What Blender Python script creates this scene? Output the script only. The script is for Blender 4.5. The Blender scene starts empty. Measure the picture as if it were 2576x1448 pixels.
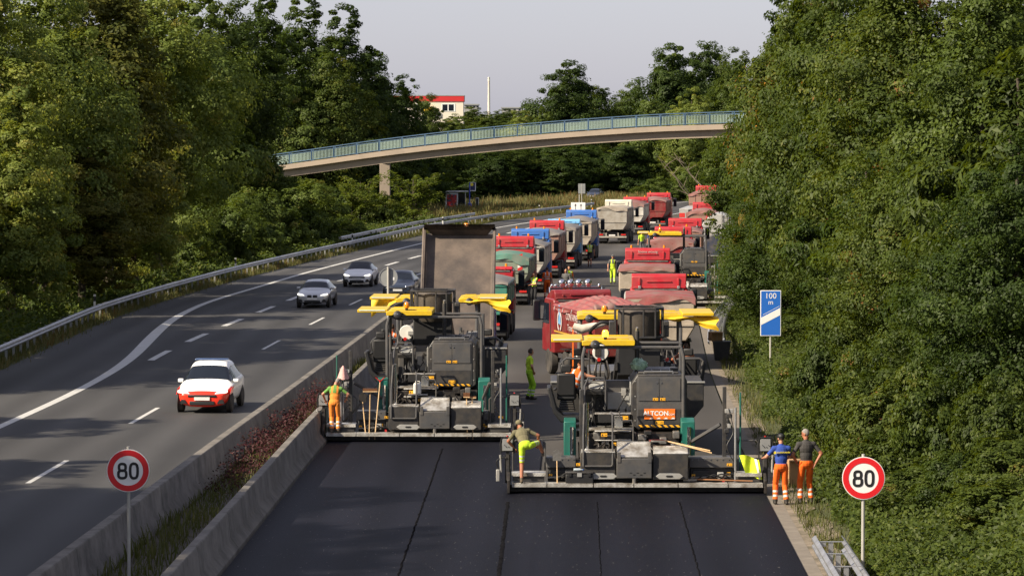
import bpy, bmesh, math, random
import numpy as np
from mathutils import Vector, Matrix, Euler
R = math.radians
scene = bpy.context.scene
col = scene.collection
# ------------------------------------------------------------------ camera
F = 8310.0 / 2575.0            # focal length in picture widths
CAMH = 9.5
PITCH = math.atan(399.0 / 8310.0)
cam_d = bpy.data.cameras.new('camera'); cam_d.sensor_width = 36.0; cam_d.lens = 36.0 * F
cam_d.clip_start = 1.0; cam_d.clip_end = 9000.0
cam = bpy.data.objects.new('camera', cam_d); col.objects.link(cam)
cam.location = (0, 0, CAMH); cam.rotation_euler = (math.pi / 2 - PITCH, 0, 0)
scene.camera = cam
# ------------------------------------------------------------------ sky, sun, exposure
SUN_DIR = Vector((0.87, 0.49, -0.72)).normalized()      # the way the light travels
world = bpy.data.worlds.new('World'); scene.world = world; world.use_nodes = True
nt = world.node_tree; nt.nodes.clear()
sky = nt.nodes.new('ShaderNodeTexSky'); sky.sky_type = 'NISHITA'; sky.sun_disc = False
sky.sun_elevation = math.asin(-SUN_DIR.z); sky.sun_rotation = math.atan2(-SUN_DIR.x, -SUN_DIR.y) % (2 * math.pi)
sky.air_density = 1.0; sky.dust_density = 1.0; sky.ozone_density = 1.0; sky.altitude = 60
hsv = nt.nodes.new('ShaderNodeHueSaturation'); hsv.inputs['Saturation'].default_value = 0.55
mixw = nt.nodes.new('ShaderNodeMix'); mixw.data_type = 'RGBA'; mixw.inputs['Factor'].default_value = 0.40
mixw.inputs[7].default_value = (5.5, 5.4, 7.2, 1)
bg = nt.nodes.new('ShaderNodeBackground'); bg.inputs['Strength'].default_value = 0.066
wo = nt.nodes.new('ShaderNodeOutputWorld')
nt.links.new(sky.outputs[0], hsv.inputs['Color']); nt.links.new(hsv.outputs[0], mixw.inputs[6])
nt.links.new(mixw.outputs[2], bg.inputs[0]); nt.links.new(bg.outputs[0], wo.inputs[0])
sun_d = bpy.data.lights.new('sun', 'SUN'); sun_d.energy = 5.0; sun_d.angle = R(0.6); sun_d.color = (1.0, 0.87, 0.68)
sun = bpy.data.objects.new('sun', sun_d); col.objects.link(sun)
sun.rotation_euler = SUN_DIR.to_track_quat('-Z', 'Y').to_euler(); sun.location = (-60, -40, 60)
scene.view_settings.view_transform = 'Standard'; scene.view_settings.look = 'None'
scene.view_settings.exposure = 0.86; scene.view_settings.gamma = 1.0
scene.view_settings.use_curve_mapping = False
scene.cycles.max_bounces = 6; scene.cycles.transparent_max_bounces = 8
scene.cycles.use_denoising = True

def P(px, py, z=0.0):
    """world point at height z seen at pixel (px, py) of the photograph scaled to 2575 x 1448"""
    dx = (px - 1287.5) / 8310.0; dy = (724.0 - py) / 8310.0
    c, s = math.cos(PITCH), math.sin(PITCH)
    d = Vector((dx, c + dy * s, -s + dy * c))
    t = (z - CAMH) / d.z
    return Vector((d.x * t, d.y * t, z))
def XA(px, Y):
    return (px - 1287.5) / 8310.0 * Y
def ZA(py, Y):
    return CAMH - (py - 325.0) / 8310.0 * Y

# ------------------------------------------------------------------ materials
MATS = {}
def _nodes(name):
    m = bpy.data.materials.new(name); m.use_nodes = True
    n = m.node_tree.nodes; return m, m.node_tree, n['Principled BSDF']
def mat(name, c, rough=0.5, metal=0.0, var=0.12, scale=3.0, bump=0.0, bscale=40.0, dirt=None, dfac=0.4, dscale=1.2, coat=0.0, coords='Object', spec=None):
    if name in MATS: return MATS[name]
    m, t, b = _nodes(name); N = t.nodes; L = t.links
    tc = N.new('ShaderNodeTexCoord')
    no = N.new('ShaderNodeTexNoise'); no.inputs['Scale'].default_value = scale; no.inputs['Detail'].default_value = 6; no.inputs['Roughness'].default_value = 0.65
    L.new(tc.outputs[coords], no.inputs['Vector'])
    rp = N.new('ShaderNodeValToRGB')
    lo = [max(0, x * (1 - var)) for x in c]; hi = [min(1, x * (1 + var)) for x in c]
    rp.color_ramp.elements[0].position = 0.3; rp.color_ramp.elements[1].position = 0.7
    rp.color_ramp.elements[0].color = (*lo, 1); rp.color_ramp.elements[1].color = (*hi, 1)
    L.new(no.outputs['Fac'], rp.inputs[0]); out = rp.outputs[0]
    if dirt:
        n2 = N.new('ShaderNodeTexNoise'); n2.inputs['Scale'].default_value = dscale; n2.inputs['Detail'].default_value = 9; n2.inputs['Roughness'].default_value = 0.7
        L.new(tc.outputs[coords], n2.inputs['Vector'])
        r2 = N.new('ShaderNodeMapRange'); r2.inputs[1].default_value = 0.42; r2.inputs[2].default_value = 0.68; r2.inputs[4].default_value = dfac * 2
        r2.clamp = True
        L.new(n2.outputs['Fac'], r2.inputs[0])
        mx = N.new('ShaderNodeMix'); mx.data_type = 'RGBA'; mx.inputs[7].default_value = (*dirt, 1)
        L.new(r2.outputs[0], mx.inputs[0]); L.new(out, mx.inputs[6]); out = mx.outputs[2]
    L.new(out, b.inputs['Base Color'])
    b.inputs['Roughness'].default_value = rough; b.inputs['Metallic'].default_value = metal
    if coat: b.inputs['Coat Weight'].default_value = coat; b.inputs['Coat Roughness'].default_value = 0.08
    if bump:
        n3 = N.new('ShaderNodeTexNoise'); n3.inputs['Scale'].default_value = bscale; n3.inputs['Detail'].default_value = 4
        L.new(tc.outputs[coords], n3.inputs['Vector'])
        bp = N.new('ShaderNodeBump'); bp.inputs['Strength'].default_value = bump; bp.inputs['Distance'].default_value = 0.02
        L.new(n3.outputs['Fac'], bp.inputs['Height']); L.new(bp.outputs[0], b.inputs['Normal'])
    if spec is not None: b.inputs['Specular IOR Level'].default_value = spec
    MATS[name] = m; return m

DUST = (0.20, 0.165, 0.125)
dark = mat('dark_grey_paint', (0.026, 0.026, 0.028), 0.5, 0, 0.2, 4, bump=0.25, bscale=9, dirt=(0.085, 0.072, 0.055), dfac=0.3, dscale=2.5)
grey = mat('anthracite_paint', (0.068, 0.069, 0.073), 0.45, 0, 0.15, 3, bump=0.12, bscale=5, dirt=(0.13, 0.112, 0.09), dfac=0.28, dscale=2)
lgrey = mat('light_grey_paint', (0.30, 0.305, 0.30), 0.5, 0, 0.1, 4, dirt=DUST, dfac=0.25)
black = mat('black_plastic', (0.014, 0.014, 0.015), 0.55, 0, 0.2, 5)
rubber = mat('tyre_rubber', (0.022, 0.021, 0.021), 0.85, 0, 0.2, 6, dirt=(0.10, 0.085, 0.07), dfac=0.35)
steel = mat('worn_steel', (0.30, 0.29, 0.27), 0.45, 0.7, 0.2, 6, dirt=(0.10, 0.08, 0.06), dfac=0.35, dscale=4)
oily = mat('oily_black_steel', (0.022, 0.020, 0.019), 0.5, 0.2, 0.3, 8, bump=0.5, bscale=18, dirt=(0.075, 0.06, 0.05), dfac=0.3, dscale=5)
yellow = mat('yellow_paint', (0.66, 0.44, 0.010), 0.45, 0, 0.06, 2, dirt=(0.26, 0.18, 0.05), dfac=0.22, dscale=2.4)
teal = mat('teal_paint', (0.008, 0.115, 0.088), 0.45, 0, 0.12, 3, dirt=(0.06, 0.10, 0.08), dfac=0.3)
chrome = mat('chrome', (0.75, 0.75, 0.75), 0.12, 1.0, 0.03, 3)
galv = mat('galvanised_steel', (0.46, 0.47, 0.48), 0.45, 0.75, 0.15, 2.5, dirt=(0.22, 0.21, 0.20), dfac=0.3, dscale=1.5)
white = mat('white_paint', (0.78, 0.78, 0.77), 0.5, 0, 0.04, 3)
offwhite = mat('offwhite_plastic', (0.66, 0.65, 0.60), 0.5, 0, 0.06, 3)
orange_s = mat('orange_sign', (0.80, 0.17, 0.012), 0.5, 0, 0.05, 3)
amber = mat('amber_lens', (0.85, 0.26, 0.01), 0.15, 0, 0.05, 3, coat=1)
labely = mat('yellow_label', (0.80, 0.40, 0.02), 0.5, 0, 0.05, 3)
redp = mat('red_lens', (0.5, 0.02, 0.015), 0.2, 0, 0.05, 3, coat=1)
glass_d = mat('dark_glass', (0.010, 0.014, 0.022), 0.08, 0, 0.1, 1)
wood = mat('pale_wood', (0.56, 0.38, 0.20), 0.6, 0, 0.18, 9)
brush_b = mat('brown_bristles', (0.14, 0.055, 0.02), 0.9, 0, 0.3, 30, bump=1, bscale=60)
asphalt_b = mat('bitumen_smear', (0.01, 0.01, 0.011), 0.6, 0, 0.2, 6)
def checker_mat():
    m, t, b = _nodes('checker_plate_aluminium'); N = t.nodes; L = t.links
    tc = N.new('ShaderNodeTexCoord'); ck = N.new('ShaderNodeTexChecker'); ck.inputs['Scale'].default_value = 26
    L.new(tc.outputs['Object'], ck.inputs['Vector'])
    no = N.new('ShaderNodeTexNoise'); no.inputs['Scale'].default_value = 3.5; no.inputs['Detail'].default_value = 8
    L.new(tc.outputs['Object'], no.inputs['Vector'])
    rp = N.new('ShaderNodeValToRGB'); rp.color_ramp.elements[0].position = 0.35; rp.color_ramp.elements[1].position = 0.6
    rp.color_ramp.elements[0].color = (0.22, 0.19, 0.15, 1); rp.color_ramp.elements[1].color = (0.60, 0.59, 0.56, 1)
    L.new(no.outputs['Fac'], rp.inputs[0]); L.new(rp.outputs[0], b.inputs['Base Color'])
    b.inputs['Metallic'].default_value = 0.55; b.inputs['Roughness'].default_value = 0.42
    bp = N.new('ShaderNodeBump'); bp.inputs['Strength'].default_value = 0.7; bp.inputs['Distance'].default_value = 0.01
    L.new(ck.outputs['Fac'], bp.inputs['Height']); L.new(bp.outputs[0], b.inputs['Normal'])
    return m
checker = checker_mat()
def glow_mat(name, c, e):
    m, t, b = _nodes(name); b.inputs['Base Color'].default_value = (*c, 1); b.inputs['Roughness'].default_value = 0.2
    b.inputs['Emission Color'].default_value = (*c, 1); b.inputs['Emission Strength'].default_value = e
    return m
amber_lit = glow_mat('lit_amber_beacon', (1.0, 0.42, 0.04), 2.2)
headlamp = glow_mat('lit_headlamp', (1.0, 0.95, 0.85), 0.9)

# ------------------------------------------------------------------ mesh building
def tag(o, label=None, cat=None, group=None, kind=None):
    if label: o['label'] = label
    if cat: o['category'] = cat
    if group: o['group'] = group
    if kind: o['kind'] = kind
    return o
def empty(name, loc=(0, 0, 0), rz=0.0, parent=None):
    o = bpy.data.objects.new(name, None); col.objects.link(o); o.empty_display_size = 0.3
    o.location = loc; o.rotation_euler = (0, 0, rz)
    if parent: o.parent = parent
    return o
def thing(name, label, cat, loc=(0, 0, 0), rz=0.0, group=None):
    return tag(empty(name, loc, rz), label, cat, group)
class MB:
    def __init__(s): s.v = []; s.f = []; s.mi = []
    def add(s, vs, fs, mi=0):
        o = len(s.v); s.v += [tuple(p) for p in vs]; s.f += [tuple(i + o for i in f) for f in fs]; s.mi += [mi] * len(fs); return s
    def box(s, x0, x1, y0, y1, z0, z1, mi=0, M=None):
        vs = [Vector((x, y, z)) for z in (z0, z1) for y in (y0, y1) for x in (x0, x1)]
        if M is not None: vs = [M @ p for p in vs]
        return s.add(vs, [(0, 2, 3, 1), (4, 5, 7, 6), (0, 1, 5, 4), (2, 6, 7, 3), (0, 4, 6, 2), (1, 3, 7, 5)], mi)
    def prism(s, poly, ax, a0, a1, mi=0, M=None):
        n = len(poly); vs = []
        for a in (a0, a1):
            for (p, q) in poly:
                vs.append(Vector((a, p, q)) if ax == 'x' else Vector((p, a, q)) if ax == 'y' else Vector((p, q, a)))
        if M is not None: vs = [M @ p for p in vs]
        return s.add(vs, [tuple(range(n))[::-1], tuple(range(n, 2 * n))] + [(i, (i + 1) % n, n + (i + 1) % n, n + i) for i in range(n)], mi)
    def tube(s, pts, r, n=8, mi=0, closed=False):
        pts = [Vector(p) for p in pts]; m = len(pts); rs = r if isinstance(r, (list, tuple)) else [r] * m
        vs = []; prev = None
        for i, p in enumerate(pts):
            a = pts[i - 1] if (i or closed) else p; b = pts[(i + 1) % m] if (i < m - 1 or closed) else p
            t = (b - a); t = t.normalized() if t.length > 1e-9 else Vector((0, 0, 1))
            if prev is None:
                u = t.cross(Vector((0, 0, 1)))
                if u.length < 1e-3: u = t.cross(Vector((1, 0, 0)))
            else: u = prev - t * prev.dot(t)
            u.normalize(); prev = u; w = t.cross(u)
            for k in range(n):
                an = 2 * math.pi * (k + 0.5) / n; vs.append(p + (u * math.cos(an) + w * math.sin(an)) * rs[i])
        fs = []
        for i in range(m if closed else m - 1):
            j = (i + 1) % m
            for k in range(n): fs.append((i * n + k, i * n + (k + 1) % n, j * n + (k + 1) % n, j * n + k))
        if not closed: fs += [tuple(range(n))[::-1], tuple((m - 1) * n + k for k in range(n))]
        return s.add(vs, fs, mi)
    def cyl(s, p0, p1, r0, r1=None, n=12, mi=0): return s.tube([p0, p1], [r0, r0 if r1 is None else r1], n, mi)
    def lathe(s, prof, n=16, M=None, mi=0):
        vs = []; fs = []; m = len(prof)
        for (r, z) in prof:
            for k in range(n):
                a = 2 * math.pi * k / n; p = Vector((r * math.cos(a), r * math.sin(a), z)); vs.append(M @ p if M is not None else p)
        for i in range(m - 1):
            for k in range(n): fs.append((i * n + k, i * n + (k + 1) % n, (i + 1) * n + (k + 1) % n, (i + 1) * n + k))
        fs += [tuple(range(n))[::-1], tuple((m - 1) * n + k for k in range(n))]
        return s.add(vs, fs, mi)
    def ball(s, c, r, n=10, mi=0, M=None):
        r = Vector((r, r, r)) if not hasattr(r, '__len__') else Vector(r)
        vs = []; fs = []; h = n // 2 + 1
        for i in range(1, h):
            th = math.pi * i / h
            for k in range(n):
                a = 2 * math.pi * k / n; p = Vector((r.x * math.sin(th) * math.cos(a), r.y * math.sin(th) * math.sin(a), r.z * math.cos(th)))
                vs.append((M @ p if M is not None else p) + Vector(c))
        top = len(vs); q = Vector((0, 0, r.z)); vs.append((M @ q if M is not None else q) + Vector(c)); vs.append((M @ -q if M is not None else -q) + Vector(c))
        for i in range(h - 2):
            for k in range(n): fs.append((i * n + k, (i + 1) * n + k, (i + 1) * n + (k + 1) % n, i * n + (k + 1) % n))
        for k in range(n): fs.append((top, k, (k + 1) % n)); fs.append((top + 1, (h - 2) * n + (k + 1) % n, (h - 2) * n + k))
        return s.add(vs, fs, mi)
    def grid(s, fn, nu, nv, mi=0):
        vs = [fn(i / nu, j / nv) for j in range(nv + 1) for i in range(nu + 1)]; w = nu + 1
        return s.add(vs, [(j * w + i, j * w + i + 1, (j + 1) * w + i + 1, (j + 1) * w + i) for j in range(nv) for i in range(nu)], mi)
    def mesh(s, name, mats, smooth=True, ang=38):
        me = bpy.data.meshes.new(name); me.from_pydata(s.v, [], s.f)
        for m in (mats if isinstance(mats, (list, tuple)) else [mats]): me.materials.append(m)
        if any(s.mi): me.polygons.foreach_set('material_index', s.mi)
        if smooth:
            me.polygons.foreach_set('use_smooth', [True] * len(me.polygons)); me.set_sharp_from_angle(angle=R(ang))
        me.update(); return me
    def build(s, name, mats, parent=None, bevel=0.0, smooth=True, loc=None, rz=0.0, sub=0, seg=2, label=None):
        o = bpy.data.objects.new(name, s.mesh(name, mats, smooth)); col.objects.link(o)
        if parent: o.parent = parent
        if loc is not None: o.location = loc
        if rz: o.rotation_euler = (0, 0, rz)
        if bevel:
            b = o.modifiers.new('bevel', 'BEVEL'); b.width = bevel; b.segments = seg; b.limit_method = 'ANGLE'; b.angle_limit = R(40); b.harden_normals = False
        if sub:
            sm = o.modifiers.new('subdivision', 'SUBSURF'); sm.levels = sub; sm.render_levels = sub
        if label: o['label'] = label
        return o
def link_copy(o, parent=None, loc=None, rz=None):
    c = o.copy(); col.objects.link(c); c.parent = parent
    if loc is not None: c.location = loc
    if rz is not None: c.rotation_euler = (0, 0, rz)
    return c
def inst(name, mesh, parent=None, loc=(0, 0, 0), rot=(0, 0, 0), scale=(1, 1, 1)):
    o = bpy.data.objects.new(name, mesh); col.objects.link(o); o.parent = parent
    o.location = loc; o.rotation_euler = rot; o.scale = scale; return o
def copy_tree(o, parent=None):
    c = o.copy(); col.objects.link(c); c.parent = parent
    for ch in list(o.children): copy_tree(ch, c)
    return c
def smooth_path(pts, n=6):
    pts = [Vector(p) for p in pts]; out = []
    for i in range(len(pts) - 1):
        a = pts[max(i - 1, 0)]; b = pts[i]; c = pts[i + 1]; d = pts[min(i + 2, len(pts) - 1)]
        for k in range(n):
            t = k / n; out.append(0.5 * ((2 * b) + (c - a) * t + (2 * a - 5 * b + 4 * c - d) * t * t + (3 * b - 3 * c + d - a) * t ** 3))
    out.append(pts[-1]); return out
_DG = None
def text_mesh(name, s, size, m, parent, loc, rot=(math.pi / 2, 0, 0), ext=0.004, align='CENTER', bold=0.0, sx=1.0):
    cu = bpy.data.curves.new(name, 'FONT'); cu.body = s; cu.size = size; cu.extrude = ext; cu.align_x = align; cu.align_y = 'CENTER'; cu.offset = bold; cu.resolution_u = 4
    o = bpy.data.objects.new(name + '_curve', cu); col.objects.link(o)
    dg = bpy.context.evaluated_depsgraph_get(); me = bpy.data.meshes.new_from_object(o.evaluated_get(dg)); bpy.data.objects.remove(o); bpy.data.curves.remove(cu)
    me.materials.clear(); me.materials.append(m)
    t = inst(name, me, parent, loc, rot); t.scale = (sx, 1, 1); return t
def stroke(mb, pts, w, y, d, mi=0, closed=False):
    """flat stroke of width w along 2d points (x, z), standing in the xz plane at depth y"""
    n = len(pts); L = []; Rr = []
    for i, p in enumerate(pts):
        a = pts[i - 1] if (i or closed) else p; b = pts[(i + 1) % n] if (i < n - 1 or closed) else p
        tx, tz = b[0] - a[0], b[1] - a[1]; l = math.hypot(tx, tz) or 1; nx, nz = -tz / l, tx / l
        L.append((p[0] + nx * w / 2, p[1] + nz * w / 2)); Rr.append((p[0] - nx * w / 2, p[1] - nz * w / 2))
    for i in range(n if closed else n - 1):
        j = (i + 1) % n; mb.prism([L[i], L[j], Rr[j], Rr[i]], 'y', y, y + d, mi)
# ------------------------------------------------------------------ road layout (metres; y runs away from the camera)
def tab(*pairs):
    a = np.array(pairs, float); return lambda y: np.interp(y, a[:, 0], a[:, 1])
def smooth_tab(*pairs):
    f = tab(*pairs); ys = np.arange(-60, 760, 2.0); v = f(ys)
    k = np.hanning(13); k /= k.sum(); v = np.convolve(np.pad(v, 6, mode='edge'), k, 'valid'); v[:8] = f(ys[:8]); v[-8:] = f(ys[-8:])
    return lambda y: np.interp(y, ys, v)
GL = smooth_tab((-60, -25), (60, -21.6), (133, -20.9), (165, -20.9), (187, -19.75), (212, -17.8), (238, -15.2), (258, -13), (305, -8), (345, -1.7), (383, 7.1), (397, 9.8), (430, 18), (470, 29.5), (520, 46), (600, 80), (760, 160))
WL = smooth_tab((-60, -21), (60, -18), (106, -16.4), (114, -15.97), (125, -15.67), (136, -15.75), (149, -16.4), (160, -16.9), (170, -17.05), (182, -16.8), (198, -15.4), (217, -13.85), (236, -11.9), (275, -7.6), (318, -1.7), (339, 2.1), (383, 11), (430, 22), (470, 33.5), (520, 50), (600, 84), (760, 164))
ML = smooth_tab((-60, -14.8), (0, -12.4), (70, -9.68), (93.5, -8.78), (107, -8.18), (138, -6.95), (151, -6.5), (181, -5.0), (205, -3.4), (238, -0.4), (274, 3.4), (312, 8.2), (350, 14.5), (383, 20.5), (430, 31), (470, 42), (520, 58), (600, 92), (760, 172))
CL = smooth_tab((-60, -8.8), (0, -7.55), (70, -6.2), (100, -5.62), (130, -4.7), (178, -2.6), (205, -0.9), (238, 2.0), (274, 5.8), (312, 10.6), (350, 17), (383, 23), (430, 33.5), (470, 44.5), (520, 60.5), (600, 95), (760, 175))
CW = 12.45
CR = lambda y: CL(y) + CW
RB = lambda y: CR(y) + 2.0
def heading(f, y): return math.atan2(float(f(y + 2) - f(y - 2)), 4.0)
SERV = tab((340, -40), (370, -15), (391, -5), (425, 6), (467, 17.5), (520, 30), (600, 45))
def sstep(a, b, x):
    t = np.clip((x - a) / (b - a), 0, 1); return t * t * (3 - 2 * t)
def H(X, Y):
    """height of the ground"""
    X = np.asarray(X, float); Y = np.asarray(Y, float)
    t = GL(Y) - 1.2 - X
    near = 1 - sstep(325, 352, Y)
    wl = 15 + 14 * sstep(195, 250, Y)
    hl = near * 6.0 * sstep(0.5 + 0.1 * (wl - 15), wl, t) + (1 - near) * 5.5 * sstep(30, 52, t)
    u = X - RB(Y)
    hr = 9.2 * sstep(-1.5, 15, u) * (0.85 + 0.15 * np.sin(Y * 0.05))
    lump = 0.25 * np.sin(X * 0.9 + Y * 0.23) * np.sin(Y * 0.31 - X * 0.4)
    out = np.where(t > 0.5, lump * sstep(0.5, 5, t), 0) + np.where(u > 0.5, lump * sstep(0.5, 4, u), 0)
    return -0.06 + hl + hr + out
def hz(x, y): return float(H(x, y))

# ---- ground
def ground_mat():
    m, t, b = _nodes('verge_soil_and_grass'); N = t.nodes; L = t.links
    tc = N.new('ShaderNodeTexCoord')
    n1 = N.new('ShaderNodeTexNoise'); n1.inputs['Scale'].default_value = 0.35; n1.inputs['Detail'].default_value = 9; n1.inputs['Roughness'].default_value = 0.7
    L.new(tc.outputs['Object'], n1.inputs['Vector'])
    rp = N.new('ShaderNodeValToRGB'); e = rp.color_ramp.elements
    e[0].position = 0.35; e[0].color = (0.03, 0.045, 0.014, 1); e[1].position = 0.72; e[1].color = (0.105, 0.095, 0.045, 1)
    x = e.new(0.5); x.color = (0.06, 0.068, 0.024, 1)
    L.new(n1.outputs['Fac'], rp.inputs[0])
    n2 = N.new('ShaderNodeTexNoise'); n2.inputs['Scale'].default_value = 9; n2.inputs['Detail'].default_value = 5
    L.new(tc.outputs['Object'], n2.inputs['Vector'])
    mx = N.new('ShaderNodeMix'); mx.data_type = 'RGBA'; mx.blend_type = 'OVERLAY'; mx.inputs[0].default_value = 0.6
    L.new(rp.outputs[0], mx.inputs[6]); L.new(n2.outputs['Fac'], mx.inputs[7]); L.new(mx.outputs[2], b.inputs['Base Color'])
    b.inputs['Roughness'].default_value = 0.95
    bp = N.new('ShaderNodeBump'); bp.inputs['Strength'].default_value = 0.8; bp.inputs['Distance'].default_value = 0.1
    L.new(n2.outputs['Fac'], bp.inputs['Height']); L.new(bp.outputs[0], b.inputs['Normal'])
    return m
soil = ground_mat()
ys = np.concatenate([np.arange(-60, 560, 4.0), np.array([575, 600, 640, 700, 800, 950, 1200, 1700, 2500, 4500, 8000.])])
xs = np.concatenate([[-6000, -3000, -1500, -800, -400, -250, -170], np.arange(-130, 131, 1.6), [170, 250, 400, 800, 1500, 3000, 6000]])
XX, YY = np.meshgrid(xs, ys); ZZ = H(XX, np.minimum(YY, 755))
gv = np.stack([XX, YY, ZZ], -1).reshape(-1, 3); nx_ = len(xs); ny_ = len(ys)
ii = (np.arange(ny_ - 1)[:, None] * nx_ + np.arange(nx_ - 1)[None]).ravel()
gf = np.stack([ii, ii + 1, ii + nx_ + 1, ii + nx_], 1)
def np_mesh(name, v, f, mats, smooth=False):
    me = bpy.data.meshes.new(name); v = np.ascontiguousarray(v, np.float32); f = np.ascontiguousarray(f, np.int32); k = f.shape[1]
    me.vertices.add(len(v)); me.vertices.foreach_set('co', v.ravel())
    me.loops.add(f.size); me.loops.foreach_set('vertex_index', f.ravel())
    me.polygons.add(len(f)); me.polygons.foreach_set('loop_start', np.arange(0, f.size, k, dtype=np.int32))
    if smooth: me.polygons.foreach_set('use_smooth', np.ones(len(f), bool))
    for m in mats: me.materials.append(m)
    me.update(calc_edges=True); return me
tag(inst('ground', np_mesh('ground', gv, gf, [soil], True)), kind='structure')

def ribbon_mb(fL, fR, y0, y1, z, step=4.0, mb=None, mi=0):
    mb = mb or MB(); n = max(1, int(math.ceil((y1 - y0) / step))); vs = []; fs = []
    for i in range(n + 1):
        y = y0 + (y1 - y0) * i / n; vs += [(float(fL(y)), y, z), (float(fR(y)), y, z)]
        if i: k = 2 * i; fs.append((k - 2, k - 1, k + 1, k))
    mb.lat = [float(c) for i in range(n + 1) for c in (0.0, float(fR(y0 + (y1 - y0) * i / n)) - float(fL(y0 + (y1 - y0) * i / n)))]
    return mb.add(vs, fs, mi)
def asphalt_mat(name, c, rough, speck, spk_c, patch, var=0.25, streak=0.0):
    m, t, b = _nodes(name); N = t.nodes; L = t.links
    tc = N.new('ShaderNodeTexCoord')
    n1 = N.new('ShaderNodeTexNoise'); n1.inputs['Scale'].default_value = 0.25; n1.inputs['Detail'].default_value = 8
    mp = N.new('ShaderNodeMapping'); mp.inputs['Scale'].default_value = (1.0, 0.12, 1.0)
    L.new(tc.outputs['Object'], mp.inputs[0]); L.new(mp.outputs[0], n1.inputs['Vector'])
    rp = N.new('ShaderNodeValToRGB'); rp.color_ramp.elements[0].position = 0.3; rp.color_ramp.elements[1].position = 0.7
    rp.color_ramp.elements[0].color = (*[x * (1 - var) for x in c], 1); rp.color_ramp.elements[1].color = (*[x * (1 + var) for x in c], 1)
    L.new(n1.outputs['Fac'], rp.inputs[0])
    n2 = N.new('ShaderNodeTexNoise'); n2.inputs['Scale'].default_value = 22; n2.inputs['Detail'].default_value = 6; n2.inputs['Roughness'].default_value = 0.8
    L.new(tc.outputs['Object'], n2.inputs['Vector'])
    mr = N.new('ShaderNodeMapRange'); mr.inputs[1].default_value = speck; mr.inputs[2].default_value = speck + 0.08; mr.clamp = True
    L.new(n2.outputs['Fac'], mr.inputs[0])
    mx = N.new('ShaderNodeMix'); mx.data_type = 'RGBA'; mx.inputs[7].default_value = (*spk_c, 1)
    L.new(mr.outputs[0], mx.inputs[0]); L.new(rp.outputs[0], mx.inputs[6]); out = mx.outputs[2]
    if c[0] < 0.02:  # sparkle of the aggregate, painted into the colour as pale dots
        vr = N.new('ShaderNodeTexVoronoi'); vr.inputs['Scale'].default_value = 4.5; L.new(tc.outputs['Object'], vr.inputs['Vector'])
        lt = N.new('ShaderNodeMath'); lt.operation = 'LESS_THAN'; lt.inputs[1].default_value = 0.055; L.new(vr.outputs['Distance'], lt.inputs[0])
        mv = N.new('ShaderNodeMix'); mv.data_type = 'RGBA'; mv.inputs[7].default_value = (0.42, 0.40, 0.37, 1); L.new(lt.outputs[0], mv.inputs[0]); L.new(out, mv.inputs[6]); out = mv.outputs[2]
    if patch:
        vo = N.new('ShaderNodeTexNoise'); vo.inputs['Scale'].default_value = 0.06; vo.inputs['Detail'].default_value = 3
        L.new(tc.outputs['Object'], vo.inputs['Vector'])
        m2 = N.new('ShaderNodeMix'); m2.data_type = 'RGBA'; m2.blend_type = 'OVERLAY'; m2.inputs[0].default_value = patch
        L.new(out, m2.inputs[6]); L.new(vo.outputs['Fac'], m2.inputs[7]); out = m2.outputs[2]
    if streak:
        at = N.new('ShaderNodeAttribute'); at.attribute_name = 'lat'
        ml = N.new('ShaderNodeMath'); ml.operation = 'MULTIPLY'; ml.inputs[1].default_value = 2 * math.pi / streak; L.new(at.outputs['Fac'], ml.inputs[0])
        si = N.new('ShaderNodeMath'); si.operation = 'SINE'; L.new(ml.outputs[0], si.inputs[0])
        n5 = N.new('ShaderNodeTexNoise'); n5.inputs['Scale'].default_value = 0.9; n5.inputs['Detail'].default_value = 5; L.new(mp.outputs[0], n5.inputs['Vector'])
        mu = N.new('ShaderNodeMath'); mu.operation = 'MULTIPLY'; L.new(si.outputs[0], mu.inputs[0]); L.new(n5.outputs['Fac'], mu.inputs[1])
        m5 = N.new('ShaderNodeMapRange'); m5.inputs[1].default_value = -0.6; m5.inputs[2].default_value = 0.6; m5.inputs[3].default_value = 0.80; m5.inputs[4].default_value = 1.20; L.new(mu.outputs[0], m5.inputs[0])
        m6 = N.new('ShaderNodeMix'); m6.data_type = 'RGBA'; m6.blend_type = 'MULTIPLY'; m6.inputs[0].default_value = 1.0; L.new(out, m6.inputs[6]); L.new(m5.outputs[0], m6.inputs[7]); out = m6.outputs[2]
    L.new(out, b.inputs['Base Color']); b.inputs['Roughness'].default_value = rough; b.inputs['Specular IOR Level'].default_value = 0.22 if c[0] > 0.02 else 0.06
    n3 = N.new('ShaderNodeTexNoise'); n3.inputs['Scale'].default_value = 60; n3.inputs['Detail'].default_value = 3
    L.new(tc.outputs['Object'], n3.inputs['Vector'])
    bp = N.new('ShaderNodeBump'); bp.inputs['Strength'].default_value = 0.5; bp.inputs['Distance'].default_value = 0.01
    L.new(n3.outputs['Fac'], bp.inputs['Height']); L.new(bp.outputs[0], b.inputs['Normal'])
    return m
old_asph = asphalt_mat('old_asphalt', (0.054, 0.0535, 0.0535), 0.75, 0.66, (0.13, 0.125, 0.12), 0.35, streak=1.85)
mill_asph = asphalt_mat('binder_asphalt', (0.058, 0.054, 0.050), 0.8, 0.62, (0.13, 0.115, 0.10), 0.6, streak=3.1)
new_asph = asphalt_mat('fresh_asphalt', (0.0080, 0.0085, 0.0132), 0.6, 0.69, (0.13, 0.12, 0.11), 0.3, streak=1.55)
seam_m = mat('seam_bitumen', (0.0105, 0.0105, 0.0120), 1.0, 0, 0.4, 3, spec=0.0)
line_m = mat('road_marking_paint', (0.50, 0.50, 0.48), 0.7, 0, 0.10, 1.5, dirt=(0.36, 0.35, 0.33), dfac=0.25, dscale=4)
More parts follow.
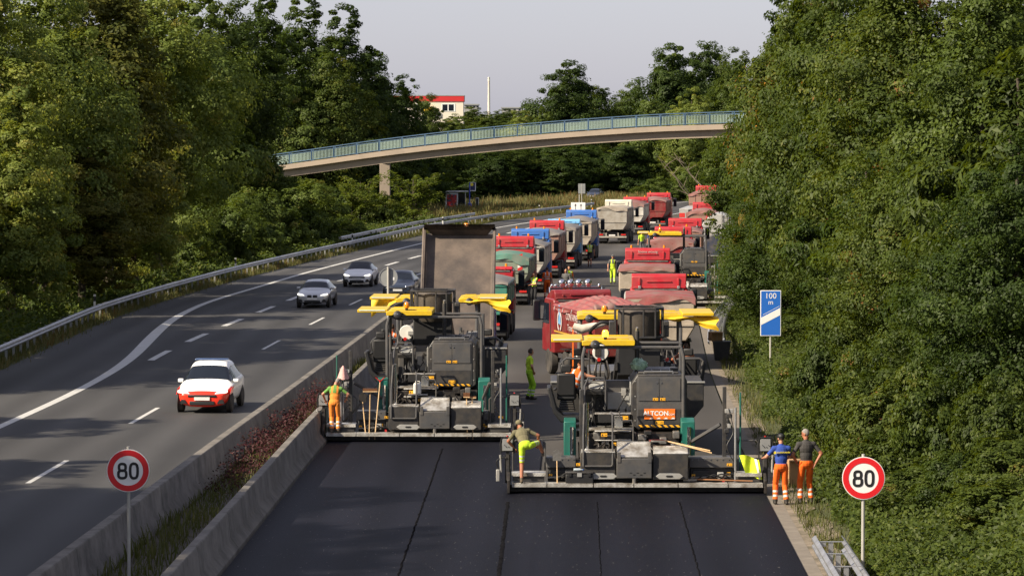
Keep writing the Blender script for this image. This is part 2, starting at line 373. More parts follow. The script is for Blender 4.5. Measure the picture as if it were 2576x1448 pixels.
conc_strip = mat('concrete_edge_strip', (0.19, 0.165, 0.135), 0.9, 0, 0.2, 2, bump=0.3, dirt=(0.14, 0.12, 0.1), dfac=0.3)
gravel_m = mat('gravel_shoulder', (0.24, 0.195, 0.145), 0.95, 0, 0.3, 6, bump=1.0, bscale=25, dirt=(0.085, 0.075, 0.045), dfac=0.55, dscale=1.3)

def with_lat(o, lat):
    v = np.zeros(len(o.data.vertices), np.float32); v[:len(lat)] = lat; o.data.attributes.new('lat', 'FLOAT', 'POINT').data.foreach_set('value', v); return o
q_ = ribbon_mb(lambda y: GL(y) + 0.75, lambda y: ML(y) + 0.35, -60, 755, 0.0); tag(with_lat(q_.build('opposite_carriageway', old_asph, smooth=False), q_.lat), kind='structure')
q_ = ribbon_mb(CL, CR, -60, 755, 0.0); tag(with_lat(q_.build('closed_carriageway', mill_asph, smooth=False), q_.lat), kind='structure')
tag(ribbon_mb(lambda y: SERV(y) - 3.0, lambda y: SERV(y) + 3.0, 350, 600, 0.03).build('service_road', old_asph, smooth=False), kind='structure')
median_soil = mat('median_soil', (0.055, 0.045, 0.032), 0.95, 0, 0.4, 2.5, bump=1, bscale=10)
tag(ribbon_mb(lambda y: ML(y) + 0.40, lambda y: CL(y) - 0.05, -60, 755, -0.02).build('median_strip', median_soil, smooth=False), kind='structure')
# fresh mat: a slab with its own edge, 4 cm proud of the surface below it
MATX = lambda y: float(CL(y)) + 6.55          # joint between the two lanes being laid
def slab(fL, fR, y0, y1, z, name, m):
    mb = ribbon_mb(fL, fR, y0, y1, z, 3.0); n = len(mb.v) // 2
    lo = [(x, y, 0.006) for (x, y, _) in mb.v]; o = len(mb.v); mb.v += lo
    for i in range(n - 1):
        a, b = 2 * i, 2 * i + 2; mb.f.append((a, b, o + b, o + a)); mb.mi.append(0); mb.f.append((b + 1, a + 1, o + a + 1, o + b + 1)); mb.mi.append(0)
    mb.f.append((2 * n - 2, 2 * n - 1, o + 2 * n - 1, o + 2 * n - 2)); mb.mi.append(0)
    return tag(with_lat(mb.build(name, m, smooth=False), mb.lat), kind='structure')
mat1 = slab(lambda y: MATX(y) - 0.004, lambda y: CR(y) + 0.02, -60, 86.3, 0.044, 'fresh_asphalt_mat', new_asph)
mat2 = slab(lambda y: CL(y) + 0.02, MATX, -60, 100.4, 0.040, 'fresh_asphalt_mat', new_asph)
rs = random.Random(5)
def seam(px0, py0, px1, py1, w, parent):
    a = P(px0, py0, 0.044); b = P(px1, py1, 0.044); mb = MB(); n = 120; vs = []; fs = []
    for i in range(n + 1):
        t = -0.12 + i / n * 1.12; p = a + (b - a) * (1 - t); ww = w * rs.uniform(0.6, 1.0); j = rs.uniform(-.012, .012)
        vs += [(p.x - ww / 2 + j, p.y, 0.049), (p.x + j, p.y, 0.058), (p.x + ww / 2 + j, p.y, 0.049)]
        if i: k = 3 * i; fs += [(k - 3, k - 2, k + 1, k), (k - 2, k - 1, k + 2, k + 1)]
    mb.add(vs, fs).build('seam', seam_m, parent)
seam(1112, 1128, 1000, 1448, 0.06, mat2); seam(1277, 1262, 1254, 1448, 0.11, mat1)
seam(1502, 1262, 1512, 1448, 0.03, mat1); seam(1709, 1262, 1760, 1448, 0.05, mat1)
# right-hand edge: concrete strip, gravel
tag(ribbon_mb(lambda y: CR(y) + 0.05, lambda y: CR(y) + 0.38, -60, 755, 0.003).build('edge_strip', conc_strip, smooth=False), kind='structure')
tag(ribbon_mb(lambda y: CR(y) + 0.38, lambda y: CR(y) + 1.15 + 0.25 * math.sin(y * 0.9) + 0.2 * math.sin(y * 2.3), -60, 400, 0.0, 0.7).build('gravel_shoulder', gravel_m, smooth=False), kind='structure')
tag(ribbon_mb(lambda y: CL(y) - 0.05, lambda y: CL(y) + 0.0, -60, 300, 0.0).build('gutter', conc_strip, smooth=False), kind='structure')
# markings
MZ = 0.005
tag(ribbon_mb(lambda y: WL(y) - 0.15 - 0.12 * np.exp(-((y - 150) / 22) ** 2), lambda y: WL(y) + 0.15 + 0.12 * np.exp(-((y - 150) / 22) ** 2), -60, 500, MZ, 2.5).build('edge_line', line_m, smooth=False), kind='structure')
tag(ribbon_mb(lambda y: ML(y) - 0.13, lambda y: ML(y) + 0.13, -60, 400, MZ).build('edge_line', line_m, smooth=False), kind='structure')
lane = empty('lane_line'); tag(lane, kind='structure')
def dash(f, y0, y1, w, par): ribbon_mb(lambda y: f(y) - w / 2, lambda y: f(y) + w / 2, y0, y1, MZ, 2).build('dash', line_m, par, smooth=False)
LA = smooth_tab((-60, -17), (60, -14.1), (91.6, -12.9), (110.4, -12.2), (146.5, -10.6), (164, -9.67), (181.5, -8.63), (215, -6.3), (250, -3.0), (300, 3.0), (350, 11), (430, 27))
for k in range(-3, 14):
    y = 91.6 - 3.1 + 18.02 * k; dash(LA, y, y + 6.1, 0.15, lane)
lane2 = empty('lane_line'); tag(lane2, kind='structure')
LB = smooth_tab((60, -15), (138.7, -14.9), (151, -14.4), (162.8, -13.75), (174.3, -13.0), (203, -11.2), (232, -8.7), (243, -7.5), (275, -3.8), (318, 1.6), (350, 6.6))
for k in range(0, 18):
    y = 138.7 - 2.9 + 11.85 * k; dash(LB, y, y + 6.0, 0.30, lane2)
lane3 = empty('hatched_marking'); tag(lane3, kind='structure')
for k in range(7):
    y = 395 + k * 7.0; c = float(CR(y)) - 6.0
    MB().add([(c - 2.4, y, MZ), (c + 1.0, y + 2.2, MZ), (c + 1.0, y + 3.6, MZ), (c - 2.4, y + 1.4, MZ)], [(0, 1, 2, 3)]).build('dash', line_m, lane3, smooth=False)

# ---- concrete barriers, cast in segments with open joints
conc = mat('barrier_concrete', (0.17, 0.155, 0.135), 0.9, 0, 0.22, 1.2, bump=0.35, bscale=12, dirt=(0.065, 0.06, 0.052), dfac=0.46, dscale=1.1, coords='Object')
def barrier(name, label, fbase, prof, y0, y1, seglen):
    root = thing(name, label, 'barrier', (0, 0, 0)); y = y0; k = 0
    while y < y1:
        ye = min(y + seglen - 0.025, y1); mb = MB(); n = 3; m = len(prof); vs = []
        for i in range(n + 1):
            yy = y + (ye - y) * i / n; bx = float(fbase(yy))
            vs += [(bx + q[0], yy, q[1]) for q in prof]
        fs = [(i * m + j, (i + 1) * m + j, (i + 1) * m + (j + 1) % m, i * m + (j + 1) % m) for i in range(n) for j in range(m)]
        fs += [tuple(range(m)), tuple(n * m + j for j in range(m))[::-1]]
        mb.add(vs, fs).build('segment', conc, root, bevel=0.012)
        y += seglen; k += 1
    return root
# right one of the pair: foot at CL
barrier('concrete_barrier', 'pale grey concrete barrier directly along the edge of the fresh black asphalt', lambda y: CL(y),
        [(-0.02, -0.03), (-0.02, 0.10), (-0.20, 0.32), (-0.26, 0.86), (-0.29, 0.90), (-0.47, 0.90), (-0.50, 0.86), (-0.56, 0.32), (-0.72, 0.10), (-0.72, -0.03)], 20, 330, 6.0)
barrier('concrete_barrier', 'weathered concrete barrier along the white line of the car lanes, before the weeds', lambda y: ML(y) + 0.62,
        [(0.36, -0.03), (0.34, 0.10), (0.20, 0.30), (0.14, 0.82), (0.11, 0.86), (-0.11, 0.86), (-0.14, 0.82), (-0.20, 0.30), (-0.30, 0.10), (-0.32, -0.03)], 20, 330, 6.0)

# ---- steel guardrails
WPROF = [(0.00, 0.155), (-0.02, 0.15), (-0.075, 0.10), (-0.08, 0.06), (-0.02, 0.015), (-0.02, -0.015), (-0.08, -0.06), (-0.075, -0.10), (-0.02, -0.15), (0, -0.155)]
def guardrail(name, label, f, y0, y1, side, step=2.0, group=None, double=False, kick=True, ztop=0.75, zf=None):
    """side +1: the rail faces +x"""
    root = thing(name, label, 'guardrail', (0, 0, 0), group=group)
    zf = zf or (lambda y: 0.0)
    def beam(off, sgn, nm='rail'):
        prof = [(-q[0] * sgn, q[1]) for q in WPROF] + [(-q[0] * sgn - 0.006 * sgn, q[1]) for q in WPROF[::-1]]
        m = len(prof); n = max(2, int((y1 - y0) / 2.0)); vs = []
        for i in range(n + 1):
            yy = y0 + (y1 - y0) * i / n; a = heading(f, yy); bx = float(f(yy))
            for q in prof: vs.append((bx + (off + q[0]) * math.cos(a), yy - (off + q[0]) * math.sin(a), zf(yy) + ztop - 0.155 + q[1]))
        fs = [(i * m + j, (i + 1) * m + j, (i + 1) * m + (j + 1) % m, i * m + (j + 1) % m) for i in range(n) for j in range(m)]
        fs += [tuple(range(m)), tuple(n * m + j for j in range(m))[::-1]]
        MB().add(vs, fs).build(nm, galv, root)
    beam(0.14 * side, side)
    if double: beam(-0.42 * side, -side)
    post = MB().prism([(-0.05, -0.03), (0.05, -0.03), (0.05, -0.022), (-0.042, -0.022), (-0.042, 0.022), (0.05, 0.022), (0.05, 0.03), (-0.05, 0.03)], 'z', -0.3, ztop - 0.05).mesh('post', galv)
    arm = MB().box(-0.03, 0.13, -0.035, 0.035, -0.05, 0.05).box(-0.45 if double else -0.12, 0.13, -0.05, 0.05, 0.05, 0.058).mesh('spacer', galv)
    y = y0 + 0.3; k = 0
    while y < y1:
        a = -heading(f, y)
        inst('post', post, root, (float(f(y)) - (0.14 * side if double else 0), y, zf(y)), (0, 0, a))
        if y < 360: inst('spacer', arm, root, (float(f(y)), y, zf(y) + ztop - 0.10), (0, 0, a if side > 0 else a + math.pi))
        y += step if y < 300 else step * 2
    return root
guardrail('guardrail', 'long galvanised guardrail along the wooded left bank, curving to the bus stop', GL, 60, 396, 1)
GL2 = lambda y: GL(y) - 1.15
guardrail('guardrail', 'short second guardrail doubled behind the long one below the bridge', GL2, 262, 338, 1, zf=lambda y: 0.25)
GR = smooth_tab((120, 8.0), (138.5, 8.35), (156, 9.6), (169, 11.0), (179.5, 12.5), (200, 15.0), (230, 19), (260, 24))
guardrail('guardrail', 'curved double guardrail with ladder spacers beside the red trucks on the verge', GR, 139, 236, -1, step=1.0, double=True)
GN = lambda y: 6.68 + 0 * y
guardrail('guardrail', 'bare guardrail end by the foot of the bramble bank, nearest the camera', lambda y: CR(y) + 0.42, 40, 71, -1, double=True)

# ---- footbridge
bconc = mat('bridge_concrete', (0.30, 0.245, 0.19), 0.9, 0, 0.14, 0.5, bump=0.2, bscale=6, dirt=(0.15, 0.125, 0.10), dfac=0.32, dscale=0.5)
bblue = mat('blue_railing_paint', (0.05, 0.10, 0.17), 0.5, 0, 0.1, 2)
bgreen = mat('pale_green_slats', (0.34, 0.45, 0.40), 0.6, 0, 0.12, 2)
def BY(x): return 331.5 - (x + 0.0) * 0.40
def BZ(x):  # kerb level under the railing
    px = [560, 698.6, 816, 922.6, 1095, 1274, 1399.5, 1527, 1654.7, 1847.5, 2050]; py = [437, 416.6, 400.8, 385, 364, 345.8, 335, 326, 318, 311.7, 307]
    p = 1287.5 + x * 8310 / BY(x); return ZA(float(np.interp(p, px, py)), BY(x))
br = thing('footbridge', 'slender concrete footbridge with blue railing arching over the motorway', 'bridge')
bxs = np.linspace(-31, 31, 63)
bzs = np.array([BZ(x) for x in bxs]); kk = np.hanning(11); kk /= kk.sum(); bzs = np.convolve(np.pad(bzs, 5, mode='reflect', reflect_type='odd'), kk, 'valid')
bz = lambda x: float(np.interp(x, bxs, bzs))
def bsweep(prof, name, m, bevel=0):
    vs = []; k = len(prof)
    for x in bxs:
        for q in prof: vs.append((x, BY(x) + q[0], bz(x) + q[1]))
    n = len(bxs); fs = [(i * k + j, i * k + (j + 1) % k, (i + 1) * k + (j + 1) % k, (i + 1) * k + j) for i in range(n - 1) for j in range(k)]
    return MB().add(vs, fs).build(name, m, br, bevel=bevel)
bsweep([(-0.1, 0.0), (-0.1, -0.50), (0.05, -0.55), (2.75, -0.55), (2.9, -0.5), (2.9, 0.0), (2.6, 0.0), (2.6, -0.12), (0.2, -0.12), (0.2, 0.0)], 'deck', bconc)
bsweep([(0.55, -0.55), (0.65, -1.28), (2.15, -1.28), (2.25, -0.55)], 'girder', bconc)
for yo, nm in ((0.0, 'near'), (2.8, 'far')):
    MB().tube([(x, BY(x) + yo, bz(x) + 1.18) for x in bxs], 0.05, 6).build('handrail', bblue, br)
    MB().tube([(x, BY(x) + yo, bz(x) + 0.98) for x in bxs], 0.035, 6).build('top_rail', bblue, br)
    MB().tube([(x, BY(x) + yo, bz(x) + 0.12) for x in bxs], 0.035, 6).build('bottom_rail', bblue, br)
    pm = MB().box(-0.05, 0.05, -0.05, 0.05, 0, 1.17).mesh('railing_post', bblue)
    x = -30.0
    while x < 30: inst('railing_post', pm, br, (x, BY(x) + yo, bz(x))); x += 2.35 if True else 0
sl_me = MB().box(-0.027, 0.027, -0.012, 0.012, 0.13, 0.97).mesh('slat', bgreen)
rest = MB(); x = -30.0; k = 0; ns = 0
while x < 30:
    for j in range(1, 16):
        xx = x + j * 2.35 / 16
        if -24.5 < xx < 23.5 and ns < 300: inst('slat', sl_me, br, (xx, BY(xx), bz(xx))); ns += 1
        else: rest.box(xx - 0.032, xx + 0.032, BY(xx) - 0.012, BY(xx) + 0.012, bz(xx) + 0.13, bz(xx) + 0.97)
        rest.box(xx - 0.014, xx + 0.014, BY(xx) + 2.788, BY(xx) + 2.812, bz(xx) + 0.13, bz(xx) + 0.97)
    x += 2.35
tag(rest.build('railing_infill', bgreen, br), kind='stuff')
pxx = XA(967, BY(-12.9)); 
MB().box(pxx - 0.52, pxx + 0.52, BY(pxx) + 0.75, BY(pxx) + 2.05, -0.5, bz(pxx) - 1.29).build('pier', bconc, br, bevel=0.04)
MB().box(-32, -26, BY(-28) - 1, BY(-28) + 4, -0.5, bz(-28) - 0.56).build('abutment', bconc, br)
MB().box(25.5, 33, BY(28) - 1, BY(28) + 4, -0.5, bz(28) - 0.56).build('abutment', bconc, br)
# ------------------------------------------------------------------ vegetation
def leaf_mat(name, cols, transl=0.42, rough=0.55):
    m = bpy.data.materials.new(name); m.use_nodes = True; t = m.node_tree; N = t.nodes; L = t.links; N.clear()
    out = N.new('ShaderNodeOutputMaterial'); at = N.new('ShaderNodeAttribute'); at.attribute_name = 'tint'
    oi = N.new('ShaderNodeObjectInfo')
    ad = N.new('ShaderNodeMath'); ad.operation = 'MULTIPLY_ADD'; ad.inputs[1].default_value = 0.36; L.new(oi.outputs['Random'], ad.inputs[0]); L.new(at.outputs['Fac'], ad.inputs[2])
    sb = N.new('ShaderNodeMath'); sb.operation = 'SUBTRACT'; sb.inputs[1].default_value = 0.18; L.new(ad.outputs[0], sb.inputs[0])
    rp = N.new('ShaderNodeValToRGB'); e = rp.color_ramp.elements
    while len(e) < len(cols): e.new(0.5)
    for k, (p, c) in enumerate(cols): e[k].position = p; e[k].color = (*c, 1)
    L.new(sb.outputs[0], rp.inputs[0])
    d = N.new('ShaderNodeBsdfDiffuse'); tr = N.new('ShaderNodeBsdfTranslucent'); g = N.new('ShaderNodeBsdfGlossy'); g.inputs['Roughness'].default_value = rough
    L.new(rp.outputs[0], d.inputs['Color'])
    hs = N.new('ShaderNodeHueSaturation'); hs.inputs['Hue'].default_value = 0.48; hs.inputs['Saturation'].default_value = 1.15; hs.inputs['Value'].default_value = 1.3
    L.new(rp.outputs[0], hs.inputs['Color']); L.new(hs.outputs[0], tr.inputs['Color'])
    m1 = N.new('ShaderNodeMixShader'); m1.inputs[0].default_value = transl; L.new(d.outputs[0], m1.inputs[1]); L.new(tr.outputs[0], m1.inputs[2])
    m2 = N.new('ShaderNodeMixShader'); m2.inputs[0].default_value = 0.014; L.new(m1.outputs[0], m2.inputs[1]); L.new(g.outputs[0], m2.inputs[2])
    L.new(m2.outputs[0], out.inputs[0]); return m
lf_olive = leaf_mat('olive_leaves', [(0, (0.0799, 0.1171, 0.0246)), (0.45, (0.1697, 0.2156, 0.0444)), (0.8, (0.2695, 0.2927, 0.0642)), (1, (0.3790, 0.3279, 0.0867))])
lf_green = leaf_mat('green_leaves', [(0, (0.0266, 0.0457, 0.0090)), (0.45, (0.0562, 0.0857, 0.0153)), (0.8, (0.0870, 0.1189, 0.0196)), (1, (0.1330, 0.1428, 0.0267))])
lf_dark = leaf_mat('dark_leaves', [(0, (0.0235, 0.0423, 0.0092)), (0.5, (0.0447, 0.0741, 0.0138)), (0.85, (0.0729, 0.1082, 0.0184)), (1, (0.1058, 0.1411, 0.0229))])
lf_bright = leaf_mat('bright_leaves', [(0, (0.0486, 0.0739, 0.0149)), (0.45, (0.0918, 0.1320, 0.0250)), (0.8, (0.1350, 0.1742, 0.0350)), (1, (0.2160, 0.1901, 0.0499))])
lf_bank = leaf_mat('bramble_leaves', [(0, (0.0333, 0.0528, 0.0102)), (0.4, (0.0644, 0.0935, 0.0161)), (0.8, (0.1022, 0.1319, 0.0230)), (0.96, (0.1555, 0.1624, 0.0340)), (1, (0.2445, 0.1219, 0.0426))])
lf_brown = leaf_mat('brown_olive_leaves', [(0, (0.0582, 0.0742, 0.0140)), (0.45, (0.1217, 0.1280, 0.0240)), (0.8, (0.1799, 0.1728, 0.0320)), (1, (0.2539, 0.1920, 0.0400))])
lf_gold = leaf_mat('yellowing_leaves', [(0, (0.07, 0.08, 0.014)), (0.5, (0.17, 0.13, 0.02)), (1, (0.42, 0.20, 0.02))])
lf_dry = leaf_mat('dry_grass', [(0, (0.0510, 0.0727, 0.0170)), (0.4, (0.1088, 0.1148, 0.0340)), (0.75, (0.1904, 0.1683, 0.0680)), (1, (0.1632, 0.0688, 0.0204))], 0.25)
lf_red = leaf_mat('reddish_weeds', [(0, (0.0240, 0.0216, 0.0096)), (0.5, (0.0408, 0.0144, 0.0144)), (1, (0.0768, 0.0192, 0.0240))], 0.2)
bark = mat('bark', (0.085, 0.068, 0.05), 0.95, 0, 0.3, 6, bump=0.8, bscale=14)
def unit(v): return v / np.maximum(np.linalg.norm(v, axis=1, keepdims=True), 1e-9)
def leaves_mesh(name, pos, nrm, size, tint, m, rng, asp=0.55, droop=None):
    n = len(pos); nrm = unit(nrm); t = unit(np.cross(nrm, rng.normal(size=(n, 3))))
    if droop is not None: t = unit(t + np.array([0, 0, -droop])); t = unit(t - nrm * (t * nrm).sum(1, keepdims=True))
    b = np.cross(nrm, t); s = size[:, None]
    v = np.empty((n, 4, 3)); fold = nrm * s * 0.12
    v[:, 0] = pos - t * s * 0.5; v[:, 1] = pos + b * s * asp * 0.5 + t * s * 0.05 + fold; v[:, 2] = pos + t * s * 0.5; v[:, 3] = pos - b * s * asp * 0.5 + t * s * 0.05 + fold
    me = np_mesh(name, v.reshape(-1, 3), np.arange(n * 4).reshape(n, 4), [m])
    a = me.attributes.new('tint', 'FLOAT', 'POINT'); a.data.foreach_set('value', np.repeat(np.clip(tint, 0, 1), 4).astype(np.float32)); return me
def crown(seed, lobes, n, leaf, m, name, clump=0.26, per=120, open_=0.0, asp=0.55, flat=0.65):
    """lobes: list of (centre, radii).  Leaves sit in small clumps spread over and a little inside each lobe's shell."""
    rng = np.random.default_rng(seed); w = np.array([max(r) ** 2 for _, r in lobes]); w = w / w.sum()
    nc = max(4, n // per); li = rng.choice(len(lobes), nc, p=w)
    C = np.array([l[0] for l in lobes])[li]; Rr = np.array([l[1] for l in lobes])[li]
    d = unit(rng.normal(size=(nc, 3))); rad = rng.uniform(0.62, 1.04, (nc, 1)) ** 0.8
    cc = C + d * Rr * rad; cs = clump * Rr.mean(1) * rng.uniform(0.55, 1.35, nc); ct = np.clip(rng.normal(0.42, 0.17, nc), 0, 1)
    k = rng.integers(0, nc, n); dd = unit(rng.normal(size=(n, 3)))
    pos = cc[k] + dd * (cs[k, None] * rng.uniform(0.25, 1.0, (n, 1)) ** 0.5) * np.array([1, 1, flat])
    nrm = dd * 0.7 + d[k] * 0.8 + np.array([0, 0, 0.55]) + rng.normal(size=(n, 3)) * 0.42
    return leaves_mesh(name, pos, nrm, leaf * rng.uniform(0.6, 1.3, n), ct[k] + rng.normal(0, 0.12, n), m, rng, asp)
def trunk_mesh(seed, h, r, lobes, name='trunk', nb=9):
    rd = random.Random(seed); mb = MB(); top = Vector((rd.uniform(-.4, .4), rd.uniform(-.4, .4), h * 0.86)); base = Vector((0, 0, -0.5))
    pts = [base.lerp(top, t) + Vector((math.sin(t * 5 + seed) * 0.18, math.cos(t * 4 + seed) * 0.18, 0)) for t in np.linspace(0, 1, 8)]
    mb.tube(pts, [r * (1.25 if i == 0 else 1) * (1 - 0.85 * i / 7) for i in range(8)], 8)
    for i in range(min(nb, len(lobes) * 2)):
        c = Vector(lobes[i % len(lobes)][0]); rr = lobes[i % len(lobes)][1]
        c = c + Vector((rd.uniform(-.5, .5) * rr[0], rd.uniform(-.5, .5) * rr[1], rd.uniform(0, .6) * rr[2]))
        z0 = max(0.15 * h, min(c.z - 0.12 * h, 0.8 * h)); a = base.lerp(top, max(0.12, min(0.9, z0 / (0.86 * h))))
        mid = a.lerp(c, 0.5) + Vector((0, 0, 0.05 * h)); mb.tube([a, mid, c], [r * 0.42, r * 0.25, r * 0.06], 6)
    return mb.mesh(name, bark)
def lobes_for(seed, h, rx, z0, k, style='round'):
    rd = random.Random(seed); out = []
    for i in range(k):
        t = (i + 0.5) / k; z = z0 + (h - z0) * (0.10 + 0.80 * t)
        prof = math.sin(math.pi * min(1, max(0.0, 0.18 + 0.76 * t))) ** 0.7 if style == 'round' else (1 - t) ** 0.6 + 0.25 if style == 'cone' else 0.75 if t < 0.8 else 0.55
        a = i * 2.4 + rd.uniform(-.5, .5); rr = rx * prof
        off = rr * rd.uniform(0.35, 0.62); q = rr * rd.uniform(0.42, 0.62)
        out.append(((off * math.cos(a), off * math.sin(a), z), (q, q, q * rd.uniform(0.7, 0.95))))
    out.append(((0, 0, h * 0.90), (rx * 0.36, rx * 0.36, h * 0.10)))
    out.append(((0, 0, (h + z0) * 0.5), (rx * 0.5, rx * 0.5, (h - z0) * 0.36)))
    return out
PROTO = {}
def proto(key, seed, h, rx, z0, k, n, leaf, m, style='round', clump=0.30, tr=0.28, per=110, asp=0.55):
    lb = lobes_for(seed, h, rx, z0, k, style)
    PROTO[key] = (crown(seed, lb, n, leaf, m, key + '_crown', clump, per, asp=asp), trunk_mesh(seed, h, tr, lb), h)
proto('olive_a', 11, 16, 5.2, 1.0, 15, 78000, 0.22, lf_olive, clump=0.34)
proto('olive_b', 12, 15, 4.6, 0.8, 14, 64000, 0.22, lf_olive, clump=0.32)
proto('green_a', 13, 17, 4.8, 1.2, 15, 68000, 0.23, lf_green, clump=0.34)
proto('green_b', 14, 14, 4.6, 0.6, 13, 60000, 0.22, lf_green, clump=0.33)
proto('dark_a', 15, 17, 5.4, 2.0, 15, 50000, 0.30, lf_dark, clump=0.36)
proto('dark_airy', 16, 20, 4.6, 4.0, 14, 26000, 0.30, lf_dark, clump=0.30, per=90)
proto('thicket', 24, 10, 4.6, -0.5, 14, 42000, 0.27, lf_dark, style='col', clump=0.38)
proto('bright_a', 17, 12, 4.2, 0.5, 12, 44000, 0.24, lf_bright, clump=0.33)
proto('bank_a', 18, 9, 3.4, 0.0, 22, 95000, 0.118, lf_bank, clump=0.34, per=110)
proto('bank_b', 19, 10, 3.2, 0.0, 22, 95000, 0.12, lf_green, clump=0.34, per=110)
proto('bank_long', 20, 9, 3.0, 0.0, 11, 26000, 0.30, lf_bank, clump=0.34, asp=0.30)
proto('gold', 21, 7, 2.6, 0.6, 9, 14000, 0.20, lf_gold, clump=0.3)
def shrub_proto(key, seed, r, h, n, leaf, m, k=9, clump=0.34, asp=0.55):
    rd = random.Random(seed); lb = []
    for i in range(k):
        a = i * 2.4; q = r * rd.uniform(0.1, 0.7); s = r * rd.uniform(0.34, 0.55)
        lb.append(((q * math.cos(a), q * math.sin(a), rd.uniform(0.25, 0.75) * h), (s, s, s * rd.uniform(.6, .9) * min(1.4, h / r))))
    PROTO[key] = (crown(seed, lb, n, leaf, m, key + '_crown', clump, 90, asp=asp), trunk_mesh(seed, h * 0.7, 0.06, lb, 'stem', 12), h)
shrub_proto('shrub_a', 31, 1.9, 2.3, 27000, 0.105, lf_bank)
shrub_proto('shrub_b', 32, 2.2, 2.8, 22000, 0.14, lf_bright)
shrub_proto('shrub_c', 33, 1.6, 1.9, 20000, 0.11, lf_green)
# sapling with long arching shoots
def sapling():
    rng = np.random.default_rng(40); rd = random.Random(40); mb = MB(); pos = []; nr = []
    for i in range(26):
        a = i * 2.4; z0 = rd.uniform(0.3, 2.2); L_ = rd.uniform(1.4, 2.6); up = rd.uniform(0.5, 1.6); p0 = Vector((0, 0, z0))
        pts = [p0 + Vector((math.cos(a) * L_ * t * 0.75, math.sin(a) * L_ * t * 0.75, up * t * 1.9 - 0.9 * t * t)) for t in np.linspace(0, 1, 7)]
        mb.tube(pts, [0.025 * (1 - .8 * j / 6) for j in range(7)], 5)
        for j in range(130):
            t = rd.uniform(0.15, 1.0); q = pts[min(5, int(t * 6))].lerp(pts[min(6, int(t * 6) + 1)], t * 6 % 1)
            pos.append(q + Vector((rd.gauss(0, .13), rd.gauss(0, .13), rd.gauss(-0.03, .07)))); nr.append((rd.gauss(0, .4), rd.gauss(0, .4), 1))
    mb.tube([(0, 0, -.3), (0.05, 0, 1.5), (0, 0.05, 3.0)], [0.07, 0.05, 0.02], 6)
    n = len(pos); me = leaves_mesh('sapling_crown', np.array(pos), np.array(nr, float), rng.uniform(.14, .3, n), rng.uniform(.3, .8, n), lf_bright, rng, 0.38)
    PROTO['sapling'] = (me, mb.mesh('stem', bark), 3.6)
sapling()
def plant(key, X, Y, h, label, name='tree', cat='tree', rz=None, group=None, sxy=None, z=None, tilt=0.0):
    cm, tm, ph = PROTO[key]; s = h / ph; s2 = s if sxy is None else sxy
    rd = random.Random(hash((round(X, 1), round(Y, 1))) & 0xffff)
    root = thing(name, label, cat, (X, Y, (hz(X, Y) if z is None else z) - 0.05), rd.uniform(0, 6.28) if rz is None else rz, group)
    root.scale = (s2, s2, s)
    inst('trunk' if name.endswith('tree') else 'stem', tm, root); inst('crown' if name.endswith('tree') else 'foliage', cm, root)
    return root
def planted(key, px, topy, Y, label, name='tree', cat='tree', group=None, sxy=None, rz=None, leafm=None):
    X = XA(px, Y); h = max(1.6, ZA(topy, Y) - hz(X, Y)); t = plant(key, X, Y, h, label, name, cat, rz, group, sxy)
    if leafm:
        c = [q for q in t.children if q.name.startswith(('crown', 'foliage'))][0]; c.material_slots[0].link = 'OBJECT'; c.material_slots[0].material = leafm
    return t
GT = 'trees on the left bank'
# left bank, in view, near to far: (proto, px, top py, distance, crown scale, label)
for key, px, ty, Y, s, lab in [
    ('olive_a', -70, -90, 168, 1.05, 'tall olive-green tree cut by the left edge of the picture'),
    ('olive_a', 120, -70, 178, 1.0, 'broad olive tree with golden sunlit leaf tufts, leftmost full crown'),
    ('green_b', 30, 240, 160, 0.85, 'lower olive tree in front of the tall ones at the left edge'),
    ('green_a', 265, -130, 190, 1.2, 'olive-brown tree second from the left along the bank'),
    ('olive_b', 205, 330, 176, 0.85, 'rounded olive tree low in front of the brown-tinged trees'),
    ('olive_a', 390, -70, 206, 1.1, 'large yellowish olive tree in the middle of the left wood'),
    ('green_b', 340, 300, 196, 0.85, 'mid-height green tree below the yellowish olive crown'),
    ('bright_a', 490, -40, 258, 1.5, 'bright yellow-green tree right of the olive crowns'),
    ('green_b', 400, 330, 240, 0.95, 'dark green tree low over the guardrail, left of the sunlit bushes'),
    ('green_a', 580, -5, 268, 1.15, 'upright green tree with airy top against the sky, left of the bridge'),
    ('green_b', 592, 300, 276, 1.05, 'green tree whose leaves hide the left end of the bridge'),
    ('dark_a', 655, 400, 300, 0.75, 'dark bushy tree under the left end of the bridge')]:
    planted(key, px, ty, Y, lab, sxy=s, group=GT, leafm={265: lf_brown, 205: lf_brown, 30: lf_olive, 340: lf_olive, 580: lf_green, 592: lf_green}.get(px))
for key, px, ty, Y, s, lab in [
    ('dark_airy', 655, -40, 352, 1.3, 'tall dark airy tree behind the left bridge end, reaching the top edge'),
    ('dark_airy', 760, -12, 365, 1.35, 'tall thin-crowned tree with sky showing through its top'),
    ('dark_airy', 860, 15, 372, 1.35, 'dark tree with a high rounded airy top above the bridge pier'),
    ('green_a', 840, 130, 352, 1.15, 'leafy green tree in front of the tall dark ones, above the bridge'),
    ('dark_a', 930, 120, 380, 1.0, 'dark tree sloping down towards the house with the red fascia'),
    ('bright_a', 730, 190, 350, 1.2, 'yellow-green tree just above the lowest part of the railing'),
    ('dark_airy', 1020, 190, 385, 0.85, 'slim dark tree in front of the house with red fascia'),
    ('green_b', 1075, 235, 400, 0.8, 'small tree beside the white house wall'),
    ('dark_a', 960, 265, 370, 0.8, 'dark low tree right behind the railing left of the house')]:
    planted(key, px, ty, Y, lab, sxy=s, group='trees behind the footbridge')
